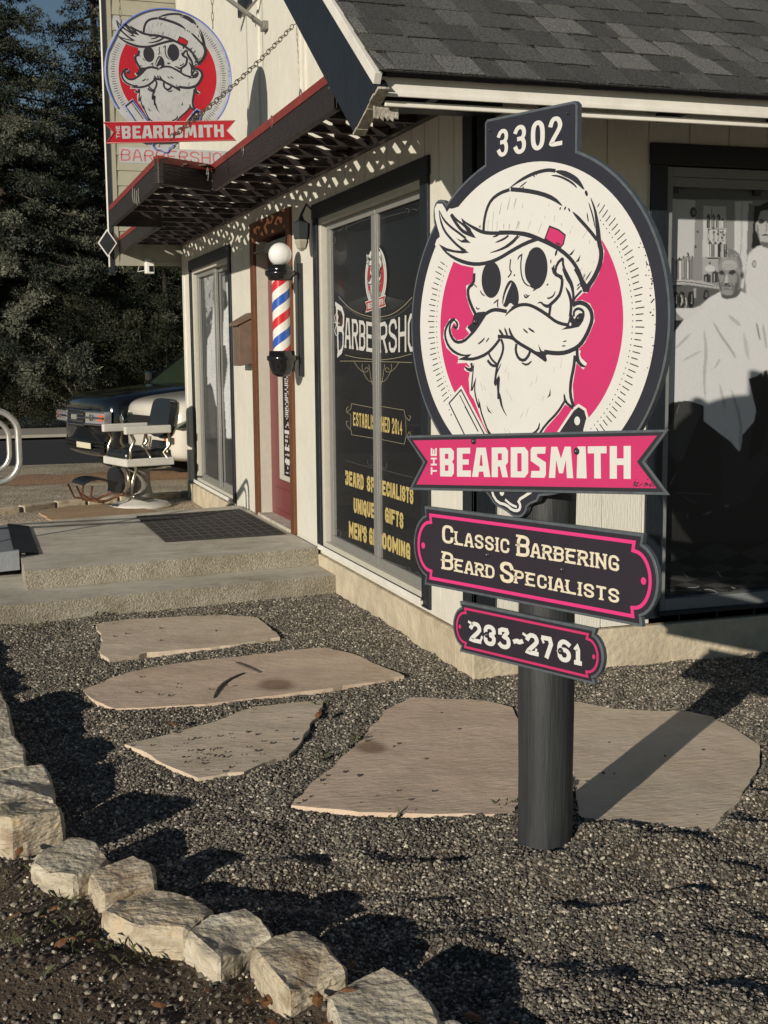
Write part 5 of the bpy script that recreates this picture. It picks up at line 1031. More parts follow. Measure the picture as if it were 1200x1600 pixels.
def patch(cond, lift=.002):
    vs, fs, ix = [], [], {}
    for f in m.f:
        cx = sum(verts[i][0] for i in f)/4; cy = sum(verts[i][1] for i in f)/4
        if cond(cx, cy):
            q = []
            for i in f:
                if i not in ix: ix[i] = len(vs); vs.append((verts[i][0], verts[i][1], verts[i][2]+lift))
                q.append(ix[i])
            fs.append(q)
    return vs, fs
v_, f_ = patch(lambda x, y: -2.6 < x < 2.3 and -3.75 < y < -.2 and bord(x, y) and not in_flag(x, y)); tag(scatter('gravel', v_, f_, 20000, .0028, .0092, 1, ''), 'fine dark grey gravel with pale chips around the sign post', 'gravel')
v_, f_ = patch(lambda x, y: -2.6 < x < 2.3 and -.2 <= y < 2.33 and bord(x, y) and not (x > -.01 and y > -.01) and not in_flag(x, y)); tag(scatter('gravel', v_, f_, 14000, .0032, .0095, 2, ''), 'fine dark grey gravel between the flagstones and the steps', 'gravel')
v_, f_ = patch(lambda x, y: -2.9 < x < -.5 and -3.75 < y < .8 and not bord(x, y)); tag(scatter('gravel', v_, f_, 2300, .0025, .011, 3, ''), 'sparse gravel on dark soil outside the stone border', 'gravel')

# far ground strips
def strip(name, pts, z, mt, lab=None):
    m = M(); m.prism([(x, y, z(x, y) if callable(z) else z) for x, y in pts], (0, 0, -.06)); o = m.build(name, mt); struct(o); return o
strip('road', [(-60, 15.2), (60, 15.2), (60, 21.2), (-60, 21.2)], -.17, 'asphalt')
strip('pavement', [(-60, 21.2), (60, 21.2), (60, 23.6), (-60, 23.6)], -.06, 'walk')
# leaf strewn bank in front of the parked cars
m = M(); nx, ny = 60, 14
vs = [(-9+i*(9.6/(nx-1)), 11.2+j*(1.9/(ny-1)), hgt(0, 11.2+j*(1.9/(ny-1)))+.004+.07*math.sin(math.pi*j/(ny-1))+.03*noise.noise(Vector((i*.4, j*.5, 0)))*math.sin(math.pi*j/(ny-1))) for j in range(ny) for i in range(nx)]
m.add(vs, [(j*nx+i, j*nx+i+1, (j+1)*nx+i+1, (j+1)*nx+i) for j in range(ny-1) for i in range(nx-1)]); struct(m.build('leafy_bank', 'bankleaf', smooth=True))

# ================================================================== concrete steps
st = empty('entrance_steps', (-1, 3.5, 0), 'two level worn concrete entrance steps leading to the red door', 'steps')
def slab_rough(name, poly, z0, z1, mt, parent, step=.08, amp=.003):
    bm = bmesh.new(); lo_ = [bm.verts.new((x, y, z0)) for x, y in poly]; hi_ = [bm.verts.new((x, y, z1)) for x, y in poly]; n = len(poly)
    bm.faces.new(hi_); bm.faces.new(list(reversed(lo_)))
    for i in range(n): bm.faces.new((lo_[i], lo_[(i+1) % n], hi_[(i+1) % n], hi_[i]))
    x0, x1 = min(p[0] for p in poly), max(p[0] for p in poly); y0, y1 = min(p[1] for p in poly), max(p[1] for p in poly)
    for ax, a, b in ((0, x0, x1), (1, y0, y1), (2, z0, z1)):
        stp = step if ax < 2 else .035; k = 1
        while a+k*stp < b: 
            co = [0, 0, 0]; co[ax] = a+k*stp; no = [0, 0, 0]; no[ax] = 1; bmesh.ops.bisect_plane(bm, geom=bm.verts[:]+bm.edges[:]+bm.faces[:], plane_co=co, plane_no=no); k += 1
    o0 = org(parent)
    for v in bm.verts:
        c = v.co.copy(); top = c.z > z1-.001; ed = min(abs(c.z-z1), .2) < .02
        q = Vector((noise.noise(c*9), noise.noise(c*9+Vector((5, 5, 5))), noise.noise(c*4+Vector((2, 8, 1)))*.35))+.6*Vector((noise.noise(c*31), noise.noise(c*33), noise.noise(c*29)*.3))
        v.co += q*amp
    for v in bm.verts: v.co -= o0
    me = bpy.data.meshes.new(name); bm.to_mesh(me); bm.free(); me.materials.append(MT[mt]); me.materials.append(MT['stepedge']); o = bpy.data.objects.new(name, me); COL.objects.link(o)
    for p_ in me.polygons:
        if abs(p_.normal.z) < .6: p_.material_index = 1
    if parent is not None: o.parent = parent
    ORG[o.name] = o0; b = o.modifiers.new('bevel', 'BEVEL'); b.width = .010; b.segments = 3; b.angle_limit = R(55); return o
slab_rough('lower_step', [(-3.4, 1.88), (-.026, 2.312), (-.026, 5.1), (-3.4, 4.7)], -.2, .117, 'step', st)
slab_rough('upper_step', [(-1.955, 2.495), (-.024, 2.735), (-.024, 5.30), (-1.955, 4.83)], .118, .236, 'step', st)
# rubber door mat
md = [G(213, 808, .24), G(375, 797, .24), G(443, 835, .24), G(258, 847, .24)]
mt_ = empty('door_mat', (md[0]+md[2])/2, 'dark rubber grid door mat on the top step', 'mat')
m = M(); m.prism([(p.x, p.y, .240) for p in md], (0, 0, .009)); m.build('mat_base', 'mat', mt_)
m = M()
for i in range(1, 12): t = i/12; a = md[0].lerp(md[1], t); b = md[3].lerp(md[2], t); d = (md[1]-md[0]).normalized()*.004; m.prism([(a.x-d.x, a.y-d.y, .249), (a.x+d.x, a.y+d.y, .249), (b.x+d.x, b.y+d.y, .249), (b.x-d.x, b.y-d.y, .249)], (0, 0, .0022))
for i in range(1, 9): t = i/9; a = md[0].lerp(md[3], t); b = md[1].lerp(md[2], t); d = (md[3]-md[0]).normalized()*.004; m.prism([(a.x-d.x, a.y-d.y, .2491), (a.x+d.x, a.y+d.y, .2491), (b.x+d.x, b.y+d.y, .2491), (b.x-d.x, b.y-d.y, .2491)], (0, 0, .0018))
m.build('raised_grid', 'matline', mt_)
# ramp and its handrail
rpm = empty('access_ramp', (-2.8, 3.9, .1), 'grey metal access ramp with a tubular loop handrail at the left of the steps', 'ramp')
m = M(); m.prism([(-1.965, 3.08, .245), (-1.965, 4.7, .245), (-4.6, 4.7, .10), (-4.6, 3.08, .10)], (0, 0, -.03)); m.prism([(-1.965, 3.02, .29), (-1.965, 3.075, .29), (-4.6, 3.075, .145), (-4.6, 3.02, .145)], (0, 0, -.13)); m.build('deck', 'ramp', rpm, bevel=.004)
m = M(); m.prism([(-1.995, 3.12, .268), (-1.835, 3.14, .246), (-1.835, 4.55, .246), (-1.995, 4.60, .268)], (0, 0, -.006)); m.build('flap', 'blackmat', rpm, bevel=.002)
def loop(x1, z0, z1, y, r=.021, rc=.10):
    pts = [(-4.4, z1, 0), (x1-rc, z1, 0)]; out = [(-4.3, y, z1-.1), (-3.4, y, z1)]
    for i in range(9): a = math.pi/2-math.pi/2*i/8; out.append((x1-rc+rc*math.cos(a), y, z1-rc+rc*math.sin(a)))
    for i in range(9): a = -math.pi/2*i/8; out.append((x1-rc+rc*math.cos(a), y, z0+rc+rc*math.sin(a)))
    out += [(-3.4, y, z0), (-4.3, y, z0-.1)]; return out
for yy in (3.42,):
    m = M(); m.tube(loop(-1.925, .70, 1.185, yy, rc=.15), .021, 12); m.build('handrail', 'steel', rpm, smooth=True)
    m = M(); m.tube(loop(-1.985, .77, 1.12, yy+.06, rc=.12), .017, 12); m.build('handrail', 'steel', rpm, smooth=True)
for x in (-2.55, -3.6): m = M(); m.tube([(x, 3.42, .2), (x, 3.42, 1.17)], .019, 10); m.build('rail_post', 'steel', rpm, smooth=True)

# ================================================================== flagstones
def flag_mat(name, a, b, c):
    m = mat(name, a, .8, 3.0, .1, .45, 34, col2=b, dirt=.30, stretch=(.6, 1.6, 1)); return m
MT['flag1'] = flag_mat('sandstone_flag_buff', (.60, .50, .385), (.72, .60, .46), 0); MT['flag2'] = flag_mat('sandstone_flag_pink', (.58, .455, .345), (.74, .58, .44), 0); MT['flag3'] = flag_mat('sandstone_flag_rust', (.38, .25, .14), (.46, .33, .21), 0)
def flag(pts, z, label, mt, seed, stain=None, crack=None, group='flagstones set in the gravel'):
    pts = [G(x, y, z) for x, y in pts]; P = [(p.x, p.y) for p in pts]; rr = random.Random(seed)
    out = []
    for i in range(len(P)):      # roughen the outline
        a, b = Vector(P[i]), Vector(P[(i+1) % len(P)]); k = max(2, int((b-a).length/.05)); nrm = Vector(((b-a).y, -(b-a).x)).normalized()
        for j in range(k):
            p = a.lerp(b, j/k); q = noise.noise(Vector((p.x*7, p.y*7, seed)))*.018+noise.noise(Vector((p.x*23, p.y*23, seed)))*.010; out.append((p.x+nrm.x*q, p.y+nrm.y*q))
    bm = bmesh.new(); hi_ = [bm.verts.new((x, y, z)) for x, y in out]; f = bm.faces.new(hi_); bm.normal_update()
    if f.normal.z < 0: f.normal_flip()
    x0, x1 = min(p[0] for p in out), max(p[0] for p in out); y0, y1 = min(p[1] for p in out), max(p[1] for p in out)
    for ax, a, b in ((0, x0, x1), (1, y0, y1)):
        k = 1
        while a+k*.045 < b: co = [0, 0, 0]; co[ax] = a+k*.045; no = [0, 0, 0]; no[ax] = 1; bmesh.ops.bisect_plane(bm, geom=bm.verts[:]+bm.edges[:]+bm.faces[:], plane_co=co, plane_no=no); k += 1
    for v in bm.verts:
        c = v.co; h = noise.noise(Vector((c.x*2.2, c.y*2.2, seed)))*.004; s = noise.noise(Vector((c.x*3+c.y*2, c.y*6, seed+3))); h += .0016*round(s*3)/1.5; v.co.z += h
    ex = bmesh.ops.extrude_face_region(bm, geom=bm.faces[:]); 
    for v in [g for g in ex['geom'] if isinstance(g, bmesh.types.BMVert)]: v.co.z = -.03
    bmesh.ops.recalc_face_normals(bm, faces=bm.faces)
    cx, cy = sum(p[0] for p in out)/len(out), sum(p[1] for p in out)/len(out)
    for v in bm.verts: v.co -= Vector((cx, cy, 0))
    me = bpy.data.meshes.new('flagstone'); bm.to_mesh(me); bm.free(); me.materials.append(MT[mt]); o = bpy.data.objects.new('flagstone', me); COL.objects.link(o); o.location = (cx, cy, 0); ORG[o.name] = Vector((cx, cy, 0))
    b = o.modifiers.new('bevel', 'BEVEL'); b.width = .006; b.segments = 2; b.angle_limit = R(50)
    if stain:
        q = G(stain[0], stain[1], z)-Vector((cx, cy, 0)); mm = MT[mt].copy(); o.data.materials[0] = mm; n = mm.node_tree.nodes; l = mm.node_tree.links; bs = n['Principled BSDF']; src = bs.inputs['Base Color'].links[0].from_socket
        tc = n.new('ShaderNodeTexCoord'); vd = n.new('ShaderNodeMapping'); vd.inputs['Location'].default_value = (-q.x/stain[2], -q.y/(stain[2]*1.3), 0); vd.inputs['Scale'].default_value = (1/stain[2], 1/(stain[2]*1.3), 0); l.new(tc.outputs['Object'], vd.inputs[0])
        ln2 = n.new('ShaderNodeVectorMath'); ln2.operation = 'LENGTH'; l.new(vd.outputs[0], ln2.inputs[0]); rp = n.new('ShaderNodeValToRGB'); rp.color_ramp.elements[0].position = .55; rp.color_ramp.elements[0].color = (.50, .44, .40, 1); rp.color_ramp.elements[1].position = 1.0; rp.color_ramp.elements[1].color = (1, 1, 1, 1); l.new(ln2.outputs['Value'], rp.inputs[0])
        mx = n.new('ShaderNodeMix'); mx.data_type = 'RGBA'; mx.blend_type = 'MULTIPLY'; mx.inputs[0].default_value = 1; l.new(src, mx.inputs[6]); l.new(rp.outputs[0], mx.inputs[7]); l.new(mx.outputs[2], bs.inputs['Base Color'])
    if crack:
        m = M()
        for pts_, w_ in crack:
            g_ = [G(x, y, z+.004) for x, y in pts_]; Lc, Rc = stroke2([(p.x, p.y) for p in smooth3(g_)], w_, 4)
            k_ = len(m.v); m.v += [(p.x, p.y, z+.006) for p in Lc]+[(p.x, p.y, z+.006) for p in Rc]; n_ = len(Lc)
            m.v += [(p.x, p.y, z-.01) for p in Lc]+[(p.x, p.y, z-.01) for p in Rc]
            for i in range(n_-1): m.f += [(k_+i, k_+i+1, k_+n_+i+1, k_+n_+i), (k_+2*n_+i, k_+2*n_+i+1, k_+i+1, k_+i), (k_+n_+i, k_+n_+i+1, k_+3*n_+i+1, k_+3*n_+i)]; m.m += [0, 0, 0]
        m.build('crevice', 'bark', o)
    return tag(o, label, 'flagstone', group)
def smooth3(g): return [Vector((x, y, 0)) for x, y in smooth2([(p.x, p.y) for p in g], False, 1)]
for a_ in FLAGS: flag(*a_)

# ================================================================== border boulders
def stone_mat(name, a, b, c, seed):
    m = bpy.data.materials.new(name); m.use_nodes = True; n = m.node_tree.nodes; l = m.node_tree.links; p = n['Principled BSDF']; p.inputs['Roughness'].default_value = .85
    tc = n.new('ShaderNodeTexCoord'); mp = n.new('ShaderNodeMapping'); mp.inputs['Location'].default_value = (seed, seed*2, 0); mp.inputs['Scale'].default_value = (1, 1, 2.6); l.new(tc.outputs['Object'], mp.inputs[0])
    t = n.new('ShaderNodeTexNoise'); t.inputs['Scale'].default_value = 7; t.inputs['Detail'].default_value = 8; t.inputs['Distortion'].default_value = 1.2; l.new(mp.outputs[0], t.inputs[0])
    rp = n.new('ShaderNodeValToRGB'); e = rp.color_ramp.elements; e[0].position = .32; e[0].color = (*a, 1); e[1].position = .72; e[1].color = (*c, 1); q = e.new(.5); q.color = (*b, 1); l.new(t.outputs['Fac'], rp.inputs[0]); l.new(rp.outputs[0], p.inputs['Base Color'])
    t2 = n.new('ShaderNodeTexNoise'); t2.inputs['Scale'].default_value = 45; t2.inputs['Detail'].default_value = 8; l.new(mp.outputs[0], t2.inputs[0]); bp = n.new('ShaderNodeBump'); bp.inputs['Strength'].default_value = 1.0; bp.inputs['Distance'].default_value = .010; l.new(t2.outputs['Fac'], bp.inputs['Height']); l.new(bp.outputs[0], p.inputs['Normal']); return m
for i in range(4): MT['stone%d' % i] = stone_mat('sandstone_block', (.32, .24, .15) if i % 2 else (.27, .245, .20), (.52, .455, .34), (.58, .45, .28) if i in (1, 3) else (.64, .60, .49), i*3.7)
def boulder(top, zt, label, mt, seed, grow=1.1, tilt=0):
    T = [G(x, y, zt) for x, y in top]; c = sum(T, Vector())/len(T); rr = random.Random(seed); bm = bmesh.new()
    pt = [(p.x, p.y) for p in T]; tx, ty = rr.uniform(-.10, .10), rr.uniform(-.12, .12); hi_ = [bm.verts.new((x, y, zt+rr.uniform(-.016, .010)+(x-c.x)*tx+(y-c.y)*ty)) for x, y in pt]; md_ = [bm.verts.new((c.x+(x-c.x)*1.06, c.y+(y-c.y)*1.06, zt*.55)) for x, y in pt]; lo_ = [bm.verts.new((c.x+(x-c.x)*(.98+rr.random()*.08), c.y+(y-c.y)*(.98+rr.random()*.08), -.06)) for x, y in pt]; n = len(pt)
    bm.faces.new(hi_); bm.faces.new(lo_[::-1])
    for a_, b_ in ((lo_, md_), (md_, hi_)):
        for i in range(n): bm.faces.new((a_[i], a_[(i+1) % n], b_[(i+1) % n], b_[i]))
    bmesh.ops.recalc_face_normals(bm, faces=bm.faces); bmesh.ops.bevel(bm, geom=[e for e in bm.edges if e.calc_face_angle(0) > .5], offset=.009, segments=1, affect='EDGES', clamp_overlap=True)
    bmesh.ops.triangulate(bm, faces=bm.faces)
    for _ in range(4):
        es = [e for e in bm.edges if e.calc_length() > .017]
        if es: bmesh.ops.subdivide_edges(bm, edges=es, cuts=1); bmesh.ops.triangulate(bm, faces=[f for f in bm.faces if len(f.verts) > 3])
    bm.normal_update(); nr = {v: v.normal.copy() for v in bm.verts}
    for v in bm.verts:
        q = v.co*7+Vector((seed, 0, 0)); st_ = noise.noise(Vector((v.co.x*6+seed, v.co.y*6, v.co.z*24))); hh = .010*noise.noise(q)+.0035*noise.noise(q*2.7)+.0022*noise.noise(q*8)+.004*(round(st_*2.5)/2.5)
        v.co += nr[v]*hh
    for v in bm.verts: v.co -= Vector((c.x, c.y, 0))
    me = bpy.data.meshes.new('border_stone'); bm.to_mesh(me); bm.free(); me.materials.append(MT[mt]); o = bpy.data.objects.new('border_stone', me); COL.objects.link(o); o.location = (c.x, c.y, 0); ORG[o.name] = Vector((c.x, c.y, 0))
    return tag(o, label, 'border stone', 'rough sandstone blocks bordering the gravel')
boulder([(-60, 1085), (2, 1082), (12, 1098), (24, 1148), (-60, 1152)], .133, 'grey block at the far end of the border, cut by the left edge', 'stone0', 1)
boulder([(-60, 1155), (25, 1152), (38, 1172), (41, 1192), (-50, 1202)], .123, 'buff block between the farthest border block and the wide flat one', 'stone2', 2)
boulder([(-30, 1215), (20, 1198), (68, 1190), (82, 1212), (86, 1236), (40, 1240), (8, 1252), (-30, 1250)], .118, 'wide flat grey border block just behind the tall brown faced one', 'stone2', 3)
boulder([(-25, 1262), (30, 1238), (55, 1229), (88, 1250), (98, 1272), (60, 1280), (15, 1290), (-20, 1280)], .166, 'tallest border block with a brown stained front face', 'stone1', 4)
boulder([(50, 1352), (62, 1334), (112, 1311), (150, 1318), (172, 1334), (160, 1350), (118, 1368), (75, 1366)], .114, 'pale rounded border block right after the tall brown faced one', 'stone0', 5)
boulder([(139, 1362), (152, 1350), (210, 1334), (236, 1350), (244, 1374), (200, 1384), (160, 1392)], .118, 'smaller tan border block tucked behind the widest yellow topped one', 'stone1', 6)
boulder([(160, 1425), (180, 1398), (240, 1379), (300, 1388), (333, 1412), (318, 1428), (290, 1450), (215, 1448)], .118, 'widest border block with a hollow yellow ochre top', 'stone3', 7)
boulder([(292, 1455), (330, 1432), (384, 1417), (410, 1434), (428, 1456), (385, 1470), (342, 1492)], .114, 'border block with a diagonal shadow, right of the ochre topped one', 'stone2', 8)
boulder([(394, 1476), (430, 1456), (478, 1442), (510, 1476), (541, 1516), (495, 1530), (450, 1548), (415, 1510)], .123, 'squarest border block with brown leaves at its right foot', 'stone1', 9)
boulder([(512, 1556), (548, 1528), (600, 1511), (640, 1530), (682, 1580), (700, 1610), (600, 1640), (530, 1600)], .114, 'nearest big border block with a furrowed grey top', 'stone0', 10)
boulder([(672, 1600), (710, 1590), (755, 1612), (790, 1650), (740, 1670), (690, 1640)], .095, 'border block barely showing at the bottom edge of the picture', 'stone2', 11)

boulder([(-150, 1010), (-90, 1010), (-60, 1040), (-60, 1080), (-150, 1080)], .11, 'unseen border block added beyond the left edge for the shadow it casts', 'stone1', 12)  # unseen block, added so that its shadow falls on the gravel at the left

# edging bricks on the far gravel
rnd = random.Random(8)
ed = [(-2.75, 7.05), (-2.25, 7.28), (-1.80, 7.52), (-1.45, 7.80), (-1.12, 7.93), (-.78, 8.02), (-.42, 8.10), (-.08, 8.2)]
labs = ['leftmost visible pale edging stone on the far gravel', 'second pale edging stone from the left, short and low', 'third pale edging stone from the left', 'pale edging stone left of the barber chair footrest', 'pale edging stone under the barber chair footrest', 'pale edging stone behind the barber chair frame', 'pale edging stone behind the barber chair base', 'pale edging stone right of the barber chair base by the wall']
for (x, y), (x2, y2), lb in zip(ed, ed[1:]+[(.2, 8.3)], labs):
    m = M(); a = Vector((x, y, 0)); b = Vector((x2, y2, 0)); d = (b-a).normalized(); n_ = Vector((-d.y, d.x, 0))*.05; L = (b-a).length/2*.92; m.obox((a+b)/2+Vector((0, 0, .02)), d*L, n_, Vector((0, 0, .045))); tag(m.build('edging_stone', 'stone1', bevel=.015, base=(a+b)/2), lb, 'edging stone', 'pale edging stones across the far gravel')

# seeds and grit lying on the flagstones
m = M(); rnd = random.Random(31)
for (cx_, cy_, sx_, sy_, n_) in ((300, 1170, 60, 22, 34), (420, 1130, 50, 18, 10), (600, 1230, 110, 22, 16), (700, 1150, 80, 40, 10), (1000, 1200, 110, 50, 12), (280, 1000, 80, 14, 6), (250, 1080, 70, 14, 9), (350, 1185, 50, 10, 12)):
    for _ in range(n_):
        px_, py_ = rnd.gauss(cx_, sx_), rnd.gauss(cy_, sy_); q = G(px_, py_, .02)
        if not in_flag(q.x, q.y): continue
        r_ = rnd.uniform(.0015, .0042); a = rnd.uniform(0, 6.28); d_ = Vector((math.cos(a), math.sin(a), 0)); m.obox(q+Vector((0, 0, r_*.4)), d_*r_*1.6, Vector((-d_.y, d_.x, 0))*r_, Vector((0, 0, r_*.8)))
tag(m.build('fallen_seeds', 'bark'), 'dark seeds and crumbs strewn over the flagstones', 'seeds', kind='stuff')
# fallen leaves and grass tufts
m = M(); rnd = random.Random(21)
for (cx, cy, n_, sp, z0) in ((-1.42, -2.83, 16, .07, .02), (-1.60, -2.72, 8, .08, .02), (-2.02, -2.2, 12, .16, .015), (-1.45, -2.66, 6, .05, .03), (-1.62, -2.4, 4, .05, .02), (-2.3, -1.9, 10, .2, .015), (-1.2, -2.98, 10, .08, .02), (-.5, -.6, 5, .9, .02), (-1.7, -2.9, 8, .2, .02)):
    for _ in range(n_):
        x, y = rnd.gauss(cx, sp), rnd.gauss(cy, sp*.7); s = rnd.uniform(.012, .028); a = rnd.uniform(0, 6.28); t = Vector((math.cos(a), math.sin(a), rnd.uniform(-.4, .6)))*s; w_ = Vector((-math.sin(a), math.cos(a), rnd.uniform(-.3, .3)))*s*.55; c = Vector((x, y, z0+rnd.random()*.02+hgt(x, y)))
        m.add([c-t, c-t*.3+w_, c+t*.4+w_*.8, c+t, c+t*.3-w_, c-t*.4-w_*.9, c+Vector((0, 0, s*.25))], [(0, 1, 6), (1, 2, 6), (2, 3, 6), (3, 4, 6), (4, 5, 6), (5, 0, 6)])
tag(m.build('fallen_leaves', 'leaf'), 'brown fallen leaves caught around the border stones', 'leaves', kind='stuff')
m = M()
for (px, py, n_, sp) in ((155, 962, 40, .05), (505, 1190, 14, .03), (620, 1275, 10, .05), (800, 1262, 18, .03), (80, 985, 40, .15), (60, 1500, 50, .16), (200, 1520, 40, .12), (20, 1420, 30, .1), (335, 965, 20, .05), (500, 1105, 10, .02), (555, 1165, 12, .02)):
    c0 = G(px, py, 0)
    for _ in range(n_):
        x, y = rnd.gauss(c0.x, sp), rnd.gauss(c0.y, sp*.6); h = rnd.uniform(.015, .04); a = rnd.uniform(0, 6.28); b = Vector((x, y, hgt(x, y))); d = Vector((math.cos(a), math.sin(a), 0)); w_ = Vector((-d.y, d.x, 0))*.0012
        m.add([b-w_, b+w_, b+d*h*.4+Vector((0, 0, h*.8)), b+d*h*.9+Vector((0, 0, h))], [(0, 1, 2), (0, 2, 3)])
dg = M()
for _ in range(900):
    x, y = rnd.uniform(-2.7, -1.1), rnd.uniform(-3.5, -.9)
    if bord(x+.05, y): continue
    L_ = rnd.uniform(.012, .05); a = rnd.uniform(0, 6.28); b = Vector((x, y, hgt(x, y)+.004)); d = Vector((math.cos(a), math.sin(a), rnd.uniform(0, .5))); w_ = Vector((-d.y, d.x, 0))*.0013
    dg.add([b-w_, b+w_, b+d*L_+w_*.4, b+d*L_-w_*.4], [(0, 1, 2, 3)])
tag(dg.build('dry_grass', 'drygrass'), 'dry brown grass and stems on the bare soil outside the stone border', 'dry grass', kind='stuff')
tag(m.build('grass_tufts', 'grass'), 'thin tufts of short grass in the gravel near the steps and stones', 'grass', kind='stuff')

# ================================================================== slatted awning over the door
aw = empty('slatted_awning', (-.4, 4, 2.6), 'stepped dark wooden slatted awning with red metal top edge above the shop door', 'awning')
ZT, ZB, XN, XM = 2.77, 2.605, -.655, -1.045
out = [(0, -.0), (XN, -.0), (XN, 2.90), (XM, 2.62), (XM, 5.35), (XN, 5.352), (XN, 8.30), (0, 8.30)]
def bars(M_, pts, z0, z1, th, inset=0):
    for (xa, ya), (xb, yb) in zip(pts, pts[1:]):
        a = Vector((xa, ya, 0)); b = Vector((xb, yb, 0)); d = (b-a).normalized(); n_ = Vector((d.y, -d.x, 0)); a2 = a-n_*inset; b2 = b-n_*inset
        M_.prism([a2+Vector((0, 0, z0)), b2+Vector((0, 0, z0)), b2-n_*th+Vector((0, 0, z0)), a2-n_*th+Vector((0, 0, z0))], (0, 0, z1-z0))
outl = out
for nm, seg, lab in (('fascia', outl[0:3], ''), ('fascia', outl[2:4], ''), ('fascia', outl[3:5], ''), ('fascia', outl[4:6], ''), ('fascia', outl[5:8], '')):
    m = M(); pts = list(seg); bars(m, pts, ZB, ZT-.012, -.034, 0); m.build(nm, 'fascia', aw, bevel=.004)
m = M(); bars(m, outl, ZT-.045, ZT+.006, -.004, .038+.001) ; bars(m, outl, ZT+.002, ZT+.006, -.05, .0); 
m = M(); bars(m, outl, ZT-.0115, ZT+.004, -.046, .005); bars(m, outl, ZT-.038, ZT-.0117, -.0045, .005)
m.build('red_edge', 'redpaint', aw)
def clipline(p, d, x0, x1, y0, y1):
    t0, t1 = -1e9, 1e9
    for a, b, lo_, hi_ in ((p[0], d[0], x0, x1), (p[1], d[1], y0, y1)):
        if abs(b) < 1e-9:
            if not lo_ <= a <= hi_: return None
        else:
            u, v = (lo_-a)/b, (hi_-a)/b; t0 = max(t0, min(u, v)); t1 = min(t1, max(u, v))
    return (t0, t1) if t1-t0 > .03 else None
def lath(dirv, pitch, wd, z0, z1, zones, name):
    m = M(); d = Vector((dirv[0], dirv[1], 0)).normalized(); n_ = Vector((-d.y, d.x, 0))
    for (x0, x1, y0, y1) in zones:
        k = -120
        while k < 120:
            p = n_*(k*pitch); k += 1; r = clipline((p.x, p.y), (d.x, d.y), x0, x1, y0, y1)
            if r: a, b = p+d*r[0], p+d*r[1]; m.prism([a+n_*wd/2+Vector((0, 0, z0)), b+n_*wd/2+Vector((0, 0, z0)), b-n_*wd/2+Vector((0, 0, z0)), a-n_*wd/2+Vector((0, 0, z0))], (0, 0, z1-z0))
    return m.build(name, 'lattice', aw)
zones = [(XN+.038, -.02, .06, 8.24), (XM+.04, XN-.02, 2.74, 5.30)]
lath((1, 1.4), .10, .050, 2.742, 2.750, zones, 'upper_laths'); lath((1, 3.2), .21, .070, 2.730, 2.738, zones, 'lower_laths')
m = M()
for y in np.arange(.30, 8.2, .385):
    xo = XM if 2.72 < y < 5.25 else XN
    m.box((xo+.035, y, 2.690), (-.046, y+.04, 2.727))
m.box((-.045, .02, 2.688), (-.002, 8.28, 2.765)); m.build('joists', 'fascia', aw)
# curled leftovers of old lettering on the fascia
m = M()
for px, py in ((515, 127), (470, 150), (425, 190), (380, 235), (325, 272)):
    c = A(px, py, XN-.001 if px > 335 else XM-.001); 
    for i in range(9):
        a = i/8*4.6; m.tube([c+Vector((-.002, .022*math.cos(a), .030*math.sin(a))), c+Vector((-.002, .022*math.cos(a+.5), .030*math.sin(a+.5)))], .003, 5, cap=False)
for k in range(4):
    c = A(208+k*3, 305+((k*7) % 5), XM-.036); m.tube([c+Vector((0, 0, .05)), c+Vector((-.002, .015, .0)), c+Vector((0, -.01, -.05))], .004, 5)
m.build('scroll_remnants', 'iron', aw)

# chain from the gable to the awning
def chain(name, a, b, sag, label, link=.062, r=.0032, grp=None):
    a, b = Vector(a), Vector(b); n_ = int((b-a).length/(link*.78)); m = M(); d = (b-a).normalized(); side = d.cross(Vector((0, 0, 1))).normalized(); up = side.cross(d)
    for i in range(n_):
        t = (i+.5)/n_; c = a.lerp(b, t)+Vector((0, 0, -sag*4*t*(1-t))); w_ = side if i % 2 else up; pts = []
        for j in range(12):
            q = 2*math.pi*j/12; pts.append(c+d*(link*.5*math.cos(q))+w_*(link*.24*math.sin(q)))
        m.tube(pts, r, 6, closed=True)
    m.tube([a-d*.03+Vector((.03, 0, .01)), a-d*.02, a], r, 6)
    o = m.build(name, 'chain', None, smooth=True, base=a); return tag(o, label, 'chain', grp)
hk = A(458, 40, -.03); chain('support_chain', hk, G(266, 216, ZT+.01)+Vector((0, 0, 0)), .03, 'rusty chain slanting from the gable wall down to the awning corner')

# ================================================================== hanging emblem sign
HY = 3.80; HC = Vector((-.772, HY, 3.515)); HS = .447/.462
hs = empty('hanging_sign', HC, 'white and red hanging sign with the bearded skull above the awning, blue outlined', 'sign')
def H3(u, v, h=0.0): return Vector((HC.x+(u-CC[0])*HS*.99, HY-h, HC.z+(v-CC[1])*HS))
m = M(); m.prism([H3(CC[0]+.47*math.cos(t), CC[1]+.47*math.sin(t), -.012) for t in [2*math.pi*i/90 for i in range(90)]], (0, -.010, 0))
m.prism([H3(x, y, -.0125) for x, y in bump1], (0, -.0102, 0)); m.prism([H3(x, y, -.0128) for x, y in bump2], (0, -.0104, 0)); hb = m.build('acrylic_panel', 'nwhite', hs)
m = M(); art.emit(m, lambda x, y, z: H3(x, y, z+.0012), {'w': 0, 'k': 1, 'p': 2}, dl=.00025, wk=1.45); tip.emit(m, lambda x, y, z: H3(x, y, z+.0012), {'w': 0, 'k': 1, 'p': 2}, dl=.00025); m.build('skull_emblem', ['nwhite', 'ink', 'nred'], hb)
m = M(); ang = [t for t in [2*math.pi*i/110 for i in range(111)]]
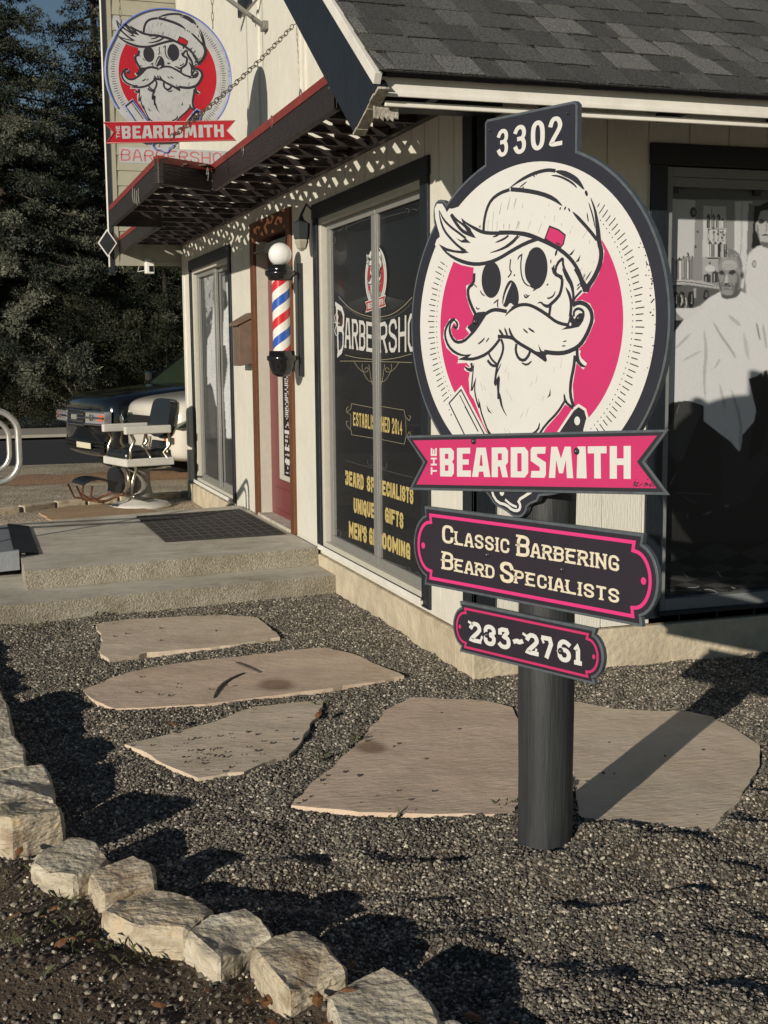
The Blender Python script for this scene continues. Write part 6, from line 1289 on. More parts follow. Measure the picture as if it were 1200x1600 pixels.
m.tube([H3(CC[0]+.462*math.cos(t), CC[1]+.462*math.sin(t), .010) for t in [R(-40)+R(255)*i/80*.995-R(0) for i in range(81)] if not (math.sin(t) > .3 and math.cos(t) < -.80)], .0055, 6); m.build('blue_tube', 'nblue', hb, smooth=True)
m = M(); m.tube([H3(x, y, .010) for x, y in offset2(razor_l, .004)], .004, 6, closed=True); m.build('blue_tube', 'nblue', hb, smooth=True); m = M(); m.tube([H3(x, y, .010) for x, y in W4([(388, 850), (382, 905), (420, 965), (478, 980), (520, 1018), (562, 1020), (574, 985), (640, 900)])], .0045, 6); m.build('blue_tube', 'nblue', hb, smooth=True); m = M(); m.tube([H3(x, y, .010) for x, y in W4([(880, 420), (930, 350), (962, 325), (1000, 350), (1014, 400), (985, 520)])], .0045, 6); m.build('blue_tube', 'nblue', hb, smooth=True)
m = M(); m.prism([H3(x, y, .012) for x, y in offset2(rib, .004)], (0, -.006, 0)); hr = m.build('ribbon_panel', 'nred', hs, bevel=.001)
m = M(); m.tube([H3(x, y, .022) for x, y in rib], .0035, 6, closed=True); m.build('ribbon_tube', 'ntube', hr, smooth=True)
m = M(); ra.emit(m, lambda x, y, z: H3(x, y, .0185+z), {'p': 0, 'k': 1, 'w': 2}, dl=.00025); m.build('ribbon_lettering', ['nred', 'nred', 'nwhite'], hr)
m = M(); m.box((-1.140, HY-.004, 2.895), (-.34, HY+.004, 3.005)); hw = m.build('word_panel', 'nwhite', hs)
wa = Art(); text(wa, 'BARBERSHOP', lambda u, v: (-1.130+u*.80, 2.910+v*.080+u*.004), 'r', 2, wt=.10, gap=.26, aspect=.78, sm=1)
m = M(); wa.emit(m, lambda x, y, z: Vector((x, HY-.0045-z, y)), {'r': 0}, dl=.0006); m.build('word_tubes', 'ntube', hw)
m = M(); m.tube([(.0, HY, 4.62), (-1.35, HY, 4.62)], .02, 8); m.tube([(-.02, HY, 5.2), (-1.2, HY, 4.64)], .012, 8); m.build('bracket_arm', 'iron', hs, smooth=True)
for x in (-1.10, -.45):
    m = M()
    for i in range(14): z = 3.86+i*.055+(0 if x < -1 else .02); m.tube([(x+(.008*math.cos(q) if i % 2 else 0), HY+(.008*math.cos(q) if i % 2 == 0 else 0), z+.032*math.sin(q)) for q in [2*math.pi*j/8 for j in range(8)]], .003, 5, closed=True)
    m.build('hanger_chain', 'chain', hs, smooth=True)
# strut bracket on the gable wall
sb = empty('wall_bracket', A(400, 40, -.03), 'crossed grey steel strut bracket high on the gable wall', 'bracket')
a, b = A(352, -5, -.25), A(413, 41, -.02); m = M(); m.tube([a, b], .018, 4); m.build('strut', 'iron', sb); m = M(); m.tube([A(405, -5, -.02), A(379, 25, -.12)], .012, 4); m.build('strut', 'iron', sb)
m = M(); m.box((b.x-.02, b.y-.05, b.z-.03), (0, b.y+.05, b.z+.03)); m.build('foot', 'iron', sb, bevel=.003)
m = M(); p = A(412, 0, -.03); q = A(371, 152, -.03); 

# ================================================================== barber pole
PD, PY = .155, 3.125
bp_ = empty('barber_pole', (-PD, PY, 1.4), 'red, white and blue striped barber pole with white globe beside the red door', 'barber pole')
zc = lambda py: A(441, py, -PD).z
zg = zc(396.5); zt1 = zc(413.5); zt2 = zc(437); zb1 = zc(553); zb2 = zc(589)
m = M(); m.lathe([(.02, -.078)]+[(.080*math.sin(t), -.080*math.cos(t)) for t in [math.pi*(.1+.9*i/18) for i in range(19)]], (-PD, PY, zg), 28); m.build('globe', 'globe', bp_, smooth=True)
m = M(); m.lathe([(.05, zt1+.005), (.082, zt1-.002), (.086, zt1-.03), (.086, zt1-.035), (.104, zt1-.04), (.106, zt1-.062), (.100, zt1-.072), (.088, zt1-.082), (.084, zt1-.098), (.066, zt1-.106), (.05, zt1-.110)], (-PD, PY, 0), 32); m.build('top_cap', 'blackgloss', bp_, smooth=True, bevel=0)
m = M(); m.lathe([(.05, zb1+.022), (.088, zb1+.02), (.090, zb1-.01), (.104, zb1-.015), (.105, zb1-.04), (.093, zb1-.052), (.088, zb1-.09), (.070, zb1-.135), (.045, zb1-.155), (.01, zb1-.16)], (-PD, PY, 0), 32); m.build('bottom_cap', 'blackgloss', bp_, smooth=True)
m = M(); r_, seg, rows = .061, 48, 90; z0, z1 = zb1+.01, zt1-.10; tw = 0
vs = []; fs = []; ms = []
for i in range(rows+1):
    z = z0+(z1-z0)*i/rows
    for j in range(seg): a = 2*math.pi*j/seg; vs.append((-PD+r_*math.cos(a+z*0), PY+r_*math.sin(a), z))
for i in range(rows):
    for j in range(seg):
        z = z0+(z1-z0)*(i+.5)/rows; a = 2*math.pi*(j+.5)/seg; ph = ((a/(2*math.pi)-z/.47+.40) % 1)*4; fs.append((i*seg+j, i*seg+(j+1) % seg, (i+1)*seg+(j+1) % seg, (i+1)*seg+j)); ms.append({0: 1, 1: 0, 2: 2, 3: 0}[int(ph)])
# helical cells: shear the rows so that the stripe edges run cleanly
vs2 = []
for i in range(rows+1):
    z = z0+(z1-z0)*i/rows
    for j in range(seg): a = 2*math.pi*(j/seg+z/.255); vs2.append((-PD+r_*math.cos(a), PY+r_*math.sin(a), z))
ms = [{0: 1, 1: 0, 2: 2, 3: 0}[int(((j+.5)/seg+.42) % 1*4)] for i in range(rows) for j in range(seg)]
m.v = vs2; m.f = fs; m.m = ms; m.build('striped_cylinder', ['pwhite', 'pred', 'pblue'], bp_, smooth=True)
m = M(); m.box((-.03, PY-.022, zc(588)), (-.001, PY+.022, zc(410))); m.tube([(-.02, PY, zt1-.055), (-.09, PY, zt1-.055)], .012, 8); m.tube([(-.02, PY, zb1-.028), (-.09, PY, zb1-.028)], .012, 8); m.build('wall_bracket', 'blackmat', bp_, bevel=.002)
# lantern above
ln_ = empty('wall_lantern', A(470, 360, -.09), 'small dark wall lantern under the awning above the barber pole', 'lantern'); p = A(471, 360, -.09)
m = M(); m.lathe([(.005, p.z+.11), (.02, p.z+.07), (.058, p.z+.045), (.060, p.z+.035), (.052, p.z-.055), (.045, p.z-.06)], (p.x, p.y, 0), 6); m.tube([(-.0, p.y, p.z+.12), (p.x*.6, p.y, p.z+.17), (p.x, p.y, p.z+.10)], .009, 8); m.build('body', 'lamp', ln_)
m = M(); m.lathe([(.046, p.z-.060), (.048, p.z-.075), (.034, p.z-.115), (.010, p.z-.135)], (p.x, p.y, 0), 6); m.build('glass_base', 'lampglass', ln_)
# mailbox
mb = empty('mailbox', (0, 4.83, 1.45), 'brown wall mailbox with a sloping lid left of the door', 'mailbox')
m = M(); m.prism([(-.001, 4.72, 1.47), (-.118, 4.72, 1.45), (-.118, 4.72, 1.80), (-.001, 4.72, 1.84)], (0, .26, 0)); m.build('box', 'brownb', mb, bevel=.004)
m = M(); m.prism([(.0-.001, 4.705, 1.845), (-.145, 4.705, 1.775), (-.145, 4.705, 1.80), (-.001, 4.705, 1.885)], (0, .29, 0)); m.build('lid', 'brownb', mb, bevel=.003)
# security camera under the wing
p = B(234, 415, 8.05); sc_ = empty('security_camera', p, 'small white security camera hanging below the clapboard wing', 'camera')
m = M(); m.box((p.x-.050, 8.02, p.z-.085), (p.x+.045, 8.12, p.z+.04)); m.build('housing', 'camwhite', sc_, bevel=.012)
m = M(); m.box((p.x-.012, 8.013, p.z-.065), (p.x+.032, 8.02, p.z-.005)); m.build('lens_window', 'blackgloss', sc_, bevel=.002)
m = M(); m.lathe([(.015, 0), (.052, .0), (.050, .03), (.03, .05)], (p.x-.01, 8.14, p.z+.03), 20); m.tube([(p.x-.01, 8.12, p.z+.03), (p.x-.01, 8.10, p.z)], .012, 8); m.tube([(p.x-.05, 8.08, p.z-.05), (p.x-.12, 8.1, p.z-.06), (p.x-.10, 8.12, p.z+.0), (p.x-.15, 8.13, p.z+.04)], .004, 5); m.build('mount', 'camwhite', sc_, smooth=True)
# diamond on the wing corner
p = B(168, 379.5, 8.02); dm = empty('diamond_plaque', p, 'small navy diamond plaque with a white border on the wing corner', 'plaque')
m = M(); m.prism([(p.x-.098, 8.03, p.z), (p.x, 8.03, p.z+.142), (p.x+.098, 8.03, p.z), (p.x, 8.03, p.z-.142)], (0, .012, 0)); m.build('border', 'camwhite', dm)
m = M(); m.prism([(p.x-.083, 8.027, p.z), (p.x, 8.027, p.z+.121), (p.x+.083, 8.027, p.z), (p.x, 8.027, p.z-.121)], (0, .0029, 0)); m.build('panel', 'navy', dm)

# ================================================================== old barber chair
CB = Vector((-.60, 7.52, 0)); F = Vector((-.964, -.271, 0)).normalized(); Lf = Vector((F.y, -F.x, 0))      # Lf points to the chair's far side
ch = empty('barber_chair', CB, 'old white enamel and black leather barber chair standing on the gravel by the wall', 'barber chair')
def cp(f, s, z): return CB+F*f+Lf*s+Vector((0, 0, z))
m = M(); m.lathe([(.31, .0), (.31, .02), (.27, .045), (.16, .07), (.13, .09)], CB, 36); m.build('base_disc', 'enamel', ch, smooth=True)
m = M(); m.lathe([(.145, .075), (.13, .12), (.105, .22), (.10, .36), (.125, .39), (.125, .41)], CB, 28); m.build('pedestal', 'iron', ch, smooth=True)
def rbox(m, f0, f1, s0, s1, z0, z1, mm=0): m.obox(cp((f0+f1)/2, (s0+s1)/2, (z0+z1)/2), F*((f1-f0)/2), Lf*((s1-s0)/2), Vector((0, 0, (z1-z0)/2)), mm)
m = M(); w2 = .29
rbox(m, -.25, .27, -w2-.02, -w2+.02, .44, .52); rbox(m, -.25, .27, w2-.02, w2+.02, .44, .52); rbox(m, .235, .27, -w2+.02, w2-.02, .44, .52); rbox(m, -.25, -.215, -w2+.02, w2-.02, .44, .52); m.build('seat_frame', 'enamel', ch, bevel=.012)
m = M(); m.obox(cp(.02, 0, .53), F*.24, Lf*.26, Vector((0, 0, .07))); o = m.build('seat_cushion', 'leather', ch, bevel=.055); o.modifiers['bevel'].segments = 5
for s in (-1, 1):
    m = M(); rbox(m, -.22, .27, s*w2-.032, s*w2+.032, .765, .845); m.build('armrest', 'enamel', ch, bevel=.010)
    m = M(); m.tube([cp(.20, s*w2, .77), cp(.17, s*w2, .70), cp(.21, s*w2, .62), cp(.22, s*w2, .52), cp(.16, s*w2, .42), cp(.20, s*w2, .30), cp(.22, s*w2, .17)], .017, 8); m.tube([cp(-.20, s*w2, .77), cp(-.21, s*w2, .64), cp(-.14, s*w2, .57), cp(-.19, s*w2, .50)], .018, 8)
    m.tube([cp(.05, s*w2, .76), cp(.08, s*w2, .66), cp(.03, s*w2, .57), cp(.0, s*w2, .52)], .011, 8); m.build('side_bracket', 'chrome', ch, smooth=True)
m = M(); bt = math.radians(12); bz = Vector((0, 0, math.cos(bt)))-F*math.sin(bt); bn = F*math.cos(bt)+Vector((0, 0, math.sin(bt))); c0 = cp(-.27, 0, .90)
prof = smooth2([(-.24, -.20), (-.24, .12), (-.18, .20), (.18, .20), (.24, .12), (.24, -.20)], True, 2)
m.prism([c0+Lf*x+bz*y-bn*.035 for x, y in prof], bn*.075); m.build('back_pad', 'leather', ch, bevel=.02)
m = M(); m.prism([c0+Lf*x*1.07+bz*(y*1.05)-bn*.055 for x, y in prof], bn*.018); m.tube([cp(-.22, -.22, .70), cp(-.20, -.24, .52)], .016, 8); m.tube([cp(-.22, .22, .70), cp(-.20, .24, .52)], .016, 8); m.build('back_frame', 'chrome', ch)
m = M(); m.obox(cp(-.235, 0, .62), bn*.02, Lf*.2, bz*.05); m.build('lumbar_pad', 'leather', ch, bevel=.015)
m = M(); legp = smooth2([(-.20, .42), (.20, .42), (.20, .16), (-.20, .16)], True, 2); m.prism([cp(.24, x, z) for x, z in legp], F*.04); m.build('calf_pad', 'leather', ch, bevel=.01)
m = M(); m.tube([cp(.22, x*1.15, (z-.29)*1.15+.29) for x, z in legp], .016, 8, closed=True); m.tube([cp(.22, -.30, .15), cp(.22, .30, .15)], .022, 10); m.build('calf_frame', 'chrome', ch, smooth=True)
m = M()
for s in (-.12, .12): m.tube([cp(.24, s, .16), cp(.42, s, .10), cp(.50, s, .10), cp(.58, s, .16), cp(.56, s, .26)], .013, 8); m.tube([cp(.50, s, .10), cp(.66, s, .13), cp(.72, s, .27)], .011, 8)
m.tube([cp(.46, -.16, .09), cp(.46, .16, .09)], .013, 8); m.build('footrest_arms', 'rust', ch, smooth=True)
m = M(); fpt = [cp(.52, 0, .30)+F*(.15*math.sin(t)*1.0)*1.0+Vector((0, 0, .07*math.cos(t)-.03)) for t in [-.9, -.5, 0, .5, .9, 1.2]]
m.prism([q+Lf*-.17 for q in fpt]+[q+Lf*-.17-Vector((0, 0, .022)) for q in reversed(fpt)], Lf*.34); m.build('footrest', 'leather', ch, bevel=.004)
m = M(); m.tube([cp(-.05, -.1, .40), cp(-.12, -.36, .42), cp(-.15, -.42, .43)], .012, 8); m.build('lever', 'chrome', ch, smooth=True)

# ================================================================== parked cars
def car(name, corner, heading, zg, L, Wd, paint, label, hood=1.12, roof=1.9, details='suv'):
    """corner: near front corner on the ground; heading: travel direction."""
    Fw = Vector((heading[0], heading[1], 0)).normalized(); Bk = -Fw; Sd = Vector((-Bk.y, Bk.x, 0))      # Sd points to the far side
    O = Vector((corner[0], corner[1], zg)); root = empty(name, O+Bk*(L/2)+Sd*(Wd/2), label, 'car')
    P = lambda x, y, z: O+Bk*x+Sd*y+Vector((0, 0, z))
    st_ = [(0, .26, .34, hood-.22), (.06, .10, .28, hood-.13), (.25, .03, .24, hood-.07), (.8, .0, .24, hood-.02), (1.25, .0, .24, hood+.02), (1.7, .0, .24, hood+.06), (2.4, .0, .24, hood+.08), (L-1.2, .0, .24, hood+.08), (L-.25, .02, .28, hood+.06), (L, .12, .36, hood-.05)]
    m = M(); vs = []
    for x, i, zb, zt in st_:
        h = [(i+.10, zb), (i+.02, zb+.08), (i, zb+.25), (i, zt-.30), (i+.02, zt-.12), (i+.09, zt-.015), (i+.28, zt+.015), (Wd/2, zt+.03)]
        ring = h+[(Wd-y, z) for y, z in reversed(h[:-1])]
        bow = .12*(0 if x > .5 else 1-x/.5)
        vs += [P(x+bow*((y/Wd-.5)*2)**2*1.0, y, z) for y, z in ring]
    n = 15; fs = [(i*n+j, i*n+(j+1) % n, (i+1)*n+(j+1) % n, (i+1)*n+j) for i in range(len(st_)-1) for j in range(n)]+[tuple(reversed(range(n))), tuple(range((len(st_)-1)*n, len(st_)*n))]
    m.add(vs, fs); body = m.build('body', paint, root, smooth=True, sub=2)
    # greenhouse
    m = M(); gh = [(1.35, hood+.02, .10, .16), (2.15, roof-.05, .16, .30), (2.6, roof, .17, .30), (L-.9, roof-.02, .17, .30), (L-.12, hood+.05, .10, .16)]
    zb = hood+.05; ring = []
    for x, z, y0, y1 in gh: ring.append(((x, y0, zb), (x, y1 if z > hood+.2 else y0, z)))
    xs_ = [1.30, 2.2, L-.75, L-.08]; b0, b1 = .07, .24
    bv = [P(1.5, b0, zb), P(L-.08, b0, zb), P(L-.08, Wd-b0, zb), P(1.5, Wd-b0, zb)]; tv = [P(2.30, b1, roof-.02), P(L-.6, b1, roof-.04), P(L-.6, Wd-b1, roof-.04), P(2.30, Wd-b1, roof-.02)]
    m.add(bv+tv, [(0, 1, 5, 4), (1, 2, 6, 5), (2, 3, 7, 6), (3, 0, 4, 7), (4, 5, 6, 7)]); m.build('windows', 'carglass', root, bevel=.03)
    m = M(); m.add([P(2.10, b1-.03, roof-.03), P(L-.5, b1-.03, roof-.05), P(L-.5, Wd-b1+.03, roof-.05), P(2.10, Wd-b1+.03, roof-.03)]+[P(2.3, b1+.05, roof+.03), P(L-.7, b1+.05, roof+.02), P(L-.7, Wd-b1-.05, roof+.02), P(2.3, Wd-b1-.05, roof+.03)], [(3, 2, 1, 0), (4, 5, 6, 7), (0, 1, 5, 4), (1, 2, 6, 5), (2, 3, 7, 6), (3, 0, 4, 7)]); m.build('roof', paint, root, bevel=.03)
    for y in (0, Wd):
        s = 1 if y == 0 else -1
        for xa, xb, ta, tb in ((1.48, 1.57, 2.28, 2.36), (2.55, 2.66, 2.62, 2.72), (L-1.55, L-1.43, L-1.5, L-1.38), (L-.20, L-.06, L-.66, L-.54)):
            m = M(); m.add([P(xa, y+s*(b0-.012), zb), P(xb, y+s*(b0-.012), zb), P(tb, y+s*(b1-.014), roof-.02), P(ta, y+s*(b1-.014), roof-.02)]+[P(xa, y+s*(b0+.02), zb), P(xb, y+s*(b0+.02), zb), P(tb, y+s*(b1+.02), roof-.02), P(ta, y+s*(b1+.02), roof-.02)], [(0, 1, 2, 3), (7, 6, 5, 4), (0, 4, 5, 1), (1, 5, 6, 2), (2, 6, 7, 3), (3, 7, 4, 0)]); m.build('roof_pillar', paint, root)
        for x in (.92, L-1.02):
            c = P(x, y+s*.10, .36); m = M(); m.lathe([(.20, -.12), (.34, -.12), (.365, -.09), (.365, .07), (.34, .105), (.235, .105)], c, 36, axis=Sd*-s); w_ = m.build('wheel', 'tyre', root, smooth=False)
            m = M(); m.lathe([(.235, .07), (.235, .102), (.215, .100), (.20, .065)], c, 30, axis=Sd*-s)
            for k in range(7):
                a = 2*math.pi*k/7; e1_ = Fw*math.cos(a)+Vector((0, 0, math.sin(a))); e2_ = Fw*-math.sin(a)+Vector((0, 0, math.cos(a))); m.obox(c-Sd*s*.085+e1_*.115, e1_*.105, e2_*.022, Sd*.010)
            m.lathe([(.045, .07), (.045, .10), (.03, .105)], c, 16, axis=Sd*-s); m.build('rim', 'rim', w_)
            m = M(); pts = [(P(x, 0, .36)+Fw*(.445*math.cos(t))+Vector((0, 0, .445*math.sin(t)))) for t in [math.pi*(-.06+1.12*i/18) for i in range(19)]]
            inn = [(P(x, 0, .36)+Fw*(.375*math.cos(t))+Vector((0, 0, .375*math.sin(t)))) for t in [math.pi*(-.06+1.12*i/18) for i in range(19)]]
            off = Sd*(y+s*(-.012)); q = pts+list(reversed(inn)); m.prism([p_+off for p_ in q], Sd*(s*.09)); m.build('wheel_arch', 'plastic', root)
        m = M(); m.obox(P(1.62, y-s*.13, hood+.14), Bk*.06, Sd*.11, Vector((0, 0, .085))); m.build('wing_mirror', paint, root, bevel=.03)
        m = M(); m.obox(P(2.0, y-s*.006, .34), Bk*.9, Sd*.02, Vector((0, 0, .045))); m.build('sill', 'plastic', root, bevel=.01)
    return root, P, Fw, Bk, Sd
root, P, Fw, Bk, Sd = car('parked_suv', (-.50, 11.95), (-.963, -.27), -.15, 5.1, 1.98, 'carblack', 'black suv parked nose to the left behind the white car', hood=1.22)
bow = lambda y, W=1.98: .12*((y/W-.5)*2)**2
m = M()
for y0, y1 in ((.09, .62), (1.36, 1.89)):
    m.add([P(-.035+bow(y0)*.2+(.10 if y0 < .2 else 0), y0, .74), P(-.03, y1, .74), P(-.03, y1, .92), P(-.02+(.10 if y0 < .2 else 0), y0, .93)], [(0, 1, 2, 3)])
for (y0, y1) in ((.06, .62), (1.36, 1.92)):
    m2 = M(); near_ = y0 < .2; xa = lambda y: .02+.14*max(0, abs(y-.99)-.55)**1.0; 
    for lo_, hi_, mm in ((.76, .93, 0),):
        m2.prism([P(xa(y0)-.055, y0, lo_), P(xa(y1)-.055, y1, lo_), P(xa(y1)-.045, y1, hi_), P(xa(y0)-.045, y0, hi_)], Bk*.12)
    hl = m2.build('headlight', 'lens', root, bevel=.01)
    m3 = M(); yy = (y0, y0+.14) if near_ else (y1-.14, y1); m3.prism([P(xa(yy[0])-.062, yy[0]+.01, .80), P(xa(yy[1])-.062, yy[1], .80), P(xa(yy[1])-.056, yy[1], .88), P(xa(yy[0])-.056, yy[0]+.01, .88)], Bk*.02); m3.build('indicator', 'amber', hl)
    m3 = M()
    for zz in (.75, .84, .925): m3.tube([P(xa(y0)-.062, y0, zz), P(xa(y1)-.062, y1, zz)], .015, 6)
    m3.build('chrome_trim', 'carchrome', hl)
    m3 = M(); m3.lathe([(.01, 0), (.045, .0), (.05, .012), (.03, .016)], P(xa((y0+y1)/2)-.06, (y0+y1)/2+.06, .845), 16, axis=Fw); m3.build('bulb', 'carchrome', hl)
m = M(); m.prism([P(-.035, .66, .70), P(-.035, 1.32, .70), P(-.025, 1.32, .94), P(-.025, .66, .94)], Bk*.06); gr = m.build('grille', 'plastic', root, bevel=.01)
m = M()
for zz in (.73, .78, .83, .88, .93): m.tube([P(-.045, .67, zz), P(-.045, 1.31, zz)], .008, 6)
m.build('grille_bar', 'carchrome', gr)
m = M(); m.prism([P(-.06, .90, .80), P(-.06, 1.10, .80), P(-.055, 1.10, .87), P(-.055, .90, .87)], Bk*.02); m.build('badge_plate', 'lens', gr)
m = M(); ys_ = [.22+i*(1.54/12) for i in range(13)]
for zz, hh in ((.36, .05), (.43, .03), (.48, .025)): m.add([P(bow(y)+.005+dx, y, z) for dx in (0, .06) for z in (zz, zz+hh) for y in ys_], [(i+r*13, i+1+r*13, i+1+r*13+13, i+r*13+13) for r in (0,) for i in range(12)]+[(26+i, 27+i, i+1, i) for i in range(12)]+[(13+i, 14+i, 40+i, 39+i) for i in range(12)])
lg = m.build('lower_grille', 'plastic', root)
m = M(); m.prism([P(-.012, .52, .40), P(-.012, 1.05, .40), P(-.012, 1.05, .48), P(-.012, .52, .48)], Bk*.015); m.build('number_plate', 'plate', root, bevel=.003)
root, P, Fw, Bk, Sd = car('parked_car', (.12, 9.95), (-.963, -.27), -.06, 4.6, 1.86, 'carwhite', 'cream white car parked behind the barber chair, partly hidden by the wall', hood=1.12, roof=1.7)
for y0, y1 in ((.03, .50), (1.36, 1.83)):
    near_ = y0 < .2; xa = lambda y: .03+.16*max(0, abs(y-.93)-.5); m2 = M()
    o_ = [P(xa(y0)-.05+.30 if near_ else xa(y0)-.06, y0-.02 if near_ else y0, .86), P(xa(y0)-.03, y0, .70), P(xa(y1)-.05, y1, .70), P(xa(y1)-.05+(0 if near_ else .3), y1, .80 if near_ else .86)]
    m2.prism(o_, Bk*.10); hl = m2.build('headlight', 'carglass', root, bevel=.01)
    m3 = M(); m3.lathe([(.01, 0), (.05, .0), (.055, .012), (.035, .018)], P(xa((y0+y1)/2)-.055, (y0+y1)/2, .76), 16, axis=Fw); m3.build('bulb', 'carchrome', hl)
m = M(); m.prism([P(-.02, .55, .62), P(-.02, 1.31, .62), P(-.01, 1.31, .84), P(-.01, .55, .84)], Bk*.05); m.build('grille', 'plastic', root, bevel=.01)
m = M(); m.prism([P(-.0, .25, .30), P(-.0, 1.6, .30), P(.01, 1.6, .44), P(.01, .25, .44)], Bk*.05); m.build('lower_grille', 'plastic', root, bevel=.01)
m = M(); m.prism([P(-.0, .16, .52), P(-.01, .26, .52), P(-.01, .26, .60), P(-.0, .16, .60)], Bk*.05); m.build('fog_lamp', 'amber', root, bevel=.01)

# ================================================================== trees
def crown_mesh(name, clumps, per, size, parent, seed, col_a, col_b, flat=.5, elong=2.2):
    rs = np.random.RandomState(seed); C_ = np.array([c[:3] for c in clumps]); Rr = np.array([c[3] for c in clumps]); sh_ = np.array([c[4] for c in clumps]); n = len(clumps)*per
    ci = np.repeat(np.arange(len(clumps)), per); d = rs.randn(n, 3); d /= np.linalg.norm(d, axis=1)[:, None]; rr = Rr[ci]*rs.uniform(.25, 1.0, n)**.6
    p = C_[ci]+d*rr[:, None]*np.array([1, 1, flat])
    a = rs.randn(n, 3)*.7+d; a /= np.linalg.norm(a, axis=1)[:, None]; b = np.cross(a, rs.randn(n, 3)); b /= np.linalg.norm(b, axis=1)[:, None]
    s = size*rs.uniform(.5, 1.5, n)[:, None]; v = np.empty((n, 3, 3)); v[:, 0] = p-b*s/elong*.5; v[:, 1] = p+b*s/elong*.5; v[:, 2] = p+a*s
    o0 = np.array(org(parent)); v = (v-o0).reshape(-1, 3); me = bpy.data.meshes.new(name); me.vertices.add(3*n); me.vertices.foreach_set('co', v.ravel()); me.loops.add(3*n); me.loops.foreach_set('vertex_index', np.arange(3*n)); me.polygons.add(n); me.polygons.foreach_set('loop_start', np.arange(0, 3*n, 3)); me.polygons.foreach_set('loop_total', np.full(n, 3)); me.update()
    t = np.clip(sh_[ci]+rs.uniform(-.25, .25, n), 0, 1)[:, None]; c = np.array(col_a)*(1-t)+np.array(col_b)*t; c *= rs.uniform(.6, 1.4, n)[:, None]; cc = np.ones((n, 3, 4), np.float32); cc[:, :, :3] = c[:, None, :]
    at = me.color_attributes.new('Col', 'FLOAT_COLOR', 'POINT'); at.data.foreach_set('color', cc.ravel()); me.materials.append(MT['foliage']); me.validate(); o = bpy.data.objects.new(name, me); COL.objects.link(o); o.parent = parent; ORG[o.name] = org(parent); return o
def spruce(x, y, h, r0, z0, seed, label, per=80, size=.085, ca=(.022, .030, .020), cb=(.15, .155, .115), step=.30, pw=.85, name='spruce_tree', grp='evergreen trees behind the parking area', rc=1.0):
    rr = random.Random(seed); root = empty(name, (x, y, hgt(0, 13)), label, 'tree', grp); m = M(); m.tube([(x, y, -.3), (x+.05, y, h*.5), (x, y, h*.97)], [.24, .15, .03], 10)
    cl = []; z = z0
    while z < h-.2:
        R_ = r0*(1-(z-z0)/(h-z0))**pw+.15; nb = max(5, int(R_*6.5))
        for k in range(nb):
            a = rr.uniform(0, 6.283); L = R_*rr.uniform(.72, 1.08); dz = -L*rr.uniform(.05, .28)
            e_ = Vector((x+L*math.cos(a), y+L*math.sin(a), z+dz))
            if k % 2 == 0: m.tube([(x, y, z), ((x+e_.x)/2, (y+e_.y)/2, z+dz*.3), tuple(e_)], [.035, .022, .006], 5)
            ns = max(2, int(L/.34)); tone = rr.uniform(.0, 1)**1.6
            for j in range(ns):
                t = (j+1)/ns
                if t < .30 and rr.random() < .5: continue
                c = Vector((x, y, z)).lerp(e_, t); cl.append((c.x+rr.gauss(0, .08), c.y+rr.gauss(0, .08), c.z+rr.gauss(0, .06)-.02, (.20+.10*rr.random())*rc, tone*(.4+.6*t)))  # paler towards the branch tips: sunlit tips painted into the needle colour
        z += step*rr.uniform(.8, 1.2)
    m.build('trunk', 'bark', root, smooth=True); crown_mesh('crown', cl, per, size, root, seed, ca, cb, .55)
    return root
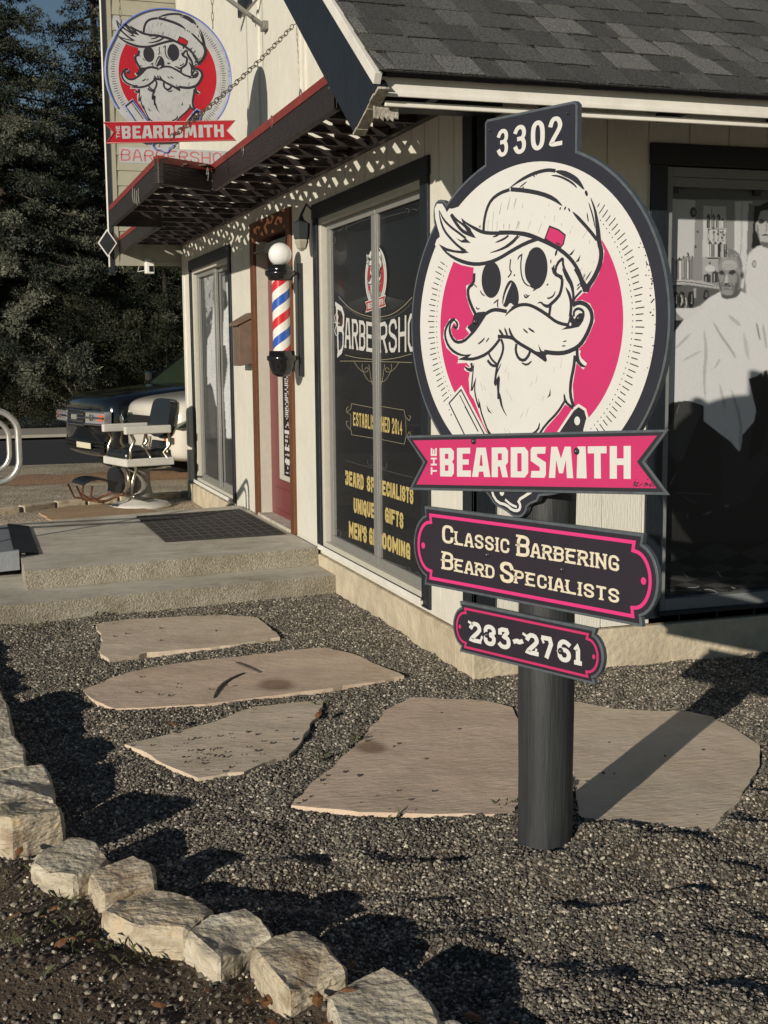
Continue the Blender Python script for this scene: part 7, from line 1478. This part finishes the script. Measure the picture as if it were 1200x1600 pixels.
def bushy(x, y, rx, ry, z0, z1, seed, label, n=420, per=90, size=.06, ca=(.018, .024, .014), cb=(.075, .080, .045), name='juniper_tree', grp='evergreen trees behind the parking area'):
    rr = random.Random(seed); root = empty(name, (x, y, hgt(0, 13)), label, 'tree', grp); m = M(); cl = []; zc_ = (z0+z1)/2; hz = (z1-z0)/2
    m.tube([(x, y, -.3), (x+.1, y, zc_), (x, y, z1-.4)], [.16, .11, .03], 8)
    for _ in range(n):
        a = rr.uniform(0, 6.283); u = rr.uniform(-1, 1); q = math.sqrt(1-u*u)*(1+.0*u); rad = rr.uniform(.55, 1.0)**.5*(1+.16*noise.noise(Vector((a*1.2, u*2.5, seed))))
        if u < -.2: q = math.sqrt(max(0, 1-u*u*.35))
        cl.append((x+rx*q*rad*math.cos(a), y+ry*q*rad*math.sin(a), zc_+hz*u*rad, rr.uniform(.20, .36), rr.random()**1.5))
        if _ % 14 == 0: m.tube([(x, y, z0+.3), cl[-1][:3]], [.04, .008], 5)
    m.build('trunk', 'bark', root, smooth=True); crown_mesh('crown', cl, per, size, root, seed, ca, cb, .8, 2.6); return root
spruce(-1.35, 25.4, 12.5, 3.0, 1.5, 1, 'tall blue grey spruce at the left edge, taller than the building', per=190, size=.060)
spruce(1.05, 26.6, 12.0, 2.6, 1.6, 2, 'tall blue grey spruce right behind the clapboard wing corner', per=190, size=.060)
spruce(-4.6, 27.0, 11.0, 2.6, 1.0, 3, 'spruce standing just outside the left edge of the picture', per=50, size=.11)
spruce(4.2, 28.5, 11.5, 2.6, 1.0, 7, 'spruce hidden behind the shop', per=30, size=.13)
bushy(2.35, 22.8+2.4, 2.2, 1.6, .0, 4.3, 4, 'dark rounded juniper behind the parked white car', n=420, per=200, size=.04)
bushy(.35, 24.9, 1.9, 1.2, -.1, 3.4, 5, 'dark juniper behind the nose of the black suv', n=560, per=200, size=.04)
bushy(-2.0, 24.8, 2.1, 1.0, -.1, 2.9, 6, 'low dark juniper at the left above the pavement', n=480, per=190, size=.04, ca=(.022, .028, .015), cb=(.075, .078, .045))
# pale house glimpsed between the trees
hs2 = empty('far_house', (0, 40, 0), 'pale house glimpsed through the trees at the left', 'house')
m = M(); m.box((-7, 38, -.2), (4.2, 46, 2.6)); m.build('wall', 'walk', hs2); m = M(); m.prism([(-7.4, 37.6, 2.6), (-7.4, 46.4, 2.6), (-7.4, 42, 4.4)], (12, 0, 0)); m.build('roof', 'asphalt', hs2)
m = M(); m.box((-2.2, 37.97, .8), (-1.0, 38, 2.0)); m.build('window', 'carglass', hs2)
